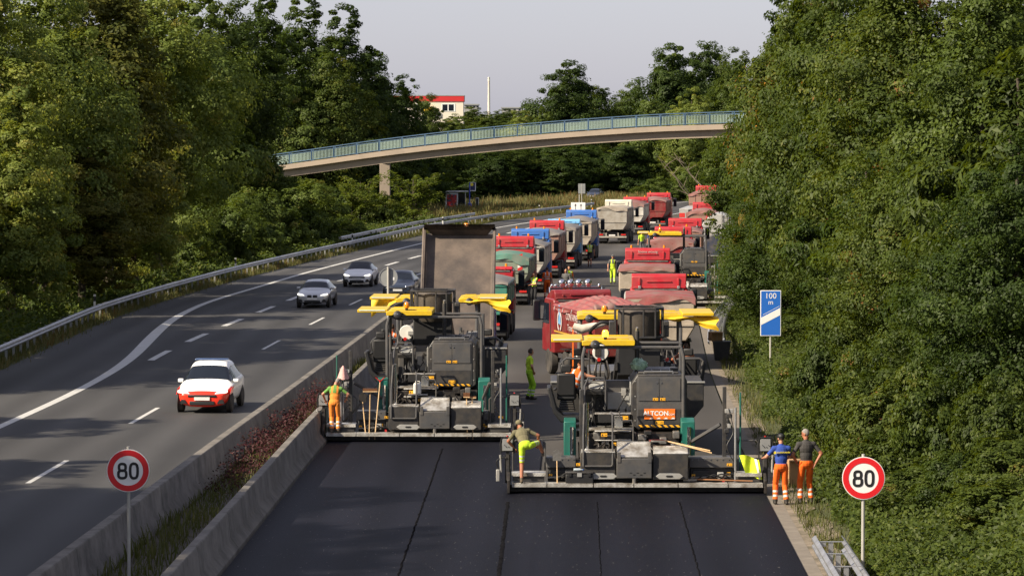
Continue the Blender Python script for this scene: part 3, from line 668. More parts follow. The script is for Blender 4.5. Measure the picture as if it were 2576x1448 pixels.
for k, (px, ty, Y) in enumerate([(690, 380, 352), (745, 370, 360), (800, 375, 352), (850, 365, 362), (905, 372, 355), (955, 368, 366), (1010, 372, 376), (1060, 375, 392)]):
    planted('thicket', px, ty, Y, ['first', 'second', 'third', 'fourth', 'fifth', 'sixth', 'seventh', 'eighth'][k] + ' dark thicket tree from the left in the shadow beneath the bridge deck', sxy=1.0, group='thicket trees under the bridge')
for k in range(15):
    px = 1080 + 50 * k; Y = 455 + 14 * math.sin(k * 1.7) + 2.5 * k
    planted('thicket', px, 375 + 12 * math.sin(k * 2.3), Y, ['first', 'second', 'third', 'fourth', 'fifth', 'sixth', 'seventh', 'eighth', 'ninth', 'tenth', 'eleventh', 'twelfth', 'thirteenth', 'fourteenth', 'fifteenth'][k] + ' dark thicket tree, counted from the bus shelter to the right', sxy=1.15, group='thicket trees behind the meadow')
# far wood closing the view under and above the bridge
for key, px, ty, Y, s, lab in [
    ('dark_a', 1000, 350, 430, 1.0, 'dark tree below the bridge, left of the bus shelter'),
    ('dark_a', 1110, 330, 440, 1.0, 'dark tree directly behind the bus shelter'),
    ('dark_a', 1210, 340, 455, 1.05, 'dark tree behind the blue bus stop pole'),
    ('green_a', 1290, 345, 460, 0.95, 'half-lit tree below mid bridge, right of the bus stop'),
    ('dark_a', 1380, 340, 475, 1.05, 'dark tree behind the small sign with two panels'),
    ('dark_a', 1465, 345, 490, 0.95, 'very dark tree at the shadowy gap below the bridge'),
    ('bright_a', 1590, 350, 500, 1.35, 'bright green round tree behind the parked-up silver car'),
    ('dark_a', 1680, 350, 505, 1.0, 'dark tree right of the bright round tree under the bridge'),
    ('green_b', 1755, 360, 470, 1.0, 'green tree below the right part of the bridge'),
    ('green_a', 1830, 340, 440, 1.0, 'tree at the dry white branches under the bridge'),
    ('dark_a', 1430, 148, 520, 1.3, 'large dark oak standing free above mid bridge'),
    ('green_b', 1505, 215, 540, 1.2, 'green tree right of the free standing oak'),
    ('green_a', 1590, 205, 560, 1.15, 'lower green tree between the oak and the dome-shaped trees'),
    ('dark_a', 1690, 105, 540, 1.45, 'dome-shaped dark tree, highest above the right half of the bridge'),
    ('dark_a', 1775, 100, 560, 1.4, 'dark domed tree touching the highest one on its right'),
    ('green_a', 1850, 115, 520, 1.3, 'dark green tree left of the big bank trees'),
    ('bright_a', 1640, 240, 480, 1.25, 'yellowish green tree close behind the railing'),
    ('olive_b', 1740, 215, 470, 1.2, 'olive-green tree close behind the right part of the railing'),
    ('bright_a', 1845, 190, 430, 1.15, 'pale olive tree where the bridge meets the right bank'),
    ('bright_a', 1150, 285, 500, 1.15, 'low yellow-green tree right below the white house'),
    ('bright_a', 1230, 280, 520, 1.2, 'low yellow-green tree below the thin chimney'),
    ('olive_b', 1310, 275, 500, 1.0, 'low olive tree between chimney and oak above the railing'),
    ('bright_a', 1365, 270, 480, 1.0, 'sunlit low tree at the foot of the oak')]:
    planted(key, px, ty, Y, lab, sxy=s, group='far trees around the bridge')
far = [('green_b', 1190, 268, 640), ('green_a', 1270, 272, 680), ('green_b', 1330, 266, 660), ('green_a', 1110, 268, 700)]
for k, (key, px, ty, Y) in enumerate(far):
    planted(key, px, ty, Y, ['distant treetop between the house and the thin chimney', 'distant treetop right of the thin chimney', 'distant treetop just left of the oak', 'distant treetop behind the white house'][k], sxy=1.2, group='distant treetops')
# trees standing outside the picture on the left bank; their shade falls across the car lanes
for k, (X, Y, h, key) in enumerate([(-27, 30, 17, 'olive_a'), (-29, 38, 19, 'green_a'), (-26, 45, 16, 'olive_b'), (-28, 52, 18.5, 'olive_a'), (-26, 58, 17, 'green_a'), (-29, 63, 20, 'dark_a'), (-26, 68, 17, 'olive_a'), (-28.5, 74, 18, 'green_a'), (-32, 57, 21, 'dark_a'), (-33, 69, 21, 'green_a'), (-29, 84, 12, 'olive_b'), (-31, 97, 12, 'dark_airy'), (-28, 119, 12, 'olive_a'), (-31, 127, 17, 'green_b'), (-28, 136, 14.5, 'olive_a'), (-29, 145, 15, 'olive_b'), (-33, 140, 18, 'dark_airy'), (-35, 122, 13, 'green_b'), (-37, 134, 13, 'olive_b'), (-38, 147, 13, 'green_b')]):
    plant(key, X, Y, h, 'tree on the left bank outside the picture, shading the lanes', group='shade trees beside the lanes', sxy=1.15)
# right bank
for key, px, ty, Y, s, lab in [
    ('bank_a', 2560, 330, 82, 0.85, 'dense green shrub tree at the right picture edge, halfway up'),
    ('bank_long', 2570, 60, 88, 0.95, 'cherry-like tree with long narrow leaves at the right edge'),
    ('bank_b', 2440, 420, 92, 0.85, 'dense leafy shrub tree above the speed sign on the bank'),
    ('bank_a', 2330, 260, 101, 0.95, 'broad leafy tree in the middle of the right bank'),
    ('bank_b', 2475, -160, 100, 1.15, 'tall bright tree at the upper right corner'),
    ('bank_a', 2250, 480, 104, 0.75, 'round hazel-like shrub right of the blue distance sign'),
    ('bank_long', 2190, 350, 116, 0.9, 'shrub tree with long leaves up and right of the blue sign'),
    ('bank_b', 2290, -190, 120, 1.3, 'tall dark green tree in the upper middle of the right bank'),
    ('bank_a', 2125, 480, 131, 0.8, 'leafy shrub directly behind the blue distance sign'),
    ('bank_a', 2120, -150, 132, 1.25, 'tall leafy tree near the yellowing branch'),
    ('bank_b', 1985, 330, 138, 0.95, 'dense tree overhanging the verge above the blue sign'),
    ('bank_a', 1945, 560, 146, 0.75, 'low shrub at the far end of the grassy verge'),
    ('bank_b', 2035, -60, 150, 1.15, 'tall tree at the left border of the right-hand wood'),
    ('bank_a', 1965, 430, 162, 0.95, 'tree whose branches reach out over the parked paver'),
    ('bank_b', 1930, 540, 172, 0.8, 'drooping leafy tree beside the grey tanker'),
    ('green_b', 2000, -30, 172, 0.95, 'tree top against the sky at the left border of the right wood'),
    ('green_b', 1930, 210, 195, 0.9, 'green tree below the yellow branch near the bridge end'),
    ('green_b', 1945, 290, 225, 0.8, 'tree hiding the right end of the bridge'),
    ('green_a', 1905, 330, 262, 0.75, 'slender tree behind the one hiding the bridge end'),
    ('bright_a', 1925, 420, 290, 0.75, 'light green tree behind the rearmost red truck'),
    ('green_b', 2205, -60, 140, 1.15, 'wide green tree filling the upper right bank'),
    ('green_b', 2420, 100, 118, 1.0, 'wide tree behind the cherry-like tree'),
    ('green_a', 2560, -150, 125, 1.0, 'tall tree cut by the upper right corner')]:
    planted(key, px, ty, Y, lab, sxy=s, group='trees on the right bank', leafm=[None, lf_bright, lf_dark, None, lf_bank, lf_green, None, lf_green, lf_bank][int(px * 7 + Y) % 9])
planted('gold', 1950, 130, 158, 'yellow and orange turning branchy tree at the top left of the right wood', sxy=0.9)
# shrubs
for k, (key, px, ty, Y, s, lab) in enumerate([
    ('shrub_b', 526, 520, 226, 1.55, 'leftmost sunlit bush above the guardrail'),
    ('shrub_b', 597, 503, 236, 1.7, 'second sunlit bush from the left above the guardrail'),
    ('shrub_b', 668, 488, 250, 1.7, 'tallest sunlit bush in the row above the guardrail'),
    ('shrub_c', 735, 512, 260, 1.8, 'sunlit bush with pale seed heads below the bridge deck'),
    ('shrub_b', 800, 540, 270, 1.25, 'yellowish bush left of the bridge pier'),
    ('shrub_c', 560, 575, 228, 1.5, 'low bush close to the guardrail left of the white cars'),
    ('shrub_c', 640, 565, 240, 1.6, 'low bush in front of the tallest sunlit bush'),
    ('shrub_b', 705, 560, 252, 1.2, 'low yellowish bush right of the tallest sunlit bush'),
    ('shrub_c', 860, 548, 284, 1.3, 'low bush at the guardrail step left of the pier'),
    ('shrub_b', 470, 545, 220, 1.4, 'dim bush at the left end of the sunlit row'),
    ('shrub_c', 990, 540, 330, 1.1, 'low weedy bush right of the pier foot'),
    ('shrub_b', 765, 462, 300, 2.0, 'dim bush under the left bridge span behind the sunlit row'),
    ('shrub_c', 830, 468, 312, 2.4, 'dark bush under the left bridge span beside the saplings'),
    ('shrub_c', 700, 470, 310, 2.4, 'dark bush just below the left end of the deck'),
    ('shrub_c', 940, 480, 318, 1.5, 'dark round bush directly in front of the bridge pier'),
    ('shrub_c', 1640, 470, 455, 1.8, 'bushy sunlit shrub right of the silver car'),
    ('shrub_b', 1700, 450, 440, 1.9, 'large pale shrub behind the rear red trucks'),
    ('shrub_c', 1530, 480, 470, 1.6, 'shrub with yellow flowers left of the silver car'),
    ('shrub_b', 1770, 420, 420, 2.0, 'pale feathery shrub above the rearmost truck')]):
    planted(key, px, ty, Y, lab, 'shrub', 'shrub', 'shrubs below the bridge', sxy=s)
for k, (px, ty, Y, lab) in enumerate([(905, 435, 312, 'young tree with arching shoots left of the bridge pier'), (1040, 425, 320, 'young tree with arching shoots right of the bridge pier'), (885, 470, 308, 'smaller arching sapling beside the left young tree')]):
    planted('sapling', px, ty, Y, lab, 'sapling_tree', 'tree', 'arching saplings', sxy=[1.5, 1.7, 1.2][k])
rs = random.Random(9)
near_sh = [(2300, 1090, 82), (2400, 1000, 80), (2500, 960, 77), (2560, 1120, 74), (2450, 1180, 75), (2350, 1230, 77), (2270, 860, 90), (2190, 850, 95), (2150, 760, 104), (2240, 980, 86), (2370, 790, 88), (2490, 770, 84), (2140, 930, 90), (2105, 830, 104), (2010, 800, 132), (2090, 900, 108), (2110, 640, 116), (2560, 860, 80), (2555, 620, 84), (2420, 620, 92), (2290, 690, 98), (2540, 1290, 70)]
words = ['bramble mound left above the right speed sign', 'bramble mound above and right of the right speed sign', 'bramble mound at the right edge, level with the two watching workers', 'lowest bramble mound at the right edge', 'bramble mound right beside the right speed sign', 'bramble mound just behind the right speed sign', 'leafy mound halfway between blue sign and right edge', 'leafy mound at the foot of the blue sign', 'leafy mound directly behind the blue sign pole', 'leafy mound above the two watching workers', 'shrub in the middle of the right bank', 'shrub at right of the middle bank', 'leafy mound between blue sign and watching workers', 'low shrub left of the blue sign pole', 'low shrub on the verge behind the cardboard box', 'low shrub with yellow flowers on the verge', 'shrub over the top of the blue sign', 'shrub at the right edge above the bramble mounds', 'upper shrub at the right picture edge', 'upper shrub left of the picture edge', 'shrub up the bank right of the blue sign', 'small bramble in the lower right corner']
for k, (px, ty, Y) in enumerate(near_sh):
    X = XA(px, Y); plant(['shrub_a', 'shrub_c', 'shrub_a'][k % 3], X, Y, min(2.6, max(1.3, ZA(ty, Y) - hz(X, Y) + 0.4)), words[k], 'shrub', 'shrub', group='shrubs on the right bank', sxy=rs.uniform(.75, 1.05))
# ground cover and grass: nobody could count it
def scatter(name, n, ysamp, xsamp, size, m, seed, zlift, up=0.9, asp=0.55, blade=False, tint=(0.45, 0.2), hfn=H):
    rng = np.random.default_rng(seed); Y = ysamp(rng, n); X = xsamp(rng, Y, n)
    cl = 0.5 + 0.5 * np.sin(X * 1.7 + 3 * np.sin(Y * 0.6)) * np.sin(Y * 0.9 + X * 0.5)
    Z = hfn(X, Y) + rng.uniform(0.0, 1.0, n) * zlift * (0.35 + cl)
    s = rng.uniform(size[0], size[1], n)
    if blade:
        v = np.empty((n, 4, 3)); a = rng.uniform(0, 6.28, n); w = s * 0.05; lx = rng.normal(0, .22, n) * s; ly = rng.normal(0, .22, n) * s
        zz = hfn(X, Y) - 0.02; cx, sy = np.cos(a) * w, np.sin(a) * w; hh = s * (0.5 + 0.7 * cl)
        v[:, 0] = np.stack([X - cx, Y - sy, zz], 1); v[:, 1] = np.stack([X + cx, Y + sy, zz], 1); v[:, 2] = np.stack([X + cx * .3 + lx, Y + sy * .3 + ly, zz + hh], 1); v[:, 3] = np.stack([X - cx * .3 + lx, Y - sy * .3 + ly, zz + hh], 1)
        me = np_mesh(name, v.reshape(-1, 3), np.arange(n * 4).reshape(n, 4), [m])
        at = me.attributes.new('tint', 'FLOAT', 'POINT'); at.data.foreach_set('value', np.repeat(np.clip(rng.normal(tint[0], tint[1], n) + (cl - .5) * .3, 0, 1), 4).astype(np.float32))
    else:
        nr = rng.normal(size=(n, 3)) * 0.6 + np.array([-.25, -.45, up])
        me = leaves_mesh(name, np.stack([X, Y, Z], 1), nr, s, np.clip(rng.normal(tint[0], tint[1], n) + (cl - .5) * .25, 0, 1), m, rng, asp)
    return inst(name, me)
def U(a, b): return lambda rng, n: rng.uniform(a, b, n)
tag(scatter('bramble_ground_cover', 150000, lambda r, n: 58 + 110 * r.uniform(0, 1, n) ** 1.4, lambda r, Y, n: RB(Y) - 0.55 + 0.4 * np.sin(Y * 0.8) * np.sin(Y * 0.31) + r.uniform(0, 1, n) ** 1.35 * np.maximum(4, 0.16 * Y - RB(Y) + 2), (0.08, 0.15), lf_bank, 51, 0.75), 'low brambles and ivy covering the right bank', 'ground cover', kind='stuff')
tag(scatter('verge_grass', 17000, lambda r, n: 58 + 150 * r.uniform(0, 1, n) ** 1.3, lambda r, Y, n: CR(Y) + 0.55 + np.abs(r.normal(0, 1, n)) * 0.8, (0.10, 0.34), lf_dry, 52, 0.1, blade=True, tint=(0.18, 0.18)), 'sparse grass on the gravel verge at the right', 'grass', kind='stuff')
tag(scatter('guardrail_grass', 36000, U(120, 400), lambda r, Y, n: GL(Y) + r.normal(0.0, 0.42, n), (0.12, 0.45), lf_dry, 53, 0.1, blade=True, tint=(0.42, 0.22)), 'dry grass growing under the left guardrail', 'grass', kind='stuff')
tag(scatter('bank_undergrowth', 75000, U(135, 335), lambda r, Y, n: GL(Y) - 0.9 - 9 * r.uniform(0, 1, n) ** 1.3, (0.14, 0.34), lf_green, 54, 0.8), 'nettles and undergrowth covering the left bank', 'ground cover', kind='stuff')
tag(scatter('meadow_grass', 42000, U(338, 470), lambda r, Y, n: GL(Y) - 0.5 - np.abs(r.normal(0, 1, n)) * 9.0, (0.4, 1.0), lf_dry, 55, 0.2, blade=True, tint=(0.55, 0.25)), 'tall dry reddish meadow grass by the bus stop', 'grass', kind='stuff')
MEDH = lambda X, Y: np.full_like(X, -0.02)
tag(scatter('median_weeds', 5500, lambda r, n: 62 + 75 * r.uniform(0, 1, n), lambda r, Y, n: ML(Y) + 1.05 + (CL(Y) - ML(Y) - 1.9) * np.clip(r.normal(.35, .3, n), 0, 1), (0.12, 0.42), lf_dry, 56, 0.1, blade=True, tint=(0.05, 0.12), hfn=MEDH), 'green weeds between the two concrete barriers', 'weeds', kind='stuff')
tag(scatter('median_red_weeds', 7000, lambda r, n: 84 + 34 * r.beta(2, 2, n), lambda r, Y, n: ML(Y) + 1.0 + (CL(Y) - ML(Y) - 1.8) * r.uniform(0, .8, n), (0.05, 0.11), lf_red, 57, 0.75, hfn=MEDH, tint=(.5, .25)), 'dull red flowering weeds between the barriers', 'weeds', kind='stuff')
# ------------------------------------------------------------------ trucks
def paint(name, c, dirt=0.2, coat=0.4):
    return mat(name, c, 0.4, 0, 0.06, 2, dirt=DUST, dfac=dirt, dscale=1.6, coat=coat)
cab_red = paint('truck_red', (0.40, 0.012, 0.020), 0.14, 0.4); cab_maroon = paint('truck_maroon', (0.20, 0.010, 0.014), 0.12, 0.5)
cab_blue = paint('truck_blue', (0.03, 0.13, 0.42), 0.10); cab_lblue = paint('truck_light_blue', (0.16, 0.40, 0.66), 0.10); cab_cream = paint('truck_cream', (0.62, 0.58, 0.48), 0.15)
b_pink = paint('body_faded_red', (0.33, 0.175, 0.135), 0.38, 0); b_beige = paint('body_beige', (0.42, 0.36, 0.29), 0.30, 0); b_grey = paint('body_grey', (0.36, 0.34, 0.30), 0.4, 0)
b_white = paint('body_white', (0.55, 0.53, 0.48), 0.4, 0); b_greeng = paint('body_grey_green', (0.22, 0.27, 0.21), 0.42, 0); b_red = paint('body_red', (0.19, 0.014, 0.016), 0.2, 0.2); b_teal = paint('body_teal', (0.03, 0.22, 0.17), 0.25, 0)
def tarp_mat(name, c):
    return mat(name, c, 0.75, 0, 0.2, 1.3, dirt=(0.20, 0.16, 0.14), dfac=0.42, dscale=1.0, bump=0.5, bscale=5)
t_red = tarp_mat('red_tarp', (0.26, 0.055, 0.055)); t_green = tarp_mat('green_tarp', (0.06, 0.20, 0.15)); t_grey = tarp_mat('grey_tarp', (0.17, 0.165, 0.16)); t_dred = tarp_mat('dusty_red_tarp', (0.23, 0.085, 0.075)); t_beige = tarp_mat('beige_tarp', (0.33, 0.29, 0.23))
tyre_me = MB().lathe([(0.30, -0.15), (0.46, -0.155), (0.52, -0.11), (0.525, 0.0), (0.52, 0.11), (0.46, 0.155), (0.30, 0.15)], 20, Matrix.Rotation(R(90), 4, 'Y')).mesh('tyre', rubber)
rim_me = MB().lathe([(0.02, -0.10), (0.20, -0.11), (0.31, -0.13), (0.31, 0.13), (0.20, 0.11), (0.02, 0.10)], 16, Matrix.Rotation(R(90), 4, 'Y')).mesh('rim', steel)
chev_r = mat('chevron_red', (0.55, 0.03, 0.025), 0.5); chev_w = mat('chevron_white', (0.7, 0.68, 0.64), 0.5)
def wheel(root, x, y, z=0.525):
    w = inst('wheel', tyre_me, root, (x, y, z)); inst('rim', rim_me, w); return w
def mirror(root, x, y, z, s):
    h = MB().box(min(x, x + s * 0.30), max(x, x + s * 0.30), y - 0.06, y + 0.08, z - 0.42, z + 0.40).build('mirror', black, root, bevel=0.05)
    MB().box(x + s * 0.15 - 0.12, x + s * 0.15 + 0.12, y - 0.066, y - 0.061, z - 0.34, z + 0.32).build('mirror_glass', glass_d, h)
    MB().tube([(x - s * 0.25, y + 0.15, z + 0.36), (x + s * 0.1, y, z + 0.36)], 0.025, 6).tube([(x - s * 0.25, y + 0.15, z - 0.38), (x + s * 0.1, y, z - 0.38)], 0.025, 6).build('mirror_arm', black, h)
def truck_cab(root, y0, cm, ztop=3.55, W=1.19, lights=True, deflect=True, text=None, beac=True, zbot=0.85, y1=None, spheres=False):
    y1 = y1 or y0 + 2.0
    side = [(y0, zbot), (y0, 2.85), (y0 + 0.1, 2.95), (y1 - 0.45, 2.95), (y1 - 0.10, 2.2), (y1, 1.9), (y1, zbot)]
    cab = MB().prism(side, 'x', -W, W).build('cab', cm, root, bevel=0.09, seg=3)
    ds = [(y0 + 0.02, 2.90), (y0 + 0.06, ztop - 0.12), (y0 + 0.20, ztop), (y0 + 0.7, ztop - 0.02), (y1 - 0.5, 2.98), (y1 - 0.5, 2.90)]
    MB().prism(ds, 'x', -W + 0.06, W - 0.06).build('roof', cm, root, bevel=0.11, seg=3)
    # pressed ridges on the back of the roof
    yb = y0 - 0.015; zc = (2.95 + ztop) / 2
    rd = MB()
    for s in (-1, 1):
        rd.box(s * 0.80 - 0.035, s * 0.80 + 0.035, yb, yb + 0.09, 3.02, ztop - 0.18)
    rd.box(-0.52, 0.52, yb + 0.012, yb + 0.09, zc - 0.05, zc + 0.0).box(-W + 0.12, W - 0.12, yb, yb + 0.07, 2.95, 2.99)
    rd.build('roof_panel', cm, root, bevel=0.015)
    MB().box(-W + 0.18, W - 0.18, y0 - 0.03, y0 + 0.02, 2.86, 2.92).build('rear_trim', steel, root)
    for s in (-1, 1):
        MB().prism([(y0 + 0.75, 1.95), (y0 + 0.75, 2.75), (y1 - 0.45, 2.75), (y1 - 0.16, 2.05), (y1 - 0.16, 1.95)], 'x', s * (W + 0.004) - 0.004, s * (W + 0.004) + 0.004).build('side_window', glass_d, root)
        mirror(root, s * (W + 0.12), y1 - 0.25, 2.45, s)
        MB().box(s * W - 0.02, s * W + 0.02, y0 + 0.45, y0 + 0.50, 1.0, 2.8).build('door_seam', dark, root)
        if beac:
            MB().cyl((s * 0.82, y0 + 0.35, ztop - 0.04), (s * 0.82, y0 + 0.35, ztop + 0.13), 0.06, 0.05, 10).build('beacon', amber, root)
    MB().box(-W + 0.15, W - 0.15, y1 - 0.11, y1 + 0.006, 1.95, 2.0).box(-W + 0.1, W - 0.1, y1 - 0.06, y1 + 0.01, 0.9, 1.3).build('front_grille', black, root)
    MB().add([(-W + .12, y1 - 0.09, 2.25), (W - .12, y1 - 0.09, 2.25), (W - .15, y1 - 0.43, 2.93), (-W + .15, y1 - 0.43, 2.93)], [(0, 1, 2, 3)]).build('windscreen', glass_d, root, loc=(0, 0.02, 0.02))
    if lights:
        for s in (-1, 1):
            MB().box(s * 0.80 - 0.055, s * 0.80 + 0.055, y0 - 0.10, y0 - 0.04, ztop - 0.62, ztop - 0.50).build('work_lamp', galv, root, bevel=0.01)
    if spheres:
        MB().tube([(-1.05, y1 - 0.7, ztop + 0.04), (1.05, y1 - 0.7, ztop + 0.04)], 0.03, 6).tube([(-1.05, y1 - 0.75, 3.1), (-1.05, y1 - 0.7, ztop + 0.04)], 0.03, 6).tube([(1.05, y1 - 0.75, 3.1), (1.05, y1 - 0.7, ztop + 0.04)], 0.03, 6).build('lamp_bar', chrome, root)
        for q in (-0.55, -0.2, 0.12, 0.50):
            MB().ball((q, y1 - 0.7, ztop + 0.20), (0.155, 0.12, 0.155), 14).build('round_lamp', chrome, root)
        for q in (-0.95, -0.8, -0.38, 0.95):
            MB().ball((q, y1 - 0.68, ztop + 0.10), 0.07, 10).build('small_lamp', chrome, root)
    return cab
def truck(label, X, Y, yaw, cm, bm, tm, zb=2.75, lip=0.30, tail='flat', ztop=3.55, text=None, beac=True, lights=True, seed=1, L=5.6, stripe=False, tilt=0.0, rolled=False, spheres=False, tank=False, cabgap=0.55, bulge=0.30, ribbed=0.0, group='dump trucks waiting in the closed lanes', bw=1.25):
    rd = random.Random(seed)
    root = thing('dump_truck', label, 'truck', (X, Y, 0.0), -yaw, group); W = bw
    yc = L + cabgap
    ch = MB()
    for s in (-1, 1): ch.box(s * 0.42 - 0.05, s * 0.42 + 0.05, 0.15, yc + 1.8, 0.72, 1.02)
    for y in (0.3, 1.6, 3.2, 4.8): ch.box(-0.42, 0.42, y, y + 0.15, 0.74, 1.0)
    ch.build('chassis', oily, root)
    for y in (0.95, 2.3, 5.2 if L < 7 else 6.8, yc + 0.9):
        ch2 = MB().cyl((-1.0, y, 0.525), (1.0, y, 0.525), 0.09, None, 8).build('axle', oily, root)
        for s in (-1, 1):
            wheel(root, s * 1.04, y)
            if y < 3: wheel(root, s * 0.70, y)
        if y < 6 or L > 7:
            for s in (-1, 1):
                MB().tube([(s * 1.04, y - 0.62, 0.70), (s * 1.04, y - 0.45, 1.02), (s * 1.04, y, 1.14), (s * 1.04, y + 0.45, 1.02), (s * 1.04, y + 0.62, 0.70)], 0.02, 4).box(s * 1.04 - 0.2, s * 1.04 + 0.2, y - 0.42, y + 0.42, 1.10, 1.125).build('mudguard', black, root)
    bp = MB().box(-1.2, 1.2, 0.02, 0.12, 0.50, 0.64)
    for s in (-1, 1): bp.box(s * 0.5 - 0.05, s * 0.5 + 0.05, 0.1, 0.4, 0.55, 0.9)
    bp.build('bumper', b_grey if bm is b_grey else steel, root, bevel=0.01)
    for s in (-1, 1):
        MB().box(s * 0.95 - 0.2, s * 0.95 + 0.2, -0.01, 0.05, 0.70, 0.82).build('tail_lamp', redp, root, bevel=0.01)
        MB().box(s * 0.8 - 0.36, s * 0.8 + 0.36, 0.13, 0.16, 0.25, 0.75).build('mud_flap', black, root)
    MB().box(-0.26, 0.26, -0.012, 0.02, 0.66, 0.77).build('number_plate', chev_w, root)
    MB().box(-1.22, -0.85, 3.1, 4.3, 0.55, 1.05).build('fuel_tank', steel, root, bevel=0.08)
    MB().box(0.85, 1.22, 3.1, 4.0, 0.55, 1.05).build('tool_box', black, root, bevel=0.03)
    # body: tapered tub
    z0 = 1.16; zt = zb
    body_root = root
    if tilt:
        body_root = empty('tipped_body', (0, 0.1, z0), 0, root); body_root.rotation_euler = (R(tilt), 0, 0)
    oy, oz = (0.0, -z0) if tilt else (0.0, 0.0)
    wall = MB(); bi = 0.06
    cz_, cw_ = (0.12, 0.08) if tilt else (0.55, 0.32)
    prof_o = [(-W, zt), (-W, z0 + cz_), (-W + cw_, z0), (W - cw_, z0), (W, z0 + cz_), (W, zt)]
    prof_i = [(W - bi, zt), (W - bi, z0 + cz_ + 0.03), (W - cw_ - 0.02, z0 + 0.08), (-W + cw_ + 0.02, z0 + 0.08), (-W + bi, z0 + cz_ + 0.03), (-W + bi, zt)]
    wall.prism([(p, q + oz) for p, q in prof_o + prof_i], 'y', 0.0, L)
    wall.prism([(p, q + oz) for p, q in [(-W + .01, zt), (-W + .01, z0 + 0.55), (-W + 0.32, z0 + .01), (W - 0.32, z0 + .01), (W - .01, z0 + 0.55), (W - .01, zt)]], 'y', L - 0.08, L + 0.0)
    wall.build('tub', [bm], body_root, bevel=0.02)
    for s in (-1, 1):
        MB().tube([(s * (W + 0.01), 0, zt + oz - 0.04), (s * (W + 0.01), L, zt + oz - 0.04)], 0.055, 6).build('top_rail', bm, body_root)
        if zt - z0 > 0.9:
            for y in np.linspace(0.5, L - 0.4, 4): MB().box(s * (W + 0.005) - 0.025, s * (W + 0.005) + 0.025, y - 0.05, y + 0.05, z0 + 0.56 + oz, zt + oz - 0.05).build('rib', bm, body_root)
    if not tilt:
        tg = MB(); yb = -0.06
        pts = [(-W + 0.02, zt - 0.02), (-W + 0.02, z0 + 0.55), (-W + 0.34, z0 + 0.03), (W - 0.34, z0 + 0.03), (W - 0.02, z0 + 0.55), (W - 0.02, zt - 0.02)]
        tg.prism(pts, 'y', yb, -0.003)
        g = tg.build('tailgate', bm, root, bevel=0.02)
        fr = MB().box(-W + 0.03, W - 0.03, yb - 0.05, yb, z0 + 0.6, z0 + 0.68).box(-W + 0.03, W - 0.03, yb - 0.05, yb, zt - 0.14, zt - 0.03)
        if tail == 'ribbed':
            for q in (-0.62, 0.0, 0.62): fr.box(q - 0.04, q + 0.04, yb - 0.045, yb, z0 + 0.68, zt - 0.14)
        fr.build('stiffener', bm, g)
        if stripe:
            cv = MB()
            for i in range(5):
                z = 1.85 + i * 0.17; cv.prism([(0.66, z), (0.92, z + 0.12), (0.92, z + 0.29), (0.66, z + 0.17)], 'y', yb - 0.012, yb - 0.002, i % 2)
            cv.build('warning_chevrons', [chev_r, chev_w], g)
        # tarpaulin
        rn = [rd.uniform(0, 6) for _ in range(6)]
        def tp(u, v):
            x = (u * 2 - 1) * (W + 0.03); y = -0.10 + v * (L + 0.05); e = 1 - abs(u * 2 - 1) ** 2.2
            z = zt + 0.02 + bulge * e * (0.35 + 0.65 * math.sin(math.pi * min(1, 0.12 + v * 0.9))) + 0.035 * math.sin(9 * v + rn[0]) * e + 0.03 * math.sin(7 * u + rn[1] + 4 * v) * e + 0.02 * math.sin(23 * v + 5 * u + rn[2]) * e + ribbed * math.sin(75 * u)
            return (x, y, z)
        tb = MB().grid(tp, 72 if ribbed else 16, 22)
        def lipf(u, v):
            p = tp(u, 0); d = lip * v * (0.75 + 0.35 * math.sin(5 * u + rn[3]) + 0.15 * math.sin(13 * u + rn[4]))
            return (p[0], p[1] - 0.05 * v - 0.03 * v * math.sin(17 * u + rn[5]), p[2] - d)
        tb.grid(lipf, 22, 4)
        for s in (0, 1):
            def sidef(u, v, s=s):
                p = tp(s, u); return (p[0] + (0.02 if s else -0.02) * v + 0.02 * math.sin(19 * u + rn[1]) * v, p[1], p[2] - 0.22 * v * (0.8 + 0.3 * math.sin(11 * u + rn[2])))
            tb.grid(sidef, 22, 2)
        tb.build('tarpaulin', tm, root)
        for s in (-1, 1):
            for y in np.linspace(0.4, L - 0.4, 5): MB().tube([(s * (W + 0.06), y, zt - 0.02), (s * (W + 0.09), y, zt - 0.16), (s * (W + 0.07), y + 0.05, zt - 0.22)], 0.012, 5).build('tarp_hook', galv, root)
        if rolled:
            rp_ = smooth_path([(-W - 0.02, -0.2, zt + 0.12), (-0.7, -0.22, zt + 0.20), (0.1, -0.2, zt + 0.10), (0.6, -0.22, zt + 0.18), (W + 0.05, -0.18, zt + 0.02)], 6)
            MB().tube(rp_, [0.17 + 0.05 * math.sin(i * 1.3) for i in range(len(rp_))], 10).build('tarp_roll', t_dred, root)
            for q in (-0.98, -0.92, 0.80, 0.87): MB().tube([(q, -0.37, zt + 0.32), (q, -0.40, zt + 0.1), (q, -0.34, zt - 0.12)], 0.022, 5).build('strap', b_beige, root)
    else:
        MB().cyl((0, L * 0.62, -0.25), (0, L * 0.40, -2.6), 0.11, 0.14, 10).build('tipping_ram', chrome, body_root)
        MB().lathe([(0.10, 0), (0.11, 0.05), (0.11, 0.12), (0.075, 0.18)], 12, Matrix.Translation((0.25, L - 0.02, zt - z0)) @ Matrix.Rotation(R(-52), 4, 'X')).build('beacon', amber, body_root)
    truck_cab(root, yc, cm, ztop=ztop, beac=beac, lights=lights, spheres=spheres)
    return root
def on_lane(f, Y): return heading(f, Y)
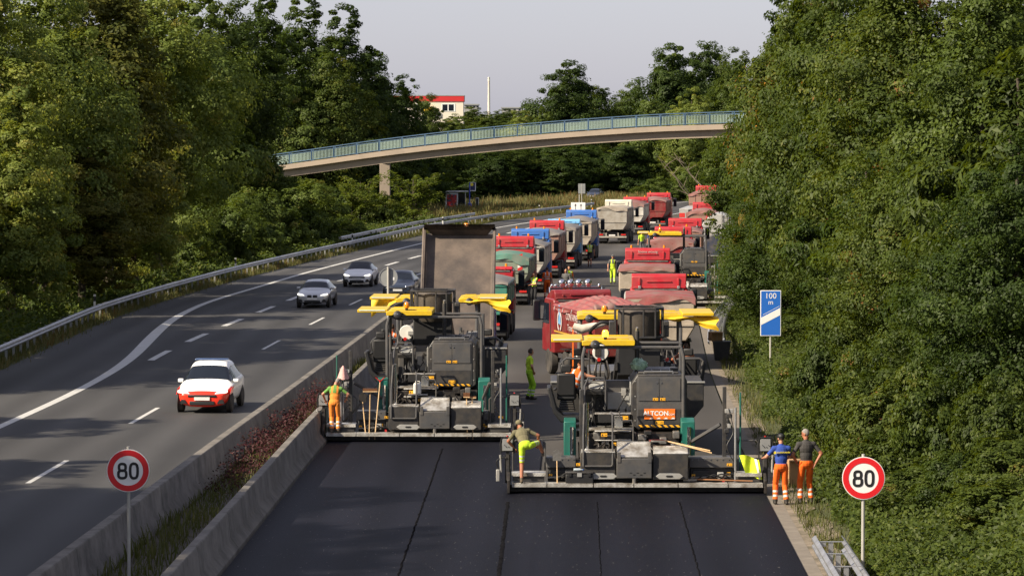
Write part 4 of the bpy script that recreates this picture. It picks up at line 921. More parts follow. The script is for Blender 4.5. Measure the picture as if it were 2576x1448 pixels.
# left file of trucks, near to far
truck('dump truck with raised soot-stained tub emptying into the rear feeder', -1.93, 113.6, 0.02, cab_blue, mat('tub_soot', (0.115, 0.088, 0.070), 0.7, 0, 0.25, 1.2, dirt=(0.016, 0.016, 0.020), dfac=0.5, dscale=0.42), t_grey, L=5.9, tilt=51, zb=1.58, beac=False, seed=1)
truck('dump truck with teal tub and pale tarp half hidden behind the raised tub', -1.45, 148.0, 0.055, cab_red, b_teal, t_grey, seed=2, ztop=3.1, beac=True, zb=2.6)
truck('dump truck with green tarp, chevron tailgate and red cab', -0.35, 178.0, 0.07, cab_red, b_greeng, t_green, seed=3, stripe=True, lip=0.42, tail='flat', zb=2.55)
truck('blue-cabbed dump truck just behind the green-tarped one', 0.62, 191.5, 0.075, cab_blue, b_white, t_grey, seed=4)
truck('dump truck with faded pink-brown tub and red cab, left file', 1.75, 210.0, 0.085, cab_red, b_pink, t_grey, seed=5, zb=2.85)
truck('dump truck with light blue cab roof and grey tub', 3.05, 224.0, 0.09, cab_lblue, b_grey, t_grey, seed=6, ztop=3.25, zb=2.8, beac=False)
truck('dump truck with royal blue cab and twin amber beacons, mid left file', 4.5, 238.0, 0.10, cab_blue, b_beige, t_grey, seed=7, zb=2.85)
truck('cream-cabbed dump truck with dented pale grey tub', 8.3, 274.0, 0.115, cab_cream, b_grey, t_beige, seed=8, beac=False, zb=2.95, bulge=0.15, tail='flat')
truck('dump truck with red cab and white and red tailgate beside the cream one', 10.6, 297.0, 0.12, cab_red, b_white, t_dred, seed=9, ztop=3.3, lip=0.5)
truck('red dump truck at the far end of the left file', 13.3, 312.0, 0.13, cab_red, b_red, t_dred, seed=10, ztop=3.4)
# right file
R1 = truck('angled maroon dump truck with chrome roof lamps behind the front feeder', 4.25, 121.0, -0.215, cab_maroon, b_red, t_red, seed=11, rolled=True, spheres=True, lip=0.12, zb=2.75, ztop=3.30, beac=False, lights=True, L=6.4, bulge=0.42, bw=1.3, ribbed=0.022)
truck('dump truck with bright red cab and drooping red tarp behind the angled one', 5.85, 130.0, 0.035, cab_red, b_beige, t_red, seed=12, lip=0.42, zb=2.85, beac=False, bulge=0.12, bw=1.34)
r3 = truck('red dump truck with white lettering on the cab, left of the parked paver', 6.5, 159.5, 0.05, cab_red, b_beige, t_dred, seed=13, lip=0.22, zb=2.75, bulge=0.1, bw=1.32, lights=False)
truck('red dump truck with dark red tarp behind the parked paver canopy', 9.4, 196.0, 0.075, cab_red, b_red, t_dred, seed=14, lip=0.6, lights=False, bw=1.34)
truck('red dump truck fifth in the right file, tarp sagging', 11.2, 217.0, 0.08, cab_red, b_pink, t_dred, seed=15, beac=False, ztop=3.5)
truck('red dump truck second from the end of the right file', 15.3, 266.0, 0.115, cab_red, b_pink, t_dred, seed=16, beac=False, lip=0.45, ztop=3.5)
truck('last red dump truck in the right file, pale pink tailgate', 19.6, 343.0, 0.15, cab_red, b_pink, t_dred, seed=17, tail='ribbed')
# lettering on the cabs and the angled truck's side
scr = mat('white_lettering', (0.50, 0.42, 0.40), 0.6)
text_mesh('lettering', 'Sooios eicncig', 0.17, scr, r3, (0.0, 5.6 + 0.55 + 0.025, 3.36))
lay = dict(m=scr)
def side_text(root, s, size, y, z, m=scr, x=None): return text_mesh('lettering', s, size, m, root, (x if x is not None else -1.33, y, z), (math.pi / 2, 0, -math.pi / 2))
side_text(R1, 'CONTAINER', 0.36, 3.2, 2.42, x=-1.34); side_text(R1, 'Transporte', 0.34, 3.2, 2.02, x=-1.34)
MB().box(-1.345, -1.332, 0.2, 6.2, 1.74, 1.80).build('yellow_stripe', mat('faded_yellow', (0.42, 0.24, 0.03), 0.6), R1)
lg = MB()
Mx = Matrix.Translation((-1.334, 5.35, 2.3)) @ Matrix.Rotation(R(-90), 4, 'Z')
for a0, a1, s in ((100, 250, 1), (-70, 80, 1)):
    stroke(lg, [(0.32 * math.cos(R(a)), 0.34 * math.sin(R(a)) - 0.12) for a in np.linspace(a0, a1, 10)], 0.11, 0, 0.008, 0)
lg.prism([(-0.22, -0.2), (0.22, -0.25), (0.12, 0.12), (0.05, 0.5), (-0.12, 0.5), (-0.10, 0.1)], 'y', -0.002, 0.010, 1)
lg.v = [tuple(Mx @ Vector(p)) for p in lg.v]
lg.build('emblem', [scr, cab_lblue], R1)

# ---- grey tank truck and low wall of containers beyond the parked paver
tk = thing('tank_truck', 'grey tank truck with rear ladder half hidden by the bank trees', 'truck', (14.6, 233.6, 0), -0.09)
tg_ = paint('tank_grey', (0.40, 0.40, 0.39), 0.3, 0); tb_ = paint('tank_dark_blue', (0.03, 0.04, 0.07), 0.25, 0.2)
MB().prism([(1.25 * math.cos(a), 2.35 + 1.15 * math.sin(a)) for a in np.linspace(0, 2 * math.pi, 20)[:-1]], 'y', 0.3, 7.0).build('tank', tg_, tk, bevel=0.05)
MB().prism([(1.1 * math.cos(a), 1.35 + 0.75 * math.sin(a)) for a in np.linspace(0, 2 * math.pi, 20)[:-1]], 'y', -0.3, 1.2).build('spray_tank', tb_, tk, bevel=0.05)
MB().box(-0.45, 0.45, 0.0, 9.0, 0.7, 1.0).build('chassis', oily, tk)
ld = MB()
for x in (0.25, 0.62): ld.tube([(x, 0.22, 1.3), (x, 0.22, 3.6)], 0.025, 6)
for z in np.arange(1.5, 3.6, 0.3): ld.tube([(0.25, 0.22, z), (0.62, 0.22, z)], 0.018, 5)
ld.build('ladder', black, tk)
for y in (1.6, 2.9, 8.2):
    for s in (-1, 1): wheel(tk, s * 1.02, y)
for s in (-1, 1): MB().box(s * 0.95 - 0.15, s * 0.95 + 0.15, -0.36, -0.30, 0.85, 0.97).build('tail_lamp', redp, tk)
truck_cab(tk, 7.4, cab_red, ztop=3.3, beac=False, lights=False)
ct = thing('container', 'long low grey container trailer between the two files of trucks', 'container', (16.4, 300, 0), -0.12)
MB().box(-1.2, 1.2, 0, 11, 0.9, 2.3).build('box', tg_, ct, bevel=0.03)
MB().box(-1.21, -0.7, -0.015, 0.0, 1.5, 1.9).build('red_mark', chev_r, ct)
for y in (1.2, 2.5, 9): 
    for s in (-1, 1): wheel(ct, s * 1.0, y)

# ------------------------------------------------------------------ cars
def car_paint(name, c): 
    return mat(name, c, 0.35, 0.0, 0.03, 2, coat=0.35)
ctyre = MB().lathe([(0.20, -0.10), (0.29, -0.105), (0.325, -0.07), (0.33, 0), (0.325, 0.07), (0.29, 0.105), (0.20, 0.10)], 20, Matrix.Rotation(R(90), 4, 'Y')).mesh('tyre', rubber)
def crim_mesh():
    mb = MB().lathe([(0.19, -0.09), (0.215, -0.10), (0.215, 0.10), (0.19, 0.09)], 18, Matrix.Rotation(R(90), 4, 'Y'))
    for k in range(5):
        M = Matrix.Rotation(R(72 * k), 4, 'X'); mb.box(-0.095, 0.095, -0.03, 0.03, 0.0, 0.2, 0, M)
    return mb.mesh('rim', galv)
crim = crim_mesh()
plate_m = mat('car_plate', (0.68, 0.68, 0.66), 0.5)
def car(label, X, Y, yaw, pm, roofm=None, L=4.2, W=0.89, h=1.46, hatch=True, lowm=None, lit=False, grille='wide', group='cars in the left lanes', accent=None):
    """nose towards -y (the camera)"""
    root = thing('car', label, 'car', (X, Y, 0.0), -yaw, group)
    zb, zm = 0.22, 0.55
    # stations: y, half width at sill, at shoulder, belt z, roof half width, roof z, cabin?
    S = [(0.00, 0.70, 0.66, 0.62, 0.50, 0.64), (0.10, 0.86, 0.84, 0.70, 0.62, 0.725), (0.45, 0.94, 0.96, 0.80, 0.74, 0.83), (0.95, 0.97, 0.99, 0.88, 0.78, 0.915),
         (1.15, 0.97, 1.0, 0.91, 0.80, 0.96), (1.75, 0.97, 1.0, 0.93, 0.66, h - 0.05), (2.10, 0.97, 1.0, 0.95, 0.64, h), (2.9, 0.97, 1.0, 0.98, 0.64, h - 0.01)]
    if hatch: S += [(L - 0.62, 0.97, 0.99, 1.02, 0.62, h - 0.06), (L - 0.12, 0.95, 0.96, 1.02, 0.66, 1.06), (L, 0.85, 0.88, 0.80, 0.6, 0.82)]
    else: S += [(3.3, 0.97, 1.0, 0.98, 0.63, h - 0.05), (L - 0.75, 0.97, 0.99, 0.99, 0.72, 1.02), (L - 0.1, 0.92, 0.94, 0.95, 0.68, 0.97), (L, 0.85, 0.86, 0.78, 0.6, 0.80)]
    vs = []; k = 9
    for (y, ws, wb, zbelt, wr, zr) in S:
        half = [(0.0, zb), (ws * W * 0.9, zb), (ws * W, zm), (wb * W, zbelt - 0.04), (wb * W * 0.96, zbelt), (wr * W * 1.02, zr - 0.06 if zr - zbelt > 0.2 else zr - 0.006), (wr * W * 0.92, zr), (wr * W * 0.45, zr + 0.025), (0, zr + 0.03)]
        full = half + [(-p, q) for p, q in half[-2:0:-1]]
        vs += [(p, y, q) for p, q in full]
    m = 2 * k - 2; n = len(S); fs = []; mi = []
    ws_i = 4; cab0, cab1 = 5, (8 if hatch else 8)
    for i in range(n - 1):
        for j in range(m):
            fs.append((i * m + j, i * m + (j + 1) % m, (i + 1) * m + (j + 1) % m, (i + 1) * m + j))
            side = j in (4, m - 5); top = j in (6, 7, m - 8, m - 7) or j in (5, m - 6)
            g = 0
            if i == ws_i and j in (5, 6, 7, m - 8, m - 7, m - 6): g = 1
            if cab0 <= i < cab1 and side: g = 1
            if i == ws_i and side: g = 1
            if hatch and i == n - 3 and j in (5, 6, 7, m - 8, m - 7, m - 6): g = 1
            if not hatch and i == n - 4 and j in (5, 6, 7, m - 8, m - 7, m - 6): g = 1
            if j in (0, m - 1): g = 2
            if roofm is not None and 5 <= i < 8 and j in (5, 6, 7, m - 8, m - 7, m - 6): g = 3
            if accent is not None and ((j in (1, 2, 3, m - 2, m - 3, m - 4) and i < 3) or i == 0): g = 4
            mi.append(g)
    fs += [tuple(range(m))[::-1], tuple((n - 1) * m + j for j in range(m))]; mi += [4 if accent is not None else 0, 0]
    b = MB(); b.v = vs; b.f = fs; b.mi = mi
    body = b.build('body', [pm, glass_d, black, roofm or pm, accent or pm], root, sub=2)
    for q in (0.78, L - 0.80):
        for s in (-1, 1):
            w = inst('wheel', ctyre, root, (s * (W - 0.10), q, 0.33)); inst('rim', crim, w)
            MB().lathe([(0.395, -0.02), (0.40, 0.0), (0.395, 0.012)], 20, Matrix.Translation((s * (W - 0.035), q, 0.345)) @ Matrix.Rotation(R(90), 4, 'Y')).build('wheel_arch', black, root)
    for s in (-1, 1):
        hl = MB().prism([(s * 0.40 * W / 0.89, 0.66), (s * 0.80 * W / 0.89, 0.70), (s * 0.79 * W / 0.89, 0.79), (s * 0.50 * W / 0.89, 0.73)], 'y', 0.03, 0.30)
        hl.build('headlight', headlamp if lit else chrome, root, bevel=0.015)
        mm = MB().box(s * (W + 0.02) - 0.10, s * (W + 0.02) + 0.10, 1.42, 1.52, 0.94, 1.07).build('wing_mirror', accent if False else pm, root, bevel=0.035)
        MB().prism([(s * 0.50, 0.34), (s * 0.74, 0.34), (s * 0.70, 0.47), (s * 0.58, 0.47)], 'y', -0.005, 0.12).build('air_intake', black, root)
    if grille == 'kidney':
        for s in (-1, 1): MB().box(s * 0.15 - 0.12, s * 0.15 + 0.12, -0.02, 0.1, 0.56, 0.70).build('grille', black, root, bevel=0.03)
    else: MB().box(-0.48, 0.48, -0.012, 0.1, 0.55, 0.635).build('grille', black, root, bevel=0.02)
    MB().box(-0.42, 0.42, -0.012, 0.1, 0.29, 0.42).build('lower_grille', black, root, bevel=0.02)
    MB().box(-0.26, 0.26, -0.030, -0.012, 0.45, 0.56).build('number_plate', plate_m, root)
    for s in (-1, 1): MB().tube([(s * 0.06, 1.20, 0.985), (s * 0.5, 1.24, 0.99)], 0.012, 4).build('wiper', black, root)
    return root
silver = mat('silver_paint', (0.52, 0.53, 0.54), 0.30, 0.35, 0.02, 2, coat=1); carwhite = car_paint('car_white', (0.82, 0.82, 0.81)); dblue = car_paint('car_dark_blue', (0.018, 0.028, 0.05)); carred = car_paint('car_signal_red', (0.75, 0.035, 0.012)); greyblue = mat('car_grey_blue', (0.20, 0.25, 0.31), 0.3, 0.4, 0.02, 2, coat=1)
c1 = car('white rescue car with bright red nose and blue roof bar, nearest in the lanes', P(508, 1040).x, P(508, 1040).y, 0.06, carwhite, L=4.1, W=0.92, h=1.62, lit=True, accent=carred)
MB().prism([(-0.60, 1.645), (0.60, 1.645), (0.55, 1.70), (-0.55, 1.70)], 'y', 2.2, 2.4).build('light_bar', car_paint('blue_lens', (0.05, 0.09, 0.20)), c1, bevel=0.02)
for s in (-1, 1): MB().prism([(0.25, 0.62), (0.95, 0.66), (1.25, 0.86), (0.55, 0.80)], 'x', s * 0.905 - 0.006, s * 0.905 + 0.006).build('red_flash', carred, c1)
car('silver saloon with twin kidney grille, middle of the oncoming cars', P(785, 775).x, P(785, 775).y, 0.065, silver, L=4.35, h=1.43, hatch=False, lit=True, grille='kidney')
car('white hatchback with black roof, third of the oncoming cars', P(897, 722).x, P(897, 722).y, 0.075, carwhite, roofm=black, L=4.06, h=1.44, lit=True)
car('dark blue car half hidden behind the round grey sign back', P(1000, 752).x, P(1000, 752).y, 0.07, dblue, L=4.3, h=1.5)
car('grey-blue saloon far off on the side road under the bridge', P(1591, 494).x, P(1591, 494).y, 0.25, greyblue, L=4.6, hatch=False, group='far cars', h=1.45)
car('dark car parked in shadow near the small double sign', P(1488, 503).x, P(1488, 503).y, 0.25, dblue, L=4.4, group='far cars')
# ------------------------------------------------------------------ paving machines
def bx(name, m, par, x0, x1, y0, y1, z0, z1, bev=0.012): return MB().box(x0, x1, y0, y1, z0, z1).build(name, m, par, bevel=bev)
def pipe(name, m, par, pts, r, n=8, sm=0): return MB().tube(smooth_path(pts, sm) if sm else pts, r, n).build(name, m, par)
def seat(par, x, y, z, turn=0.0):
    s = empty('seat', (x, y, z), turn, par)
    MB().box(-0.25, 0.25, -0.25, 0.27, 0.30, 0.44).build('cushion', black, s, bevel=0.05)
    MB().prism([(-0.28, 0.40), (-0.16, 0.40), (-0.26, 1.02), (-0.36, 1.02)], 'x', -0.25, 0.25).build('backrest', black, s, bevel=0.05)
    MB().prism([(-0.36, 1.04), (-0.27, 1.04), (-0.29, 1.26), (-0.37, 1.26)], 'x', -0.15, 0.15).build('headrest', black, s, bevel=0.04)
    for q in (-1, 1): MB().box(q * 0.31 - 0.04, q * 0.31 + 0.04, -0.22, 0.15, 0.55, 0.61).build('armrest', black, s, bevel=0.02)
    for k in range(5): MB().box(-0.22 + 0.012 * k, 0.22 - 0.012 * k, -0.2, 0.2, k * 0.06, k * 0.06 + 0.045).build('bellows', dark, s, bevel=0.012)
    return s
def beacon(par, x, y, z, lit=False):
    b = MB().cyl((x, y, z), (x, y, z + 0.10), 0.035, 0.05, 10).build('beacon', black, par)
    MB().lathe([(0.075, 0.10), (0.085, 0.12), (0.085, 0.22), (0.06, 0.27), (0.02, 0.285)], 14, Matrix.Translation((x, y, z))).build('lens', amber_lit if lit else amber, b)
def console_box(par, x, y, z, turn=0.0):
    c = empty('control_panel', (x, y, z), turn, par)
    MB().prism([(-0.08, 0), (0.06, 0), (0.09, 0.36), (0.0, 0.36)], 'x', -0.16, 0.16).build('housing', black, c, bevel=0.025)
    MB().prism([(-0.092, 0.03), (-0.078, 0.03), (-0.008, 0.34), (-0.022, 0.34)], 'x', -0.135, 0.135).build('faceplate', mat('panel_grey', (0.17, 0.175, 0.175), 0.5), c, bevel=0.008)
    MB().prism([(-0.046, 0.21), (-0.026, 0.20), (-0.008, 0.31), (-0.024, 0.31)], 'x', -0.06, 0.06).build('screen', mat('screen_blue', (0.04, 0.06, 0.16), 0.2, 0), c)
    MB().tube([(-0.17, -0.02, -0.05), (-0.19, -0.02, 0.2), (-0.15, -0.02, 0.38), (0.15, -0.02, 0.38), (0.19, -0.02, 0.2), (0.17, -0.02, -0.05)], 0.02, 6).build('guard', black, c)
    MB().cyl((0.0, 0.03, 0.36), (0.0, 0.03, 0.42), 0.03, 0.03, 8).build('stop_button', redp, c)
    for q in (-0.08, -0.03, 0.03, 0.08): MB().cyl((q, -0.075, 0.10 + abs(q)), (q, -0.09, 0.10 + abs(q)), 0.013, 0.012, 8).build('knob', black, c)
    MB().box(-0.04, 0.04, -0.02, 0.05, -0.75, 0.0).build('stand', dark, c)
    return c
def canopy(par, x0, x1, y0, y1, z, ext=None, lamp=True, slab=0.10):
    """yellow hardtop: crowned slab with bevelled long edges; ext = (x, dir) thin sliding wing"""
    c = MB().prism([(x0, z - 0.05), (x0, z + slab * 0.75), (x0 + 0.12, z + slab), (x1 - 0.05, z + slab), (x1, z + slab * 0.8), (x1, z - 0.03), (x1 - 0.04, z - 0.05), (x1 - 0.35, z - 0.05), (x0 + 0.62, z - 0.05), (x0 + 0.50, z + 0.03), (x0 + 0.30, z + 0.03), (x0 + 0.18, z - 0.05)], 'y', y0, y1).build('canopy', yellow, par, bevel=0.015, seg=2)
    MB().box(x0 + 0.15, x1 - 0.15, y0 + 0.3, y0 + 0.34, z + slab, z + slab + 0.03).box(x0 + 0.15, x1 - 0.15, y1 - 0.4, y1 - 0.36, z + slab, z + slab + 0.03).build('roof_rib', yellow, c)
    if ext:
        xe = ext
        a, b = (xe, x0 + 0.02) if xe < x0 else (x1 - 0.02, xe)
        w = MB().box(a, b, y0 + 0.10, y1 - 0.10, z + 0.04, z + 0.13).build('sliding_wing', yellow, par, bevel=0.015)
        MB().box(a + 0.06, b - 0.06, y0 + 0.085, y0 + 0.10, z + 0.095, z + 0.12).build('edge_strip', white, w)
    if lamp:
        l = MB().lathe([(0.05, -0.04), (0.12, -0.02), (0.125, 0.03), (0.08, 0.06)], 14, Matrix.Translation((x0 + 0.35, y0 - 0.02, z - 0.02)) @ Matrix.Rotation(R(75), 4, 'X')).build('lamp', black, par)
        MB().ball((x0 + 0.35, y0 - 0.06, z - 0.02), (0.075, 0.02, 0.05), 10).build('lamp_glass', chrome, l)
    return c
def crawler(par, x0, x1, y0, y1, h):
    n = 10; poly = []
    r = h / 2
    for a in np.linspace(90, 270, n): poly.append((y0 + r + r * math.cos(R(a)), r + r * math.sin(R(a))))
    for a in np.linspace(-90, 90, n): poly.append((y1 - r + r * math.cos(R(a)), r + r * math.sin(R(a))))
    t = MB().prism(poly, 'x', x0, x1).build('crawler_track', oily, par)
    pads = MB(); L_ = y1 - y0
    for k in range(int(L_ / 0.22)):
        y = y0 + r + k * 0.22
        if y < y1 - r: pads.box(x0 - 0.01, x1 + 0.01, y, y + 0.15, h, h + 0.035).box(x0 - 0.01, x1 + 0.01, y, y + 0.15, 0.0, 0.02)
    tag(pads.build('track_pads', rubber, t), kind='stuff')
def hazard(par, x0, x1, y, z0, z1):
    hz_ = MB().box(x0, x1, y, y + 0.01, z0, z1).build('hazard_strip', black, par); n = 7; w = (x1 - x0) / n
    for k in range(n):
        a = x0 + k * w + w * 0.1; MB().prism([(a, z1), (a + w * 0.5, z1), (a + w * 0.88, z0), (a + w * 0.38, z0)], 'y', y - 0.005, y - 0.001).build('stripe', labely, hz_)
def warn_label(par, x, y, z, w=0.14, h=0.07):
    l = MB().box(x, x + w, y - 0.006, y, z, z + h).build('warning_label', labely, par)
    MB().prism([(x + 0.015, z + 0.015), (x + 0.06, z + 0.015), (x + 0.0375, z + h - 0.012)], 'y', y - 0.009, y - 0.0065).box(x + w * 0.6, x + w * 0.92, y - 0.009, y - 0.0065, z + h * 0.4, z + h * 0.55).build('pictogram', black, l)
def paver(label, X, Y, yaw, sl, sr, seed=1, sign=False, ext=-2.1, canopy_x=(-1.28, 0.13), eng=(0.08, 1.50), lit=False, group='asphalt pavers', steps=True, rgt_posts=True, lft_posts=False, towel=False):
    rd = random.Random(seed)
    p = thing('asphalt_paver', label, 'paver', (X, Y, 0.0), -yaw, group)
    # --- screed
    bx('screed_plate', oily, p, sl, sr, 0.22, 1.35, 0.055, 0.20)
    bx('screed_skirt', oily, p, sl + 0.02, sr - 0.02, 0.08, 0.215, 0.055, 0.24)
    cuts = [sl + 0.08, sl + 1.0, sl + 1.02 + 0.62 * (3.3 + sl * 0) * 0.5, -0.42, 0.45, sr - 1.55, sr - 0.05]
    cuts = sorted(set(round(c, 3) for c in [sl + 0.06, sl + 0.98, max(sl + 1.4, -1.0), 0.05, 1.2, sr - 0.95, sr - 0.04]))
    for a, b in zip(cuts, cuts[1:]):
        w = MB().box(a + 0.012, b - 0.012, -0.27, 0.16, 0.285, 0.31).box(a + 0.012, b - 0.012, -0.275, -0.262, 0.215, 0.309).build('walkway_plate', checker, p)
        MB().box((a + b) / 2 - 0.06, (a + b) / 2 + 0.06, -0.1, 0.24, 0.18, 0.284).build('bracket', dark, w)
    bx('screed_body', dark, p, -1.45, 1.5, 0.5, 1.45, 0.22, 0.80)
    for s, a, b in ((-1, sl + 0.95, -1.44), (1, 1.50, sr - 0.75)):
        e = bx('extension_beam', grey, p, a, b, 0.45, 1.05, 0.64, 0.92, 0.03)
        bo = MB()
        for k in range(int((b - a) / 0.16)): bo.cyl((a + 0.1 + 0.16 * k, 0.45, 0.86), (a + 0.1 + 0.16 * k, 0.437, 0.86), 0.016, None, 6)
        tag(bo.build('bolts', chrome, e), kind='stuff')
        bx('extension_housing', dark, p, a + 0.05, b - 0.03, 0.55, 1.2, 0.21, 0.639)
        bx('hydraulic_box', black, p, a + 0.1, a + 0.55, 0.38, 0.55, 0.36, 0.58)
        bx('valve_cover', lgrey, p, (a + b) / 2 + 0.15, (a + b) / 2 + 0.32, 0.33, 0.5, 0.36, 0.54, 0.02)
        warn_label(p, (a + b) / 2 + 0.4, 0.449, 0.70); warn_label(p, a + 0.08, 0.379, 0.40, 0.09, 0.09); warn_label(p, b - 0.2, 0.549, 0.44, 0.1, 0.09)
        for k in range(4):
            q = a + 0.2 + (b - a - 0.4) * k / 4
            pipe('hose', black, p, [(q, 0.3, 0.35), (q + 0.25, 0.2, 0.45 + 0.1 * rd.random()), (q + 0.55, 0.3, 0.34)], 0.018, 6, 4)
        pipe('tie_rod', steel, p, [(a + 0.05, 0.34, 0.40), (b - 0.1, 0.34, 0.44)], 0.025, 6)
        MB().cyl((a + 0.9, 0.34, 0.34), (a + 0.9, 0.22, 0.34), 0.04, None, 8).build('red_cap', redp, p)
    # end plates and end platforms
    for s, xe in ((-1, sl), (1, sr)):
        x0, x1 = (xe - 0.05, xe + 0.02) if s < 0 else (xe - 0.02, xe + 0.05)
        MB().prism([(-0.35, 0.06), (-0.35, 0.40), (-0.15, 0.55), (1.6, 0.55), (1.8, 0.30), (1.8, 0.06)], 'x', x0, x1).build('end_plate', oily, p, bevel=0.01)
        a, b = (xe + 0.06, xe + 0.95) if s < 0 else (xe - 0.75, xe - 0.06)
        u = MB().box(a, b, 0.0, 0.55, 0.53, 0.56).box(a, b, -0.006, 0.006, 0.47, 0.559).build('end_step', checker, p)
        bx('end_frame', dark, p, a + 0.04, b - 0.04, 0.05, 0.6, 0.33, 0.469)
        pipe('end_rail', grey, p, [(a + 0.02, 0.9, 0.5), (a + 0.02, 0.9, 1.25), (a + 0.10, 0.9, 1.33), (b - 0.10, 0.9, 1.33), (b - 0.02, 0.9, 1.25), (b - 0.02, 0.9, 0.5)], 0.02, 6)
        console_box(p, xe + s * 0.05, 0.35, 1.08, 0.0)
        bx('spring_arm', black, p, xe + s * 0.05 - 0.07, xe + s * 0.05 + 0.07, 0.38, 0.55, 0.25, 1.0, 0.03)
        pipe('crank', lgrey, p, [(xe + s * 0.22, 0.3, 0.55), (xe + s * 0.24, 0.3, 1.0)], 0.03, 8)
        bx('sensor', lgrey, p, xe + s * 0.30 - 0.05, xe + s * 0.30 + 0.05, 0.25, 0.35, 0.30, 0.62, 0.02)
        pipe('sensor_hose', black, p, [(xe + s * 0.1, 0.3, 0.95), (xe + s * 0.33, 0.28, 0.85), (xe + s * 0.28, 0.3, 0.6)], 0.016, 6, 5)
    def posts(x, s):
        a = bx('levelling_post', dark, p, x - 0.05, x + 0.05, 0.75, 0.85, 0.3, 2.75, 0.01)
        for k in range(26): MB().box(x + s * 0.07 - 0.02, x + s * 0.07 + 0.02, 0.72, 0.76, 0.5 + k * 0.06, 0.53 + k * 0.06).build('chain_link', oily, a) if k % 2 == 0 else None
        pipe('grade_post', galv, p, [(x + s * 0.26, 0.2, 0.32), (x + s * 0.26, 0.2, 2.25)], 0.032, 8)
        pipe('thin_post', teal, p, [(x + s * 0.42, 0.8, 0.5), (x + s * 0.42, 0.8, 2.6)], 0.028, 8)
        for k in range(5):
            z = 1.55 + k * 0.13; MB().box(x + s * 0.1 + rd.uniform(-.06, .06) - 0.06, x + s * 0.1 + rd.uniform(-.06, .06) + 0.07, 0.6, 0.78, z, z + 0.10).build('sensor_unit', [dark, lgrey, black][k % 3], p, bevel=0.01)
        pipe('diagonal_arm', grey, p, [(s * 1.45, 1.4, 1.15), (x - s * 0.1, 0.9, 1.75)], 0.05, 6)
        pipe('sensor_cable', black, p, [(x + s * 0.1, 0.6, 2.2), (x + s * 0.22, 0.5, 1.6), (x + s * 0.05, 0.4, 1.2), (x + s * 0.3, 0.4, 0.7)], 0.013, 5, 6)
    if rgt_posts: posts(sr - 1.0 if not lft_posts else sr - 0.62, 1)
    if lft_posts: posts(sl + 0.75, -1)
    # --- rear steps of the tractor
    if steps:
        m1 = bx('step_housing', dark, p, -1.34, -0.42, -0.12, 0.48, 0.40, 1.10, 0.02); MB().box(-1.32, -0.44, -0.13, 0.55, 1.102, 1.13).build('tread', checker, m1)
        m2 = bx('step_housing', grey, p, -0.40, 0.52, -0.22, 0.48, 0.44, 0.96, 0.02)
        MB().prism([(-0.15, 0.965), (-0.17, 1.0), (0.30, 1.34), (0.49, 1.34), (0.49, 0.965)], 'x', -0.38, 0.50).build('tread', checker, m2, bevel=0.01)
        for q in (-0.385, 0.415): MB().box(q, q + 0.10, -0.235, -0.15, 0.85, 1.12).build('lug', grey, m2, bevel=0.01)
        for k in range(5):
            q = -0.06 + 0.09 * k; MB().box(q, q + 0.06, -0.226, -0.219, 0.52 if k % 2 else 0.57, 0.545 if k % 2 else 0.595).build('vent', black, m2)
        m3 = bx('step_housing', dark, p, 0.55, 1.47, -0.12, 0.48, 0.40, 1.06, 0.02)
        MB().prism([(-0.13, 1.065), (-0.13, 1.085), (0.25, 1.24), (0.48, 1.24), (0.48, 1.065)], 'x', 0.56, 1.46).build('tread', checker, m3, bevel=0.01)
        for par_, q in ((m1, -0.98), (m3, 0.74)):
            MB().prism([(q - 0.12, 0.49), (q - 0.02, 0.415), (q + 0.50, 0.415), (q + 0.60, 0.49), (q + 0.50, 0.565), (q - 0.02, 0.565)], 'y', -0.16, -0.135).build('foot_plate', lgrey, par_, bevel=0.008)
            MB().prism([(q + 0.17, 0.465), (q + 0.31, 0.465), (q + 0.34, 0.49), (q + 0.31, 0.515), (q + 0.17, 0.515), (q + 0.14, 0.49)], 'y', -0.168, -0.1605).build('foot_hole', black, par_)
        MB().cyl((0.06, -0.2, 0.30), (0.06, -0.2, 0.44), 0.05, None, 8).build('tow_pin', steel, p)
    # --- tractor
    bx('chassis', oily, p, -1.2, 1.3, 1.6, 6.3, 0.55, 1.45)
    crawler(p, -1.35, -1.0, 1.9, 5.6, 0.85); crawler(p, 1.05, 1.40, 1.9, 5.6, 0.85)
    for s, q in ((-1, -1.56), (1, 1.54)):
        MB().prism([(1.3, 0.82), (1.3, 1.78), (1.7, 1.86), (5.2, 1.5), (5.2, 0.95), (2.2, 0.75)], 'x', q - 0.20, q + 0.12 if s < 0 else q + 0.16).build('side_arm', teal, p, bevel=0.02)
        MB().cyl((q, 1.28, 1.65), (q, 1.28, 0.7), 0.05, None, 8).build('lift_cylinder', chrome, p)
    for k in range(26):
        x0 = rd.uniform(-1.1, 1.3); pipe('hydraulic_hose', oily, p, [(x0, 1.5, rd.uniform(1.0, 1.5)), (x0 + rd.uniform(-.3, .3), 1.2, rd.uniform(.8, 1.3)), (x0 + rd.uniform(-.4, .4), 0.8, rd.uniform(.8, 1.0))], 0.022, 6, 5)
    for k in range(12):
        x0 = rd.uniform(-1.2, 0.0); z0 = rd.uniform(1.6, 2.4); bx('control_unit', rd.choice([oily, dark, steel, black, lgrey]), p, x0, x0 + rd.uniform(.06, .2), 2.5, 2.88, z0, z0 + rd.uniform(.06, .22), 0.01)
        pipe('cable', black, p, [(x0, 2.4, z0), (x0 + rd.uniform(-.3, .3), 2.2, z0 - 0.25), (x0 + rd.uniform(-.2, .4), 2.45, z0 + rd.uniform(-.4, .5))], 0.016, 5, 5)
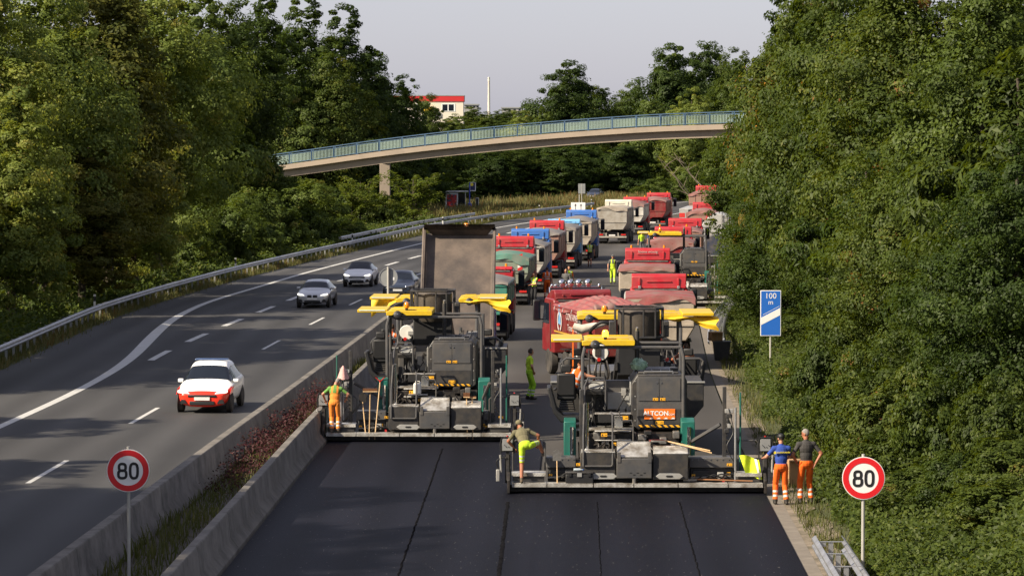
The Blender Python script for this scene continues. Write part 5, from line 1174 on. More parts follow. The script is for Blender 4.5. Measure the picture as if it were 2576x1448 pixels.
    for k in range(20):
        x0 = rd.uniform(-1.0, 1.2); z0 = rd.uniform(0.9, 1.45); bx('hydraulic_block', rd.choice([oily, dark, steel, black]), p, x0, x0 + rd.uniform(.08, .25), 1.25, 1.6, z0, z0 + rd.uniform(.06, .2), 0.01)
    # platform, ladder rails, seat, dash
    bx('platform_floor', checker, p, -1.75, 0.10, 1.7, 4.2, 1.50, 1.56)
    bx('platform_front', grey, p, -1.2, 0.05, 2.9, 3.3, 1.57, 2.75, 0.03)
    bx('dash_cabinet', lgrey, p, -0.60, 0.04, 2.55, 2.9, 2.0, 2.45, 0.02)
    bx('recess_shade_block', black, p, -0.85, 0.0, 1.95, 2.3, 1.70, 1.95, 0.01)  # solid black block, its colour stands in for the shade of a recess
    for z in (1.28, 1.52, 1.98): bx('ladder_tread', checker, p, -0.95, 0.02, 1.2, 1.55, z, z + 0.03)
    warn_label(p, -0.78, 1.19, 1.40, 0.16, 0.09); warn_label(p, -0.25, 1.94, 1.78, 0.2, 0.1); warn_label(p, -0.50, 1.19, 1.16, 0.12, 0.08)
    bx('fluid_box', offwhite, p, -0.42, -0.2, 1.5, 1.7, 1.6, 1.9, 0.02)
    c1_ = MB().prism([(2.05, 2.55), (2.6, 2.78), (2.6, 2.68), (2.1, 2.42)], 'x', -1.18, -0.62).build('dashboard', dark, p, bevel=0.02)
    MB().prism([(2.12, 2.592), (2.5, 2.752), (2.5, 2.756), (2.12, 2.597)], 'x', -1.10, -0.70).build('instrument_plate', lgrey, c1_)
    MB().cyl((-0.95, 2.3, 2.45), (-0.95, 2.5, 1.56), 0.06, None, 8).build('steering_column', black, p)
    MB().tube([(-0.95 + 0.17 * math.cos(a), 2.08 + 0.1 * math.sin(a), 2.66 + 0.09 * math.sin(a)) for a in np.linspace(0, 2 * math.pi, 16)[:-1]], 0.015, 6, closed=True).build('steering_wheel', black, p)
    pod = MB().prism([(-2.22, 2.62), (-2.05, 1.95), (-1.85, 1.70), (-1.2, 1.70), (-1.2, 1.86), (-1.78, 1.88), (-1.95, 2.05), (-2.1, 2.62)], 'y', 2.0, 3.2).build('seat_pod', black, p, bevel=0.03)
    seat(p, -1.68, 2.45, 1.98, R(-4))
    for (xa, ya) in ((-1.20, -0.05), (-0.53, -0.05)):
        pass
    pipe('step_handrail', grey, p, [(-1.22, -0.16, 0.75), (-0.54, -0.16, 0.75), (-0.50, -0.16, 0.80), (-0.50, 0.1, 2.05), (-0.54, 0.3, 2.12)], 0.025, 8)
    pipe('step_handrail', grey, p, [(-1.26, -0.16, 0.75), (-1.26, -0.1, 1.6), (-1.22, 0.9, 2.75), (-1.12, 1.2, 2.95), (-0.72, 1.2, 2.95), (-0.66, 1.2, 2.85), (-0.66, 1.2, 2.2)], 0.027, 8)
    pipe('grab_rail', grey, p, [(-0.30, 0.9, 2.10), (-0.30, 0.9, 1.95), (-0.22, 0.9, 1.85), (0.02, 0.9, 1.85), (0.06, 0.9, 1.75), (0.06, 0.9, 1.3)], 0.022, 8)
    bx('ladder_column', dark, p, -1.36, -1.24, 0.5, 0.62, 0.9, 2.7, 0.02); MB().cyl((-1.17, 0.55, 1.0), (-1.17, 0.55, 2.35), 0.06, None, 10).build('grease_cylinder', chrome, p)
    # --- engine cover
    e0, e1 = eng
    ec = MB().prism([(e0, 1.62), (e0 - 0.05, 2.0), (e0 - 0.05, 2.72), (e0 + 0.12, 2.98), (e1 - 0.12, 2.98), (e1 + 0.02, 2.82), (e1 + 0.02, 1.62), (e1 - 0.10, 1.52), (e0 + 0.12, 1.52)], 'y', 2.0, 4.6).build('engine_cover', dark, p, bevel=0.03)
    ye = 1.99; w = e1 - e0
    pan = bx('rear_panel', grey, ec, e0 + 0.10, e1 - 0.12, ye - 0.012, ye + 0.02, 1.60, 2.92, 0.008)
    for a, b in ((e0 + 0.14, e0 + w / 2 - 0.012), (e0 + w / 2 + 0.0, e1 - 0.16)):
        d = bx('door', grey, ec, a, b, ye - 0.032, ye - 0.0125, 2.28, 2.88, 0.006)
        xx = b - 0.07 if b < e0 + w * 0.6 else a + 0.03
        for z in (2.37, 2.74): MB().box(xx, xx + 0.04, ye - 0.04, ye - 0.0325, z, z + 0.04).build('latch', chrome, d)
        warn_label(d, b - 0.17 if b < e0 + w * 0.6 else a + 0.01, ye - 0.033, 2.29)
    bx('lower_panel', dark, ec, e0 + 0.13, e1 - 0.15, ye - 0.022, ye - 0.0125, 1.66, 2.06, 0.006)
    hazard(ec, e0 + 0.13, e1 - 0.15, ye - 0.034, 1.58, 1.64)
    warn_label(ec, e0 + w * 0.42, ye - 0.023, 1.66, 0.22, 0.09)
    rv = MB()
    for q in (e0 + 0.055, e1 - 0.06):
        for z in (1.75, 2.05, 2.4, 2.8): rv.cyl((q, 2.0, z), (q, 1.985, z), 0.018, None, 6)
    tag(rv.build('rivets', lgrey, ec), kind='stuff')
    bx('side_panel', lgrey, ec, e0 - 0.075, e0 - 0.045, 2.2, 4.2, 2.15, 2.75, 0.01); bx('hood_lid', grey, ec, e0 + 0.15, e1 - 0.2, 2.3, 4.3, 2.985, 3.03, 0.015)
    pipe('hood_rail', galv, ec, [(e0 + 0.3, 2.25, 2.985), (e0 + 0.3, 2.25, 3.05), (e1 - 0.35, 2.25, 3.05), (e1 - 0.35, 2.25, 2.985)], 0.014, 6)
    for k in range(4): q = e0 + 0.3 + 0.24 * k; bx('hood_item', rd.choice([lgrey, dark, black]), ec, q, q + 0.2, 2.5, 2.9, 3.035, 3.07 + rd.random() * 0.05, 0.01)
    if sign:
        sg = bx('sign_panel', orange_s, p, e0 + 0.30, e1 - 0.30, ye - 0.045, ye - 0.030, 1.79, 2.07, 0.004)
        text_mesh('lettering', 'ALTCON', 0.165, white, sg, ((e0 + e1) / 2 - 0.10, ye - 0.049, 1.945), bold=0.004)
        text_mesh('lettering', '.COM', 0.075, white, sg, ((e0 + e1) / 2 + 0.30, ye - 0.049, 1.918))
        for k in range(4):
            q = e0 + 0.44 + k * 0.19; MB().box(q, q + 0.10, ye - 0.048, ye - 0.045, 1.80, 1.815).box(q + 0.03, q + 0.09, ye - 0.048, ye - 0.045, 1.815, 1.835).build('machine_icon', white, sg)
    # --- hopper
    for s in (-1, 1):
        x0 = 1.30 * s; x1 = 2.12 * s
        MB().prism([(x0, 1.0), (x0, 2.50), (x1, 2.50), (x1, 1.85), (s * 1.62, 1.25), (s * 1.62, 1.0)], 'y', 5.4, 8.2).build('hopper_wing', dark, p, bevel=0.02)
        MB().box(min(x0, x1), max(x0, x1) + 0.03, 5.37, 5.43, 2.5, 2.54).build('wing_edge', lgrey, p)
    bx('hopper_back', oily, p, -1.3, 1.3, 5.0, 5.2, 1.4, 2.4); bx('hopper_floor', oily, p, -1.3, 1.3, 5.2, 8.2, 0.7, 0.85)
    # --- canopy
    ca0, ca1 = canopy_x
    for q in (ca0 + 0.02, 1.42): 
        pipe('canopy_post', grey, p, [(q, 2.0, 1.55), (q, 2.0, 3.45), (q + (0.06 if q < 0 else -0.06), 2.05, 3.70)], 0.05, 8)
        pipe('canopy_post', grey, p, [(q, 3.9, 1.55), (q, 3.9, 3.70)], 0.05, 8)
    pipe('canopy_bar', grey, p, [(ca0 + 0.08, 2.05, 3.70), (1.36, 2.05, 3.70)], 0.045, 8)
    pipe('canopy_bar', grey, p, [(ca0 + 0.08, 3.9, 3.70), (1.36, 3.9, 3.70)], 0.045, 8)
    canopy(p, ca0, ca1, 1.9, 4.1, 3.80, ext)
    beacon(p, ca0 + 0.62, 2.1, 3.88, lit)
    MB().cyl((0.22, 3.4, 2.9), (0.22, 3.4, 4.05), 0.065, None, 12).build('exhaust', dark, p); MB().cyl((0.22, 3.4, 4.05), (0.22, 3.35, 4.15), 0.05, 0.035, 12).build('exhaust_tip', steel, p)
    return p
def feeder(label, X, Y, yaw, cx0, cx1, extl=None, extr=None, gap=None, seed=3, drum_x=0.0, drum_y=-2.0, group='material feeders', drape=1):
    rd = random.Random(seed)
    p = thing('material_feeder', label, 'feeder', (X, Y, 0.0), -yaw, group)
    crawler(p, -1.4, -1.05, 0.3, 4.0, 0.8); crawler(p, 1.05, 1.4, 0.3, 4.0, 0.8)
    bx('chassis', oily, p, -1.3, 1.3, 0.2, 4.6, 0.5, 1.3)
    # conveyor, rising to the rear
    cv = MB().prism([(drum_y - 0.35, 2.45), (drum_y - 0.35, 3.55), (5.0, 1.75), (5.0, 0.8)], 'x', drum_x - 0.62, drum_x + 0.62).build('conveyor', black, p, bevel=0.03)
    for s in (-1, 1): MB().prism([(drum_y - 0.4, 2.60), (drum_y - 0.4, 2.85), (4.9, 1.2), (4.9, 0.95)], 'x', drum_x + s * 0.66 - 0.04, drum_x + s * 0.66 + 0.04).build('conveyor_side', dark, p)
    M = Matrix.Translation((drum_x, drum_y, 0))
    dr = MB().lathe([(0.50, 3.40), (0.585, 3.55), (0.61, 3.62), (0.61, 4.28), (0.56, 4.33), (0.50, 4.33), (0.50, 3.9)], 28, M).build('discharge_drum', mat('drum_steel', (0.085, 0.072, 0.06), 0.5, 0.3, 0.25, 4, dirt=(0.14, 0.115, 0.09), dfac=0.3, dscale=3), p)
    fr = MB(); a, b, c, d = drum_x - 0.68, drum_x + 0.68, drum_y - 0.68, drum_y + 0.68
    for z in (3.56, 4.38):
        q = 0.22
        fr.tube([(a + q, c, z), (b - q, c, z), (b, c + q, z), (b, d - q, z), (b - q, d, z), (a + q, d, z), (a, d - q, z), (a, c + q, z)], 0.035, 6, closed=True)
    fr.build('drum_frame', dark, p)
    for (x, y) in ((a + .22, c), (b - .22, c), (drum_x + 0.12, c), (a, c + .22), (b, c + .22), (a, d - .22), (b, d - .22)): pipe('drum_strut', dark, p, [(x, y, 3.56), (x, y, 4.38)], 0.028, 6)
    for s in (-1, 1): bx('drum_lug', dark, p, drum_x + s * 0.78 - 0.08, drum_x + s * 0.78 + 0.08, drum_y - 0.3, drum_y + 0.2, 3.55, 4.0, 0.02)
    pipe('feed_hose', black, p, [(drum_x - 0.7, drum_y, 3.9), (drum_x - 1.1, drum_y - 0.1, 3.95), (drum_x - 1.4, drum_y + 0.2, 3.65), (drum_x - 1.1, drum_y + 0.4, 3.45), (drum_x - 0.6, drum_y + 0.4, 3.5)], 0.05, 8, 6)
    # superstructure
    bx('engine_housing', grey, p, -1.3, 1.3, 1.6, 4.4, 1.3, 2.3, 0.05)
    for s in (-1, 1):
        bx('control_platform', dark, p, s * 1.62 - 0.35, s * 1.62 + 0.35, 0.2, 2.2, 1.65, 1.75, 0.02)
        seat(p, s * 1.72, 0.9, 1.78, R(-12) * s)
        pipe('platform_rail', grey, p, [(s * 1.28, 0.1, 2.75), (s * 1.95, 0.1, 2.78), (s * 2.06, 0.1, 2.70), (s * 2.0, 0.1, 2.3), (s * 1.8, 0.1, 1.75)], 0.035, 8)
        MB().prism([(s * 2.08, 2.7), (s * 2.15, 2.6), (s * 2.05, 2.0), (s * 1.8, 1.6), (s * 1.3, 1.6), (s * 1.3, 1.70), (s * 1.74, 1.72), (s * 1.97, 2.05)], 'y', 0.12, 1.9).build('side_shell', black, p, bevel=0.02)
        for k in range(6):
            x0 = s * rd.uniform(0.7, 1.25); z0 = rd.uniform(2.3, 2.9); bx('valve_block', rd.choice([dark, lgrey, black, oily]), p, x0 - 0.08, x0 + 0.1, rd.uniform(-.2, .4), rd.uniform(.5, .9), z0, z0 + rd.uniform(.1, .3), 0.01)
        for k in range(5):
            x0 = s * rd.uniform(0.75, 1.2); pipe('hydraulic_hose', oily, p, [(x0, 0.2, 1.9), (x0 + rd.uniform(-.15, .15), -0.1, 2.4), (x0 + rd.uniform(-.2, .2), 0.3, 3.0)], 0.03, 6, 5)
        pipe('upright', grey, p, [(s * 0.78, 0.3, 1.3), (s * 0.78, 0.3, 3.1)], 0.05, 6)
        MB().cyl((s * 1.0, 0.0, 2.75), (s * 1.0, -0.03, 2.75), 0.055, None, 12).build('rear_lamp', redp, p)
    MB().cyl((-0.95, 0.15, 2.95), (-0.95, 0.02, 2.95), 0.24, 0.22, 18).build('cable_reel', offwhite, p)
    for q in (cx0 + 0.06, cx1 - 0.06):
        pipe('canopy_post', grey, p, [(q * 0.98, 1.0, 1.7), (q, 1.0, 3.6), (q * 0.97, 1.1, 3.88)], 0.055, 8)
        pipe('canopy_post', grey, p, [(q, 3.2, 1.7), (q, 3.2, 3.88)], 0.05, 8)
    pipe('canopy_bar', grey, p, [(cx0, 1.1, 3.88), (cx1, 1.1, 3.88)], 0.04, 8)
    if gap:
        canopy(p, cx0, gap[0], 0.9, 3.2, 3.92, extl); canopy(p, gap[1], cx1, 0.9, 3.2, 3.92, extr)
    else:
        canopy(p, cx0, cx1, 0.9, 3.2, 3.92, None); 
        if extr: bx('sliding_wing', yellow, p, cx1 - 0.02, extr, 0.85, 3.3, 3.98, 4.07, 0.015)
    beacon(p, cx0 + 0.8, 1.1, 4.0)
    # folded yellow awning hanging at the end
    ex = extr or cx1; 
    def aw(u, v): return (ex - 1.35 + u * 1.45 + 0.05 * math.sin(9 * v), 1.0 - 0.1 * math.sin(6 * u + 2 * v) - 0.12 * math.sin(3.1 * v), 3.96 - v * (0.10 + 0.38 * u ** 2.2) - 0.05 * math.sin(11 * u) * v)
    MB().grid(aw, 18, 8).build('awning', mat('yellow_fabric', (0.80, 0.50, 0.02), 0.6, 0, 0.1, 4), p)
    if gap and extl:
        def aw2(u, v): return (extl + 0.05 + u * 0.95, 1.0 - 0.1 * math.sin(7 * u + 2 * v), 3.96 - v * (0.12 + 0.45 * (1 - u) ** 2.5) - 0.04 * math.sin(13 * u) * v)
        MB().grid(aw2, 18, 8).build('awning', MATS['yellow_fabric'], p)
    # front hopper
    for s in (-1, 1): MB().prism([(s * 0.9, 0.6), (s * 1.5, 1.0), (s * 1.65, 2.2), (s * 1.55, 2.2), (s * 1.35, 1.15), (s * 0.9, 0.8)], 'y', 4.5, 7.0).build('hopper_side', dark, p)
    bx('push_roller', steel, p, -1.1, 1.1, 7.0, 7.15, 0.5, 0.7)
    return p
pv1 = paver('front asphalt paver with the orange lettered panel on its engine cover', 3.12, 85.8, 0.012, -3.19, 3.45, 1, sign=True, lit=True)
pv2 = paver('rear asphalt paver beside the concrete barrier', -2.40, 100.0, 0.018, -3.30, 2.42, 2, ext=-2.42, canopy_x=(-1.52, -0.10), eng=(-0.20, 1.24), lft_posts=True)
pv3 = paver('third paver, parked empty beside the red trucks', 9.0, 177.0, 0.05, -1.7, 2.6, 4, ext=-2.3, canopy_x=(-1.7, 0.1), rgt_posts=True)
fd1 = feeder('front feeder with wide yellow roof behind the front paver', 3.55, 96.8, 0.012, -1.62, 1.50, extr=2.42, seed=3, drum_x=0.12, drum_y=-1.9)
fd2 = feeder('rear feeder under the raised dump truck tub', -2.45, 106.4, 0.02, -1.35, 1.35, extl=-2.2, extr=2.25, gap=(-0.78, 0.70), seed=8, drum_x=-0.04, drum_y=-1.3)
pale_sleeve = mat('dirty_white_fabric', (0.55, 0.50, 0.42), 0.8, 0, 0.2, 6)
pipe('rolled_sheet', pale_sleeve, fd1, [(-1.75, 0.3, 3.72), (-1.5, 0.3, 3.62), (-1.2, 0.32, 3.70), (-0.75, 0.3, 3.80)], [0.10, 0.14, 0.11, 0.05], 10)
MB().box(-1.78, -1.74, 0.28, 0.30, 2.4, 3.7).build('orange_strap', orange_s, fd1)
# ------------------------------------------------------------------ signs and roadside furniture
signred = mat('sign_red', (0.62, 0.012, 0.018), 0.4, 0, 0.03, 2); signblk = mat('sign_black', (0.012, 0.012, 0.014), 0.5); signblue = mat('sign_blue', (0.02, 0.13, 0.52), 0.4, 0, 0.03, 2); signgrey = mat('sign_back_grey', (0.24, 0.25, 0.25), 0.6, 0, 0.1, 3)
polew = mat('pole_grey', (0.40, 0.39, 0.36), 0.6, 0.2, 0.1, 3)
def disc(r0, r1, y0, y1, name, m, par, c):
    n = 48; mb = MB()
    if r0 <= 0: mb.prism([(r1 * math.cos(a) + c[0], r1 * math.sin(a) + c[1]) for a in np.linspace(0, 2 * math.pi, n + 1)[:-1]], 'y', y0, y1)
    else: 
        P_ = [(math.cos(a), math.sin(a)) for a in np.linspace(0, 2 * math.pi, n + 1)[:-1]]
        for i in range(n):
            a, b = P_[i], P_[(i + 1) % n]; mb.prism([(a[0] * r1 + c[0], a[1] * r1 + c[1]), (b[0] * r1 + c[0], b[1] * r1 + c[1]), (b[0] * r0 + c[0], b[1] * r0 + c[1]), (a[0] * r0 + c[0], a[1] * r0 + c[1])], 'y', y0, y1)
    return mb.build(name, m, par)
def loop(cx, cz, rx, rz, n=20): return [(cx + rx * math.copysign(abs(math.cos(a)) ** 0.72, math.cos(a)), cz + rz * math.copysign(abs(math.sin(a)) ** 0.72, math.sin(a))) for a in np.linspace(0, 2 * math.pi, n + 1)[:-1]]
def speed_sign(label, X, Y, zc, d, tilt=0.0):
    s = thing('speed_sign', label, 'sign', (X, Y, hz(X, Y) - 0.05), tilt, 'speed limit signs'); z = zc - hz(X, Y) + 0.05; r = d / 2
    pipe('pole', polew, s, [(0, 0.06, 0), (0, 0.06, z + r + 0.05)], 0.036, 10)
    pl = disc(0, r, 0.0, 0.02, 'plate', white, s, (0, z)); disc(r * 0.70, r * 0.965, -0.006, -0.002, 'red_ring', signred, pl, (0, z))
    mb = MB(); h = r * 0.36; w = r * 0.125
    stroke(mb, loop(-r * 0.27, z + h * 0.44, r * 0.155, h * 0.44), w, -0.008, 0.005, 0, True); stroke(mb, loop(-r * 0.27, z - h * 0.47, r * 0.185, h * 0.50), w, -0.0085, 0.005, 0, True)
    mb.build('digit', signblk, pl)
    mb = MB(); stroke(mb, loop(r * 0.27, z - 0.01 * r, r * 0.175, h * 0.95), w, -0.008, 0.005, 0, True); mb.build('digit', signblk, pl)
    for q in (-0.25, 0.25): MB().box(-0.08, 0.08, 0.021, 0.10, z + q * d - 0.02, z + q * d + 0.02).build('clamp', galv, pl)
    return s
speed_sign('round red-rimmed 80 speed sign standing among weeds between the barriers', XA(318.5, 68), 68, ZA(1185, 68), 0.885)
speed_sign('round red-rimmed 80 speed sign in front of the bramble bank', XA(2175, 68), 68, ZA(1204, 68), 0.885)
rsn = thing('round_sign', 'back of a round grey traffic sign above the rear paver', 'sign', (XA(976, 134), 134, 0)); zc = ZA(697, 134)
pipe('pole', polew, rsn, [(0, -0.06, 0), (0, -0.06, zc + 0.42)], 0.05, 10); dsk = disc(0, 0.37, 0.0, 0.02, 'plate', signgrey, rsn, (0, zc)); disc(0.35, 0.385, -0.02, 0.022, 'rim', galv, dsk, (0, zc))
MB().box(0.18, 0.25, -0.006, -0.001, zc - 0.12, zc).build('sticker', white, dsk)
dsn = thing('distance_sign', 'tall blue 100 m countdown sign with a white diagonal bar', 'sign', (XA(1939, 126), 126, hz(XA(1939, 126), 126))); z0 = ZA(845, 126) - dsn.location.z; z1 = ZA(730, 126) - dsn.location.z
pipe('pole', polew, dsn, [(0, 0.06, -0.2), (0, 0.06, z1 - 0.1)], 0.04, 10)
pl = MB().box(-0.395, 0.395, 0, 0.02, z0, z1).build('plate', white, dsn, bevel=0.008); MB().box(-0.365, 0.365, -0.004, -0.0005, z0 + 0.03, z1 - 0.03).build('blue_field', signblue, pl)
MB().prism([(-0.365, z0 + 0.42), (0.365, z0 + 0.80), (0.365, z0 + 1.08), (-0.365, z0 + 0.70)], 'y', -0.008, -0.0045).build('white_bar', white, pl)
text_mesh('lettering', '100', 0.30, white, pl, (0.0, -0.007, z1 - 0.22)); text_mesh('lettering', 'm', 0.26, white, pl, (0.0, -0.007, z1 - 0.46))
MB().prism([(-0.30, z0 + 0.80), (0.34, z0 + 1.14), (0.34, z0 + 1.155), (-0.30, z0 + 0.815)], 'y', -0.0065, -0.0045).build('scratch', white, pl)
d2 = thing('double_sign', 'small double-panel sign seen from behind in the meadow', 'sign', (XA(1463, 400), 400, 0)); pipe('pole', polew, d2, [(0, 0, 0), (0, 0, 2.9)], 0.05, 8)
for a in (-0.43, 0.02): bx('panel', signgrey, d2, a, a + 0.40, -0.03, 0.0, ZA(487, 400), ZA(462, 400))
lsn = thing('lane_sign', 'white lane sign with two black arrows between the carriageways', 'sign', (XA(1454, 300), 300, 0)); za, zb_ = ZA(529, 300), ZA(509, 300)
pl = bx('panel', white, lsn, -0.65, 0.65, -0.03, 0.0, za, zb_); pipe('pole', polew, lsn, [(0.1, 0.04, 0), (0.1, 0.04, ZA(489, 300))], 0.04, 8)
for q in (-0.25, 0.25): MB().box(q - 0.025, q + 0.025, -0.036, -0.031, za + 0.08, za + 0.45).prism([(q - 0.1, za + 0.42), (q + 0.1, za + 0.42), (q, za + 0.62)], 'y', -0.036, -0.031).build('arrow', signblk, pl)
# delineator posts
dpm = MB().prism([(-0.06, -0.06), (0.06, -0.06), (0.0, 0.06)], 'z', 0, 1.05).mesh('post', offwhite); dpb = MB().prism([(-0.064, -0.064), (0.064, -0.064), (0.0, 0.064)], 'z', 0.70, 0.95).mesh('black_band', black)
for (px, py, Y, lab) in [(237, 745, 168, 'white delineator post at the shaded guardrail, nearest on the left'), (592, 652, 214, 'white delineator post left of the sunlit bushes'), (886, 590, 264, 'white delineator post near the guardrail step'), (1113, 548, 312, 'white delineator post above the raised tub'), (1356, 518, 372, 'white delineator post in the dry meadow'), (1487, 503, 396, 'white delineator post at the guardrail end')]:
    X = XA(px, Y); dp = thing('delineator_post', lab, 'post', (X, Y, ZA(py, Y) - 0.95), group='delineator posts'); inst('post', dpm, dp); inst('black_band', dpb, dp)
X = XA(2214, 62.5); dp = thing('delineator_post', 'white post top at the bottom edge below the right speed sign', 'post', (X, 62.5, 0.02), group='delineator posts'); inst('post', dpm, dp, (0, 0, 0), (0, 0, 0), (1, 1, 0.9)); inst('black_band', dpb, dp, (0, 0, -0.12), (0, 0, 0), (1, 1, 0.9))
# bus stop
bs = thing('bus_shelter', 'small bus shelter with red poster wall beyond the meadow', 'shelter', (XA(1136, 391), 391, 0.02)); al = mat('shelter_aluminium', (0.42, 0.43, 0.42), 0.5, 0.4, 0.08, 3)
fr = MB().box(-0.75, -0.58, 0, 0.15, 0.05, 1.95).box(0.58, 0.75, 0, 0.15, 0.05, 1.95).box(-0.58, 0.58, 0, 0.15, 0.05, 0.22).box(-0.58, 0.58, 0, 0.15, 1.75, 1.95).build('poster_case', al, bs, bevel=0.02)
m_, t_, b_ = _nodes('red_poster'); N_ = t_.nodes; tc_ = N_.new('ShaderNodeTexCoord'); no_ = N_.new('ShaderNodeTexNoise'); no_.inputs['Scale'].default_value = 2.6; no_.inputs['Detail'].default_value = 3; rp_ = N_.new('ShaderNodeValToRGB'); e_ = rp_.color_ramp.elements
e_[0].position = 0.40; e_[0].color = (0.03, 0.05, 0.10, 1); e_[1].position = 0.48; e_[1].color = (0.33, 0.012, 0.012, 1); x_ = e_.new(0.66); x_.color = (0.33, 0.012, 0.012, 1); x_ = e_.new(0.72); x_.color = (0.5, 0.48, 0.45, 1)
t_.links.new(tc_.outputs['Object'], no_.inputs[0]); t_.links.new(no_.outputs['Fac'], rp_.inputs[0]); t_.links.new(rp_.outputs[0], b_.inputs['Base Color']); b_.inputs['Roughness'].default_value = 0.3
MB().box(-0.58, 0.58, 0.03, 0.06, 0.22, 1.75).build('poster', m_, bs)
bx('roof', al, bs, -0.85, 1.95, -0.1, 1.7, 2.05, 2.17, 0.02); 
for (x, y) in ((1.6, 0.1), (1.6, 1.5), (-0.66, 1.5)): pipe('post', al, bs, [(x, y, 0), (x, y, 2.05)], 0.04, 8)
MB().box(-0.6, 1.6, 1.46, 1.48, 0.3, 1.9).build('rear_pane', glass_d, bs); bx('bench', al, bs, 0.0, 1.4, 1.0, 1.35, 0.45, 0.5)
bp_ = thing('bus_stop_sign', 'blue bus stop flag on a pole with a yellow round emblem', 'sign', (XA(1181, 390), 390, 0.02)); sblue = mat('stop_blue', (0.03, 0.06, 0.45), 0.5)
pipe('pole', sblue, bp_, [(0, 0, 0), (0, 0, 3.2)], 0.06, 8); fp = bx('flag', white, bp_, 0.04, 0.72, -0.02, 0.02, ZA(481, 390), ZA(459, 390)); bx('flag_field', mat('stop_navy', (0.02, 0.025, 0.10), 0.5), fp, 0.08, 0.64, -0.028, -0.021, ZA(479, 390), ZA(460, 390), 0)
MB().ball((0.26, -0.03, ZA(464.5, 390)), (0.19, 0.01, 0.19), 16).build('emblem', mat('emblem_yellow', (0.75, 0.60, 0.04), 0.5), fp)
bn = thing('litter_bin', 'blue litter bin with a yellow label on the bus stop pole', 'bin', (XA(1181, 389.6), 389.6, 0.02)); MB().lathe([(0.19, 0.05), (0.22, 0.10), (0.23, 0.62), (0.18, 0.76), (0.06, 0.80)], 14).build('body', sblue, bn); MB().ball((0, -0.225, 0.36), (0.11, 0.02, 0.10), 10).build('label_patch', MATS['emblem_yellow'], bn); MB().box(-0.12, 0.12, -0.235, -0.20, 0.60, 0.68).build('opening', black, bn)
inf = thing('timetable_case', 'narrow timetable case standing right of the bus stop pole', 'sign', (XA(1200, 393), 393, 0.02)); bx('frame', al, inf, -0.18, 0.18, 0, 0.08, 0.2, 1.35); bx('pane', glass_d, inf, -0.13, 0.10, -0.01, -0.002, 0.3, 1.28, 0)
# ------------------------------------------------------------------ far buildings
hw = mat('house_render', (0.66, 0.60, 0.50), 0.9, 0, 0.05, 0.4); hr = mat('red_fascia', (0.48, 0.018, 0.02), 0.6, 0, 0.05, 0.5)
YH = 600; hx0, hx1 = XA(968, YH), XA(1165, YH); zt = ZA(242, YH); zf = ZA(256, YH)
ho = thing('house', 'pale flat-roofed house with a red fascia above the trees', 'house', (0, YH, 0))
bx('wall', hw, ho, hx0, hx1, 0, 10, 0, zf, 0); bx('fascia', hr, ho, hx0 - 0.15, hx1 + 0.15, -0.15, 10.15, zf, zt, 0.02); bx('roof', lgrey, ho, hx0 - 0.2, hx1 + 0.2, -0.2, 10.2, zt, zt + 0.12, 0)
for a, b in ((1111, 1145), (1040, 1075), (990, 1020)):
    w0, w1 = XA(a, YH), XA(b, YH); z0, z1 = ZA(281, YH), ZA(261.5, YH); wd = bx('window', white, ho, w0, w1, -0.06, 0.05, z0, z1, 0)
    for q in range(2): bx('pane', glass_d, wd, w0 + 0.12 + q * (w1 - w0) * 0.46, w0 + 0.12 + q * (w1 - w0) * 0.46 + (w1 - w0) * 0.38, -0.075, -0.065, z0 + 0.12, z1 - 0.12, 0)
bx('balcony_blind', mat('yellow_blind', (0.75, 0.50, 0.03), 0.7), ho, XA(1062, YH), XA(1092, YH), -0.9, -0.2, ZA(281, YH), ZA(270, YH), 0)
ch = thing('chimney', 'thin pale factory chimney on the skyline', 'chimney', (XA(1229.5, 2000), 2000, 0)); MB().lathe([(0.95, 0), (0.8, 20), (0.62, 39.5), (0.66, 39.6), (0.66, 40.8), (0.4, 40.8)], 16).build('shaft', mat('chimney_concrete', (0.62, 0.57, 0.50), 0.9), ch); MB().lathe([(0.68, 38.4), (0.69, 38.5), (0.69, 39.3), (0.68, 39.4)], 16).build('ring', hw, ch)
for k, (a, b, t, Y, lab) in enumerate([(1168, 1202, 262, 1100, 'low grey flat-roofed hall right of the white house'), (1262, 1312, 270, 1200, 'low grey roof on the skyline right of the chimney')]):
    hl = thing('hall', lab, 'building', (0, Y, 0)); x0, x1 = XA(a, Y), XA(b, Y); bx('wall', lgrey, hl, x0, x1, 0, 20, 0, ZA(t + 3, Y), 0); bx('roof', signgrey, hl, x0 - 0.3, x1 + 0.3, -0.3, 20.3, ZA(t + 3, Y), ZA(t, Y), 0)
    for q in range(4): bx('window', glass_d, hl, x0 + 0.6 + q * (x1 - x0) / 4, x0 + 0.6 + q * (x1 - x0) / 4 + 0.8, -0.05, 0.02, ZA(t + 9, Y), ZA(t + 5, Y), 0)
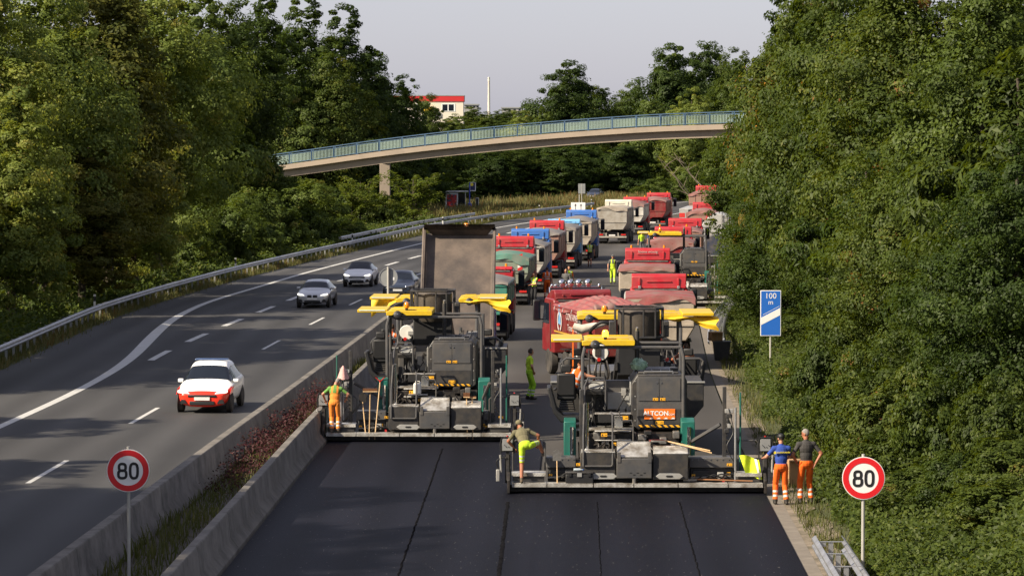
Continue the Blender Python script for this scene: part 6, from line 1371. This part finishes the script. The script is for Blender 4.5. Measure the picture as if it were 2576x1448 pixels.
# ------------------------------------------------------------------ people
def cloth(name, c): return mat(name, c, 0.85, 0, 0.16, 7, bump=0.6, bscale=9)
c_or = cloth('hi_vis_orange', (0.80, 0.13, 0.008)); c_ye = cloth('hi_vis_yellow', (0.50, 0.72, 0.03)); c_lgn = cloth('hi_vis_green', (0.33, 0.62, 0.02)); c_blue = cloth('blue_shirt', (0.022, 0.06, 0.30)); c_dk = cloth('dark_shirt', (0.045, 0.042, 0.040)); c_kh = cloth('khaki_shirt', (0.15, 0.135, 0.075)); c_gn = cloth('green_shirt', (0.12, 0.27, 0.055)); c_blk = cloth('black_cloth', (0.012, 0.012, 0.014)); c_dung = cloth('faded_orange', (0.78, 0.24, 0.03)); c_gry = cloth('grey_shirt', (0.10, 0.10, 0.10))
c_ref = mat('reflective_tape', (0.62, 0.62, 0.60), 0.4, 0.1, 0.06, 8); skin = mat('skin', (0.46, 0.22, 0.135), 0.55, 0, 0.10, 9); skin_d = mat('tanned_skin', (0.34, 0.13, 0.07), 0.5, 0, 0.10, 9); hairm = mat('brown_hair', (0.05, 0.03, 0.018), 0.8, 0, 0.3, 30); hairg = mat('grey_hair', (0.22, 0.20, 0.18), 0.8, 0, 0.3, 30); boot = mat('work_boots', (0.025, 0.020, 0.016), 0.7, 0, 0.2, 8); bootb = mat('brown_boots', (0.10, 0.075, 0.05), 0.8, 0, 0.2, 8)
PM = [skin, None, None, None, c_ref, None, None, mat('eye_dark', (0.02, 0.015, 0.012), 0.3)]
def ik(a, b, l1, l2, hint):
    a, b, hint = Vector(a), Vector(b), Vector(hint); d = b - a; L_ = min(d.length, (l1 + l2) * 0.999); dn = d.normalized()
    x = (l1 * l1 - l2 * l2 + L_ * L_) / (2 * L_); h = math.sqrt(max(0, l1 * l1 - x * x)); hv = hint - dn * hint.dot(dn)
    hv = hv.normalized() if hv.length > 1e-4 else Vector((0, 1, 0)); return a + dn * x + hv * h, a + dn * L_
def person(label, loc, yaw=0.0, sc=1.0, fl=(-0.12, 0, 0), fr=(0.12, 0, 0), pel=(0, 0, 0.96), neck=(0, 0.02, 1.50), head=None, hl=(-0.30, 0.05, 0.86), hr=(0.30, 0.05, 0.86), kl=(0, 1, 0), kr=(0, 1, 0), el=(-1, -0.5, 0), er=(1, -0.5, 0), face=(0, 1, 0), shirt=c_blue, trous=c_or, sleeve=0.75, short=False, bands=True, vest=None, bib=False, hair=hairm, boots=boot, sk=skin, vox=0.011, turn=0.0, hat=None, ears=False, group=None, legfwd=(0, 1, 0)):
    mb = MB(); segs = []
    Vv = Vector
    pel, neck = Vv(pel), Vv(neck); up = (neck - pel).normalized(); rt = Vv((math.cos(turn), math.sin(turn), 0)); rt = (rt - up * rt.dot(up)).normalized(); fw = up.cross(rt)
    face = Vv(face).normalized(); head = Vv(head) if head else neck + up * 0.17 + fw * 0.02
    def cap(a, b, r0, r1, reg, fl_=None):
        a, b = Vv(a), Vv(b); mb.tube([a, a.lerp(b, 0.5), b], [r0, (r0 + r1) / 2, r1], 12); mb.ball(a, r0, 10); mb.ball(b, r1, 10); segs.append((a, b, r0, r1, reg))
    M3 = Matrix((rt, fw, up)).transposed()
    # torso
    mb.ball(pel + up * 0.02, (0.175, 0.125, 0.14), 14, 0, M3); mb.ball(pel.lerp(neck, 0.38), (0.165, 0.12, 0.20), 14, 0, M3); mb.ball(pel.lerp(neck, 0.70), (0.19, 0.13, 0.20), 14, 0, M3)
    segs.append((pel - up * 0.03, pel + up * 0.06, 0.15, 0.15, 'hip')); segs.append((pel + up * 0.10, neck - up * 0.10, 0.15, 0.16, 'torso'))
    shl = neck - up * 0.075 - rt * 0.185; shr = neck - up * 0.075 + rt * 0.185
    cap(shl, shr, 0.075, 0.075, 'torso'); cap(neck - up * 0.04, neck + up * 0.08 + (head - neck) * 0.15, 0.062, 0.055, 'neck')
    # head
    hf = face; hu = (up * 0.5 + Vv((0, 0, 0.8))).normalized(); hu = (hu - hf * hu.dot(hf)).normalized(); hrt = hf.cross(hu); Mh = Matrix((hrt, hf, hu)).transposed()
    mb.ball(head + hu * 0.03, (0.078, 0.098, 0.105), 16, 0, Mh); mb.ball(head - hu * 0.055 + hf * 0.025, (0.058, 0.068, 0.07), 12, 0, Mh); mb.ball(head + hf * 0.098 - hu * 0.015, (0.014, 0.02, 0.028), 8, 0, Mh)
    for s in (-1, 1): mb.ball(head + hrt * s * 0.080 - hu * 0.005, (0.012, 0.022, 0.033), 8, 0, Mh)
    segs.append((head - hu * 0.05, head + hu * 0.05, 0.09, 0.10, 'head'))
    # legs
    for s, f, kh in ((-1, fl, kl), (1, fr, kr)):
        hip = pel + rt * s * 0.095 - up * 0.03; an = Vv(f) + Vv((0, 0, 0.09)); kn, an = ik(hip, an, 0.445, 0.43, kh)
        loose = 0.012 if not short else 0.0
        cap(hip, kn, 0.092, 0.062 + loose, 'thigh'); cap(kn, an, 0.060 + loose, 0.045 + loose * 1.6, 'calf')
        lf = Vv(legfwd); lf.z = 0; lf.normalize()
        cap(an - Vv((0, 0, 0.045)) - lf * 0.04, an - Vv((0, 0, 0.052)) + lf * 0.15, 0.045, 0.037, 'foot')
    # arms and hands
    for s, h, eh, sh in ((-1, hl, el, shl), (1, hr, er, shr)):
        e, w = ik(sh, h, 0.29, 0.265, eh); cap(sh, e, 0.058, 0.045, 'upper'); cap(e, w, 0.044, 0.030, 'fore')
        d = (w - e).normalized(); sd = d.cross(Vv((0, 0, 1))); sd = sd.normalized() if sd.length > 0.1 else rt.copy(); n_ = d.cross(sd)
        mb.ball(w + d * 0.055, (0.02, 0.05, 0.042), 10, 0, Matrix((n_, d, sd)).transposed()); segs.append((w, w + d * 0.16, 0.04, 0.03, 'hand'))
        for k, ln in enumerate((0.068, 0.078, 0.073, 0.056)):
            b = w + d * 0.092 + sd * (0.030 - 0.020 * k); m = b + d * ln * 0.55 + n_ * 0.006; mb.tube([b - d * 0.02, m, m + d * ln * 0.4 + n_ * 0.022], [0.0105, 0.0095, 0.0075], 6)
        mb.tube([w + d * 0.03 + sd * 0.03, w + d * 0.065 + sd * 0.062, w + d * 0.10 + sd * 0.066], [0.013, 0.011, 0.009], 6)
    tmp = mb.build('tmp', skin); rm = tmp.modifiers.new('r', 'REMESH'); rm.mode = 'VOXEL'; rm.voxel_size = vox; rm.use_smooth_shade = True
    sm = tmp.modifiers.new('s', 'SMOOTH'); sm.factor = 0.5; sm.iterations = 3
    dg = bpy.context.evaluated_depsgraph_get(); me = bpy.data.meshes.new_from_object(tmp.evaluated_get(dg)); bpy.data.objects.remove(tmp)
    n = len(me.polygons); cen = np.empty(n * 3, np.float32); me.polygons.foreach_get('center', cen); cen = cen.reshape(-1, 3).astype(float)
    best = np.full(n, 1e9); reg = np.zeros(n, int); tt = np.zeros(n); names = ['hip', 'torso', 'neck', 'head', 'thigh', 'calf', 'foot', 'upper', 'fore', 'hand']
    for a, b, r0, r1, rg in segs:
        a_ = np.array(a); d_ = np.array(b) - a_; t = np.clip(((cen - a_) @ d_) / max(d_ @ d_, 1e-9), 0, 1); ds = np.linalg.norm(cen - a_ - t[:, None] * d_, axis=1) - (r0 + (r1 - r0) * t)
        m = ds < best; best[m] = ds[m]; reg[m] = names.index(rg); tt[m] = t[m]
    # material slots: 0 skin 1 shirt 2 trousers 3 boots 4 tape 5 vest 6 hair 7 eye
    mi = np.zeros(n, int)
    tq = ((cen - np.array(pel)) @ np.array(up)) / (neck - pel).length
    lat = (cen - np.array(neck)) @ np.array(rt)
    isr = lambda x: reg == names.index(x)
    mi[isr('torso')] = 1; mi[isr('hip')] = 2; mi[isr('torso') & (tq < 0.14)] = 2; mi[isr('upper') & (tt < sleeve)] = 1; mi[isr('thigh')] = 2
    if short: mi[isr('thigh') & (tt > 0.93)] = 0
    else: mi[isr('calf')] = 2
    mi[isr('foot')] = 3; mi[isr('calf') & (tt > 0.90)] = 3
    if sleeve > 1.2: mi[isr('fore') & (tt < 0.95)] = 1
    if bands and not short: mi[isr('calf') & (((tt > 0.38) & (tt < 0.50)) | ((tt > 0.64) & (tt < 0.76)))] = 4
    if bands and short: mi[isr('thigh') & (((tt > 0.50) & (tt < 0.60)) | ((tt > 0.74) & (tt < 0.84)))] = 4
    if vest is not None:
        v = isr('torso') & (tq > 0.08) & (np.abs(lat) < 0.20); mi[v] = 5; mi[v & (((tq > 0.28) & (tq < 0.38)) | ((tq > 0.52) & (tq < 0.61)))] = 4; mi[v & (tq > 0.62) & (np.abs(np.abs(lat) - 0.10) < 0.025)] = 4
    if bib:
        v = isr('torso') & ((tq < 0.55) & (np.abs(lat) < 0.16) | (np.abs(np.abs(lat) - 0.085) < 0.03)); mi[v] = 2
    hd = isr('head'); hp = cen - np.array(head); hz_ = hp @ np.array(hu); hy = hp @ np.array(hf); hx = hp @ np.array(hrt)
    mi[hd & ((hz_ > 0.075) | ((hz_ > -0.03) & (hy < 0.01)) | ((hz_ > 0.045) & (hy < 0.05)))] = 6
    mi[hd & (np.abs(hx) > 0.072) & (hz_ < 0.03)] = 0
    mi[hd & (hy > 0.065) & (np.abs(np.abs(hx) - 0.032) < 0.013) & (np.abs(hz_ - 0.015) < 0.009)] = 7
    mi[hd & (hy > 0.06) & (np.abs(hx) < 0.024) & (np.abs(hz_ + 0.062) < 0.006)] = 7
    me.materials.clear()
    for m in (sk, shirt, trous, boots, c_ref, vest or shirt, hair, PM[7]): me.materials.append(m)
    me.polygons.foreach_set('material_index', mi.astype(np.int32)); me.polygons.foreach_set('use_smooth', np.ones(n, bool)); me.update()
    root = thing('person', label, 'person', loc, yaw, group); root.scale = (sc, sc, sc); me.name = 'body'; inst('body', me, root)
    if hat is not None:
        hm = MB().ball(head + hu * 0.055, (0.092, 0.112, 0.085), 14, 0, Mh); hm.tube([head + hu * 0.06 + hf * 0.09, head + hu * 0.045 + hf * 0.17], [0.075, 0.05], 8) if hat is not c_ye else None
        hm.build('cap', hat, root)
    if ears:
        for s in (-1, 1): MB().ball(head + hrt * s * 0.098, (0.028, 0.042, 0.05), 10, 0, Mh).build('ear_defender', black, root)
        MB().tube([head + hrt * s * 0.10 * math.cos(0) * 0 + hrt * 0.10 * math.cos(a) + hu * (0.03 + 0.115 * math.sin(a)) for a in np.linspace(0, math.pi, 10)], 0.012, 6).build('headband', black, root)
    return root
GP = 'road workers'
p4 = P(1964, 1268); prs = person('worker in blue shirt and orange trousers operating the right screed panel', (p4.x, p4.y, 0.0), 0.10, 1.0, fl=(-0.14, 0.05, 0), fr=(0.13, -0.04, 0), hl=(-0.40, 0.30, 1.16), hr=(0.10, 0.36, 1.10), el=(-0.6, -0.6, -0.6), shirt=c_blue, trous=c_or, hat=black, ears=False, vox=0.010, group=GP, face=(-0.25, 1, -0.1))
text_mesh('lettering', 'DEVERMANN', 0.062, mat('yellow_print', (0.75, 0.62, 0.04), 0.6), prs, (0.02, -0.128, 1.335), (R(83), 0, 0), ext=0.006); MB().box(-0.205, -0.16, -0.126, -0.112, 1.30, 1.365).build('emblem', MATS['yellow_print'], prs)
p5 = P(2027, 1266); person('worker in dark shirt and orange trousers, hands on hips, watching', (p5.x, p5.y, 0.0), 0.22, 1.06, fl=(-0.13, 0.05, 0), fr=(0.16, 0.10, 0), hl=(-0.20, 0.10, 0.98), hr=(0.22, -0.06, 0.98), el=(-0.8, -0.3, 0), er=(1, -0.3, 0), shirt=c_dk, trous=c_or, hair=hairg, vox=0.010, group=GP, face=(-0.75, 0.6, -0.15), sk=skin_d)
person('worker in khaki shirt and neon shorts stepping up at the left screed end', (0.25, 85.62, 0.315), 0.0, 1.0, fl=(0, 0, 0), fr=(0.56, 0.75, 0.62), pel=(0.10, 0.10, 0.97), neck=(-0.02, 0.46, 1.35), head=(-0.07, 0.60, 1.46), hl=(-0.20, 0.55, 0.86), hr=(0.42, 0.60, 0.98), kr=(0.5, 0.6, 0.6), el=(-1, -0.2, 0), er=(1, -0.1, -0.3), face=(-0.35, 0.9, -0.45), shirt=c_kh, trous=c_ye, short=True, boots=bootb, hat=c_kh, ears=True, vox=0.010, group=GP, turn=0.12, sk=skin_d)
person('worker in faded orange dungarees and green shirt on the rear screed', (XA(840, 100), 99.93, 0.315), -0.08, 0.95, fl=(-0.10, 0, 0), fr=(0.11, 0.05, 0), neck=(0.02, 0.10, 1.47), head=(0.08, 0.20, 1.60), hl=(-0.34, 0.28, 1.02), hr=(0.34, 0.28, 1.05), face=(0.35, 0.85, -0.45), shirt=c_gn, trous=c_dung, bib=True, hair=hairg, boots=bootb, vox=0.010, group=GP)
p3 = P(1331, 1004); person('worker in full yellow hi-vis with hands on hips between the pavers', (p3.x, p3.y, 0.0), R(-75), 1.0, fl=(-0.12, -0.03, 0), fr=(0.12, 0.06, 0), hl=(-0.20, 0.10, 1.0), hr=(0.20, 0.10, 1.0), el=(-1, -0.4, 0), er=(1, -0.4, 0), shirt=c_ye, trous=c_lgn, ears=True, vox=0.011, group=GP, face=(0.1, 1, -0.05))
SIT = dict(fl=(-0.14, 0.62, -0.35), fr=(0.14, 0.62, -0.35), pel=(0, -0.02, 0.14), hl=(-0.22, 0.48, 0.36), hr=(0.26, 0.5, 0.38), kl=(0, 0.6, 1), kr=(0, 0.6, 1))
def seated(label, X, Y, z, yaw, **k):
    d = dict(SIT); d.update(neck=(0.05, 0.10, 0.66)); d.update(k); return person(label, (X, Y, z), yaw, group=GP, **d)
seated('driver in orange vest seated on the front paver', 3.12 - 1.52, 85.8 + 2.55, 2.40, R(-14), shirt=skin, vest=c_or, trous=c_blk, neck=(0.16, 0.12, 0.64), hr=(0.52, 0.42, 0.40), hair=mat('ginger_hair', (0.20, 0.075, 0.03), 0.8), vox=0.011, bands=False)
seated('bare-backed driver on the right seat of the front feeder', 3.55 + 1.58, 96.8 + 0.95, 2.22, R(10), shirt=skin_d, trous=c_or, sk=skin_d, vox=0.013, bands=False)
seated('driver in orange vest on the left seat of the rear feeder', -2.45 - 1.55, 106.4 + 1.0, 2.22, R(-10), shirt=c_or, vest=c_or, trous=c_or, vox=0.014)
def stand(label, px, py, yaw, **k):
    q = P(px, py); return person(label, (q.x, q.y, 0.0), yaw, vox=0.016, group=GP, **k)
WALK = dict(fl=(-0.10, 0.22, 0.02), fr=(0.10, -0.20, 0.0), hl=(-0.30, -0.08, 0.90), hr=(0.30, 0.18, 0.92))
stand('worker walking towards us in yellow bib trousers and grey shirt', 1541, 714, math.pi, shirt=c_gry, trous=c_ye, bib=True, hat=c_gry, **WALK)
stand('walker in black with a yellow vest passing beside the left trucks', 1483, 671, math.pi - 0.1, shirt=c_blk, trous=c_blk, vest=c_ye, short=True, bands=False, hat=c_blk, **WALK)
stand('man in black shirt and yellow vest, arms folded, by the green-tarped truck', 1343, 768, math.pi - 0.35, shirt=c_blk, trous=c_blk, vest=c_ye, bands=False, hl=(0.10, 0.22, 1.12), hr=(-0.10, 0.22, 1.15))
stand('worker in orange shirt seen from behind beside the left trucks', 1376, 752, 0.1, shirt=c_or, trous=c_or, vest=c_or)
stand('worker in yellow vest half hidden behind the chrome roof lamps', 1430, 748, math.pi + 0.2, shirt=c_or, vest=c_ye, trous=c_or)
stand('bareheaded man just in front of the yellow-vested one behind the lamps', 1424, 756, math.pi - 0.3, shirt=c_gry, trous=c_or)
stand('far worker with yellow helmet and vest right of the left trucks', 1637, 640, math.pi, shirt=c_blue, vest=c_or, trous=c_blue, hat=c_ye)
stand('far worker in yellow shirt near the third paver', 1613, 641, math.pi + 0.4, shirt=c_ye, trous=c_gry)
# ------------------------------------------------------------------ loose tools and bits
def stick(mb, a, b, r=0.016, mi=0): mb.tube([a, b], r, 7, mi)
def broom(label, a, b, head, hm, hw_=0.24, hd=0.07, hh=0.10, group='brooms and shovels', nm='broom'):
    """handle from a (foot) to b (top, where the head is)"""
    a, b = Vector(a), Vector(b); t = thing(nm, label, nm, a, group=group); d = b - a
    MB().tube([(0, 0, 0), d], 0.017, 7).build('handle', wood, t)
    if head == 'brush': 
        MB().box(-hw_, hw_, -hd, hd, 0.0, 0.03).build('head_board', wood, t, loc=d); MB().box(-hw_, hw_, -hd, hd, 0.031, hh).build('bristles', brush_b, t, loc=d)
    elif head == 'rake':
        MB().tube([(0, 0, -0.2), (0, 0, 0.05)], 0.024, 7).tube([(0, 0, 0.0), (-0.17, 0, 0.16)], 0.014, 6).tube([(0, 0, 0.0), (0.17, 0, 0.16)], 0.014, 6).build('red_bracket', redp, t, loc=d); MB().box(-0.22, 0.22, -0.03, 0.03, 0.16, 0.19).build('rubber_blade', black, t, loc=d)
    else: MB().prism([(-0.11, 0.0), (0.11, 0.0), (0.12, 0.22), (0.0, 0.30), (-0.12, 0.22)], 'y', -0.01, 0.012).build('blade', head, t, loc=d)
    return t
def at2(px, py, Y): return (XA(px, Y), Y, ZA(py, Y))
broom('broom with brown bristles upright, left on the rear paver', at2(927, 1106, 99.9), at2(930, 986, 99.9), 'brush', brush_b, 0.22)
broom('squeegee with red bracket leaning on the rear paver', at2(941, 1106, 99.95), at2(955, 960, 100.6), 'rake', None, nm='squeegee')
broom('short shovel handle leaning left of the brown broom', at2(918, 1090, 100.05), at2(911, 1012, 100.3), oily, None, nm='shovel')
broom('broom with brown head leaning at the right of the rear paver', at2(1175, 1104, 99.9), at2(1173, 1000, 100.1), 'brush', brush_b, 0.10, 0.06, 0.14)
broom('darker handled broom beside it at the right of the rear paver', at2(1189, 1106, 99.95), at2(1187, 1002, 100.15), 'brush', black, 0.12, 0.06, 0.06)
for k, (a, b, lab) in enumerate([((1682, 1117), (1786, 1133), 'upper shovel lying on the bright step of the front paver'), ((1686, 1113), (1790, 1139), 'lower shovel lying on the bright step of the front paver')]):
    pa = Vector((XA(a[0] - 8, 86.2), 86.25 - 0.1 * k, 1.36)); pb = Vector((XA(b[0], 85.9), 85.6, 1.16 - 0.06 * k)); t = thing('shovel', lab, 'shovel', pa, group='brooms and shovels')
    MB().tube([(0, 0, 0), pb - pa], 0.017, 7).build('handle', wood, t); MB().prism([(-0.36, -0.10), (-0.05, -0.12), (0.02, 0.0), (-0.05, 0.12), (-0.36, 0.10), (-0.42, 0)], 'z', -0.015, 0.02).build('blade', mat('dark_red_blade', (0.16, 0.02, 0.02), 0.6) if k == 0 else steel, t)
broom('short wooden shovel handle standing by the black tool case', at2(1402, 1224, 85.7), at2(1401, 1160, 85.75), steel, None, nm='shovel')
plank = thing('rake_handle', 'brown wooden rake handle lying across the right walkway', 'rake', (3.12 + 2.2, 85.75, 0.36), 0.0); MB().tube([(-0.55, 0.2, 0.02), (0.95, -0.05, 0.0)], 0.02, 7).build('handle', mat('brown_wood', (0.22, 0.10, 0.04), 0.7, 0, 0.2, 8), plank); MB().box(-0.85, -0.5, 0.12, 0.30, -0.02, 0.03).build('head', steel, plank)
cs = thing('tool_case', 'black plastic tool case on the front paver walkway', 'case', (XA(1458, 85.6), 85.62, 0.312)); bx('box', black, cs, -0.36, 0.36, -0.05, 0.35, 0.0, 0.24, 0.02); bx('lid', dark, cs, -0.37, 0.37, -0.06, 0.36, 0.245, 0.30, 0.02); bx('latch', lgrey, cs, -0.06, 0.06, -0.075, -0.062, 0.17, 0.27, 0.004); 
for q in (-0.25, 0.25): bx('clip', black, cs, q - 0.04, q + 0.04, -0.078, -0.062, 0.18, 0.28, 0.004)
bt = thing('water_bottle', 'clear water bottle on the black tool case', 'bottle', (XA(1454, 85.6), 85.7, 0.615)); M = Matrix.Rotation(R(90), 4, 'Y'); MB().lathe([(0.03, -0.11), (0.04, -0.10), (0.04, 0.05), (0.015, 0.10), (0.015, 0.12)], 12, M).build('body', mat('pale_plastic', (0.45, 0.52, 0.56), 0.15), bt, loc=(0, 0, 0.04)); MB().lathe([(0.017, 0.12), (0.017, 0.14)], 10, M).build('cap', signblue, bt, loc=(0, 0, 0.04))
cn = thing('canister', 'white plastic canister on the rear paver steps', 'canister', (XA(1049, 101.2), 101.2, ZA(991, 101.2))); bx('body', offwhite, cn, -0.12, 0.12, -0.1, 0.1, 0, 0.33, 0.035); MB().tube([(-0.06, 0, 0.32), (-0.05, 0, 0.39), (0.06, 0, 0.39), (0.08, 0, 0.32)], 0.015, 6).build('handle', offwhite, cn); MB().cyl((0.085, -0.05, 0.33), (0.085, -0.05, 0.37), 0.025, None, 10).build('cap', white, cn)
bx('canister_shelf', checker, pv2, XA(1049, 101.2) + 2.4 - 0.3, XA(1049, 101.2) + 2.4 + 0.3, 1.0, 1.4, ZA(991, 101.2) - 0.03, ZA(991, 101.2) - 0.003)
pk = mat('pink_towel', (0.62, 0.36, 0.33), 0.9, 0, 0.12, 6, bump=0.5); tw = thing('towel', 'pink towel hung over a post on the rear paver', 'towel', (XA(862, 100.2), 100.2, ZA(950, 100.2))); 
def twf(u, v): a = u * 2 * math.pi; r = 0.02 + 0.14 * v ** 0.8 * (1 + 0.3 * math.sin(3 * a)); return (r * math.cos(a), r * math.sin(a) * 0.7, 0.36 - 0.40 * v + 0.02 * math.sin(5 * a) * v)
MB().grid(twf, 24, 8).build('cloth', pk, tw); MB().cyl((0, 0, 0.36), (0, 0, -1.3), 0.02, None, 6).build('post', galv, pv2, loc=(tw.location.x + 2.4, 0.2, tw.location.z))
hv = thing('safety_vest', 'neon yellow vest thrown over the rail of the right screed end', 'vest', (XA(1888, 86.0), 85.9, ZA(1202, 86.0)))
def vf(u, v): return (-0.19 + 0.40 * u + 0.10 * (1 - v) * (u - 0.9) + 0.10 * v, -0.05 * math.sin(7 * u + 3 * v) - 0.08 * v, 0.58 - 0.58 * v + 0.04 * math.sin(5 * u) - 0.12 * u * (1 - v) * 0.6)
MB().grid(vf, 14, 12).build('cloth', cloth('neon_yellow', (0.70, 0.86, 0.03)), hv)
def vf2(u, v): q = vf(0.78 + 0.12 * u, v); return (q[0], q[1] - 0.012, q[2])
MB().grid(vf2, 3, 12).build('reflective_stripe', c_ref, hv)
pbm = mat('clear_green_plastic', (0.30, 0.46, 0.34), 0.12, 0, 0.5, 14, bump=1.0, bscale=12); pb_ = thing('plastic_bag', 'crumpled clear plastic bag with green bottles on the engine cover', 'bag', (XA(1608, 88.3), 88.35, 3.07)); q = MB().ball((0, 0, 0.13), (0.23, 0.16, 0.17), 16)
rq = random.Random(4); q.v = [(x * (1 + rq.uniform(-.16, .16)), y * (1 + rq.uniform(-.16, .16)), max(0.0, z * (1 + rq.uniform(-.16, .16)))) for x, y, z in q.v]; q.build('film', pbm, pb_)
card = mat('cardboard', (0.42, 0.25, 0.12), 0.85, 0, 0.1, 4); X = XA(1800, 136); cb = thing('cardboard_box', 'brown cardboard box on the guardrail end beside the front feeder', 'box', (X, 136, 0.80), 0.3); bx('carton', card, cb, -0.25, 0.25, -0.2, 0.2, 0, 0.36, 0.005); MB().box(-0.25, 0.25, -0.45, -0.2, 0.35, 0.36).build('flap', card, cb); MB().box(-0.01, 0.01, -0.203, -0.2005, 0, 0.36).build('tape', b_beige, cb)
wb = thing('waste_bin', 'dark grey plastic bin under the cardboard box on the verge', 'bin', (X + 0.25, 135.9, 0.0)); MB().prism([(-0.28, 0), (0.28, 0), (0.36, 0.75), (-0.36, 0.75)], 'y', -0.28, 0.28).build('body', dark, wb, bevel=0.02); bx('rim', grey, wb, -0.39, 0.39, -0.31, 0.31, 0.75, 0.795, 0.01)
q = P(2010, 1230); cb2 = thing('cardboard_box', 'tall cardboard box in the weeds between the two watching workers', 'box', (q.x - 0.02, q.y + 0.9, hz(q.x, q.y + 0.9)), 0.1); bx('carton', card, cb2, -0.22, 0.22, -0.2, 0.2, 0, 0.75, 0.005); MB().box(-0.22, 0.22, -0.38, -0.2, 0.74, 0.75).build('flap', card, cb2)
# dry branches under the right end of the bridge
db = thing('dead_tree', 'leafless pale branches below the right end of the bridge', 'tree', (XA(1790, 372), 372, 0.0)); rq = random.Random(2); m = MB(); pbk = mat('pale_dead_wood', (0.20, 0.16, 0.12), 0.9)
for k in range(9):
    a = rq.uniform(-1.3, 1.3); pts = [Vector((0, 0, 0.3))]
    for j in range(6): pts.append(pts[-1] + Vector((math.sin(a) * 0.9 + rq.gauss(0, .2), rq.gauss(0, .3), 1.0 + rq.gauss(0, .2)))); a *= 1.08
    m.tube(pts, [0.07 * (1 - .13 * j) for j in range(7)], 6)
    for j in range(2, 6): m.tube([pts[j], pts[j] + Vector((rq.gauss(0, .8), rq.gauss(0, .5), rq.uniform(.4, 1.2)))], [0.04, 0.012], 5)
m.build('trunk', pbk, db)
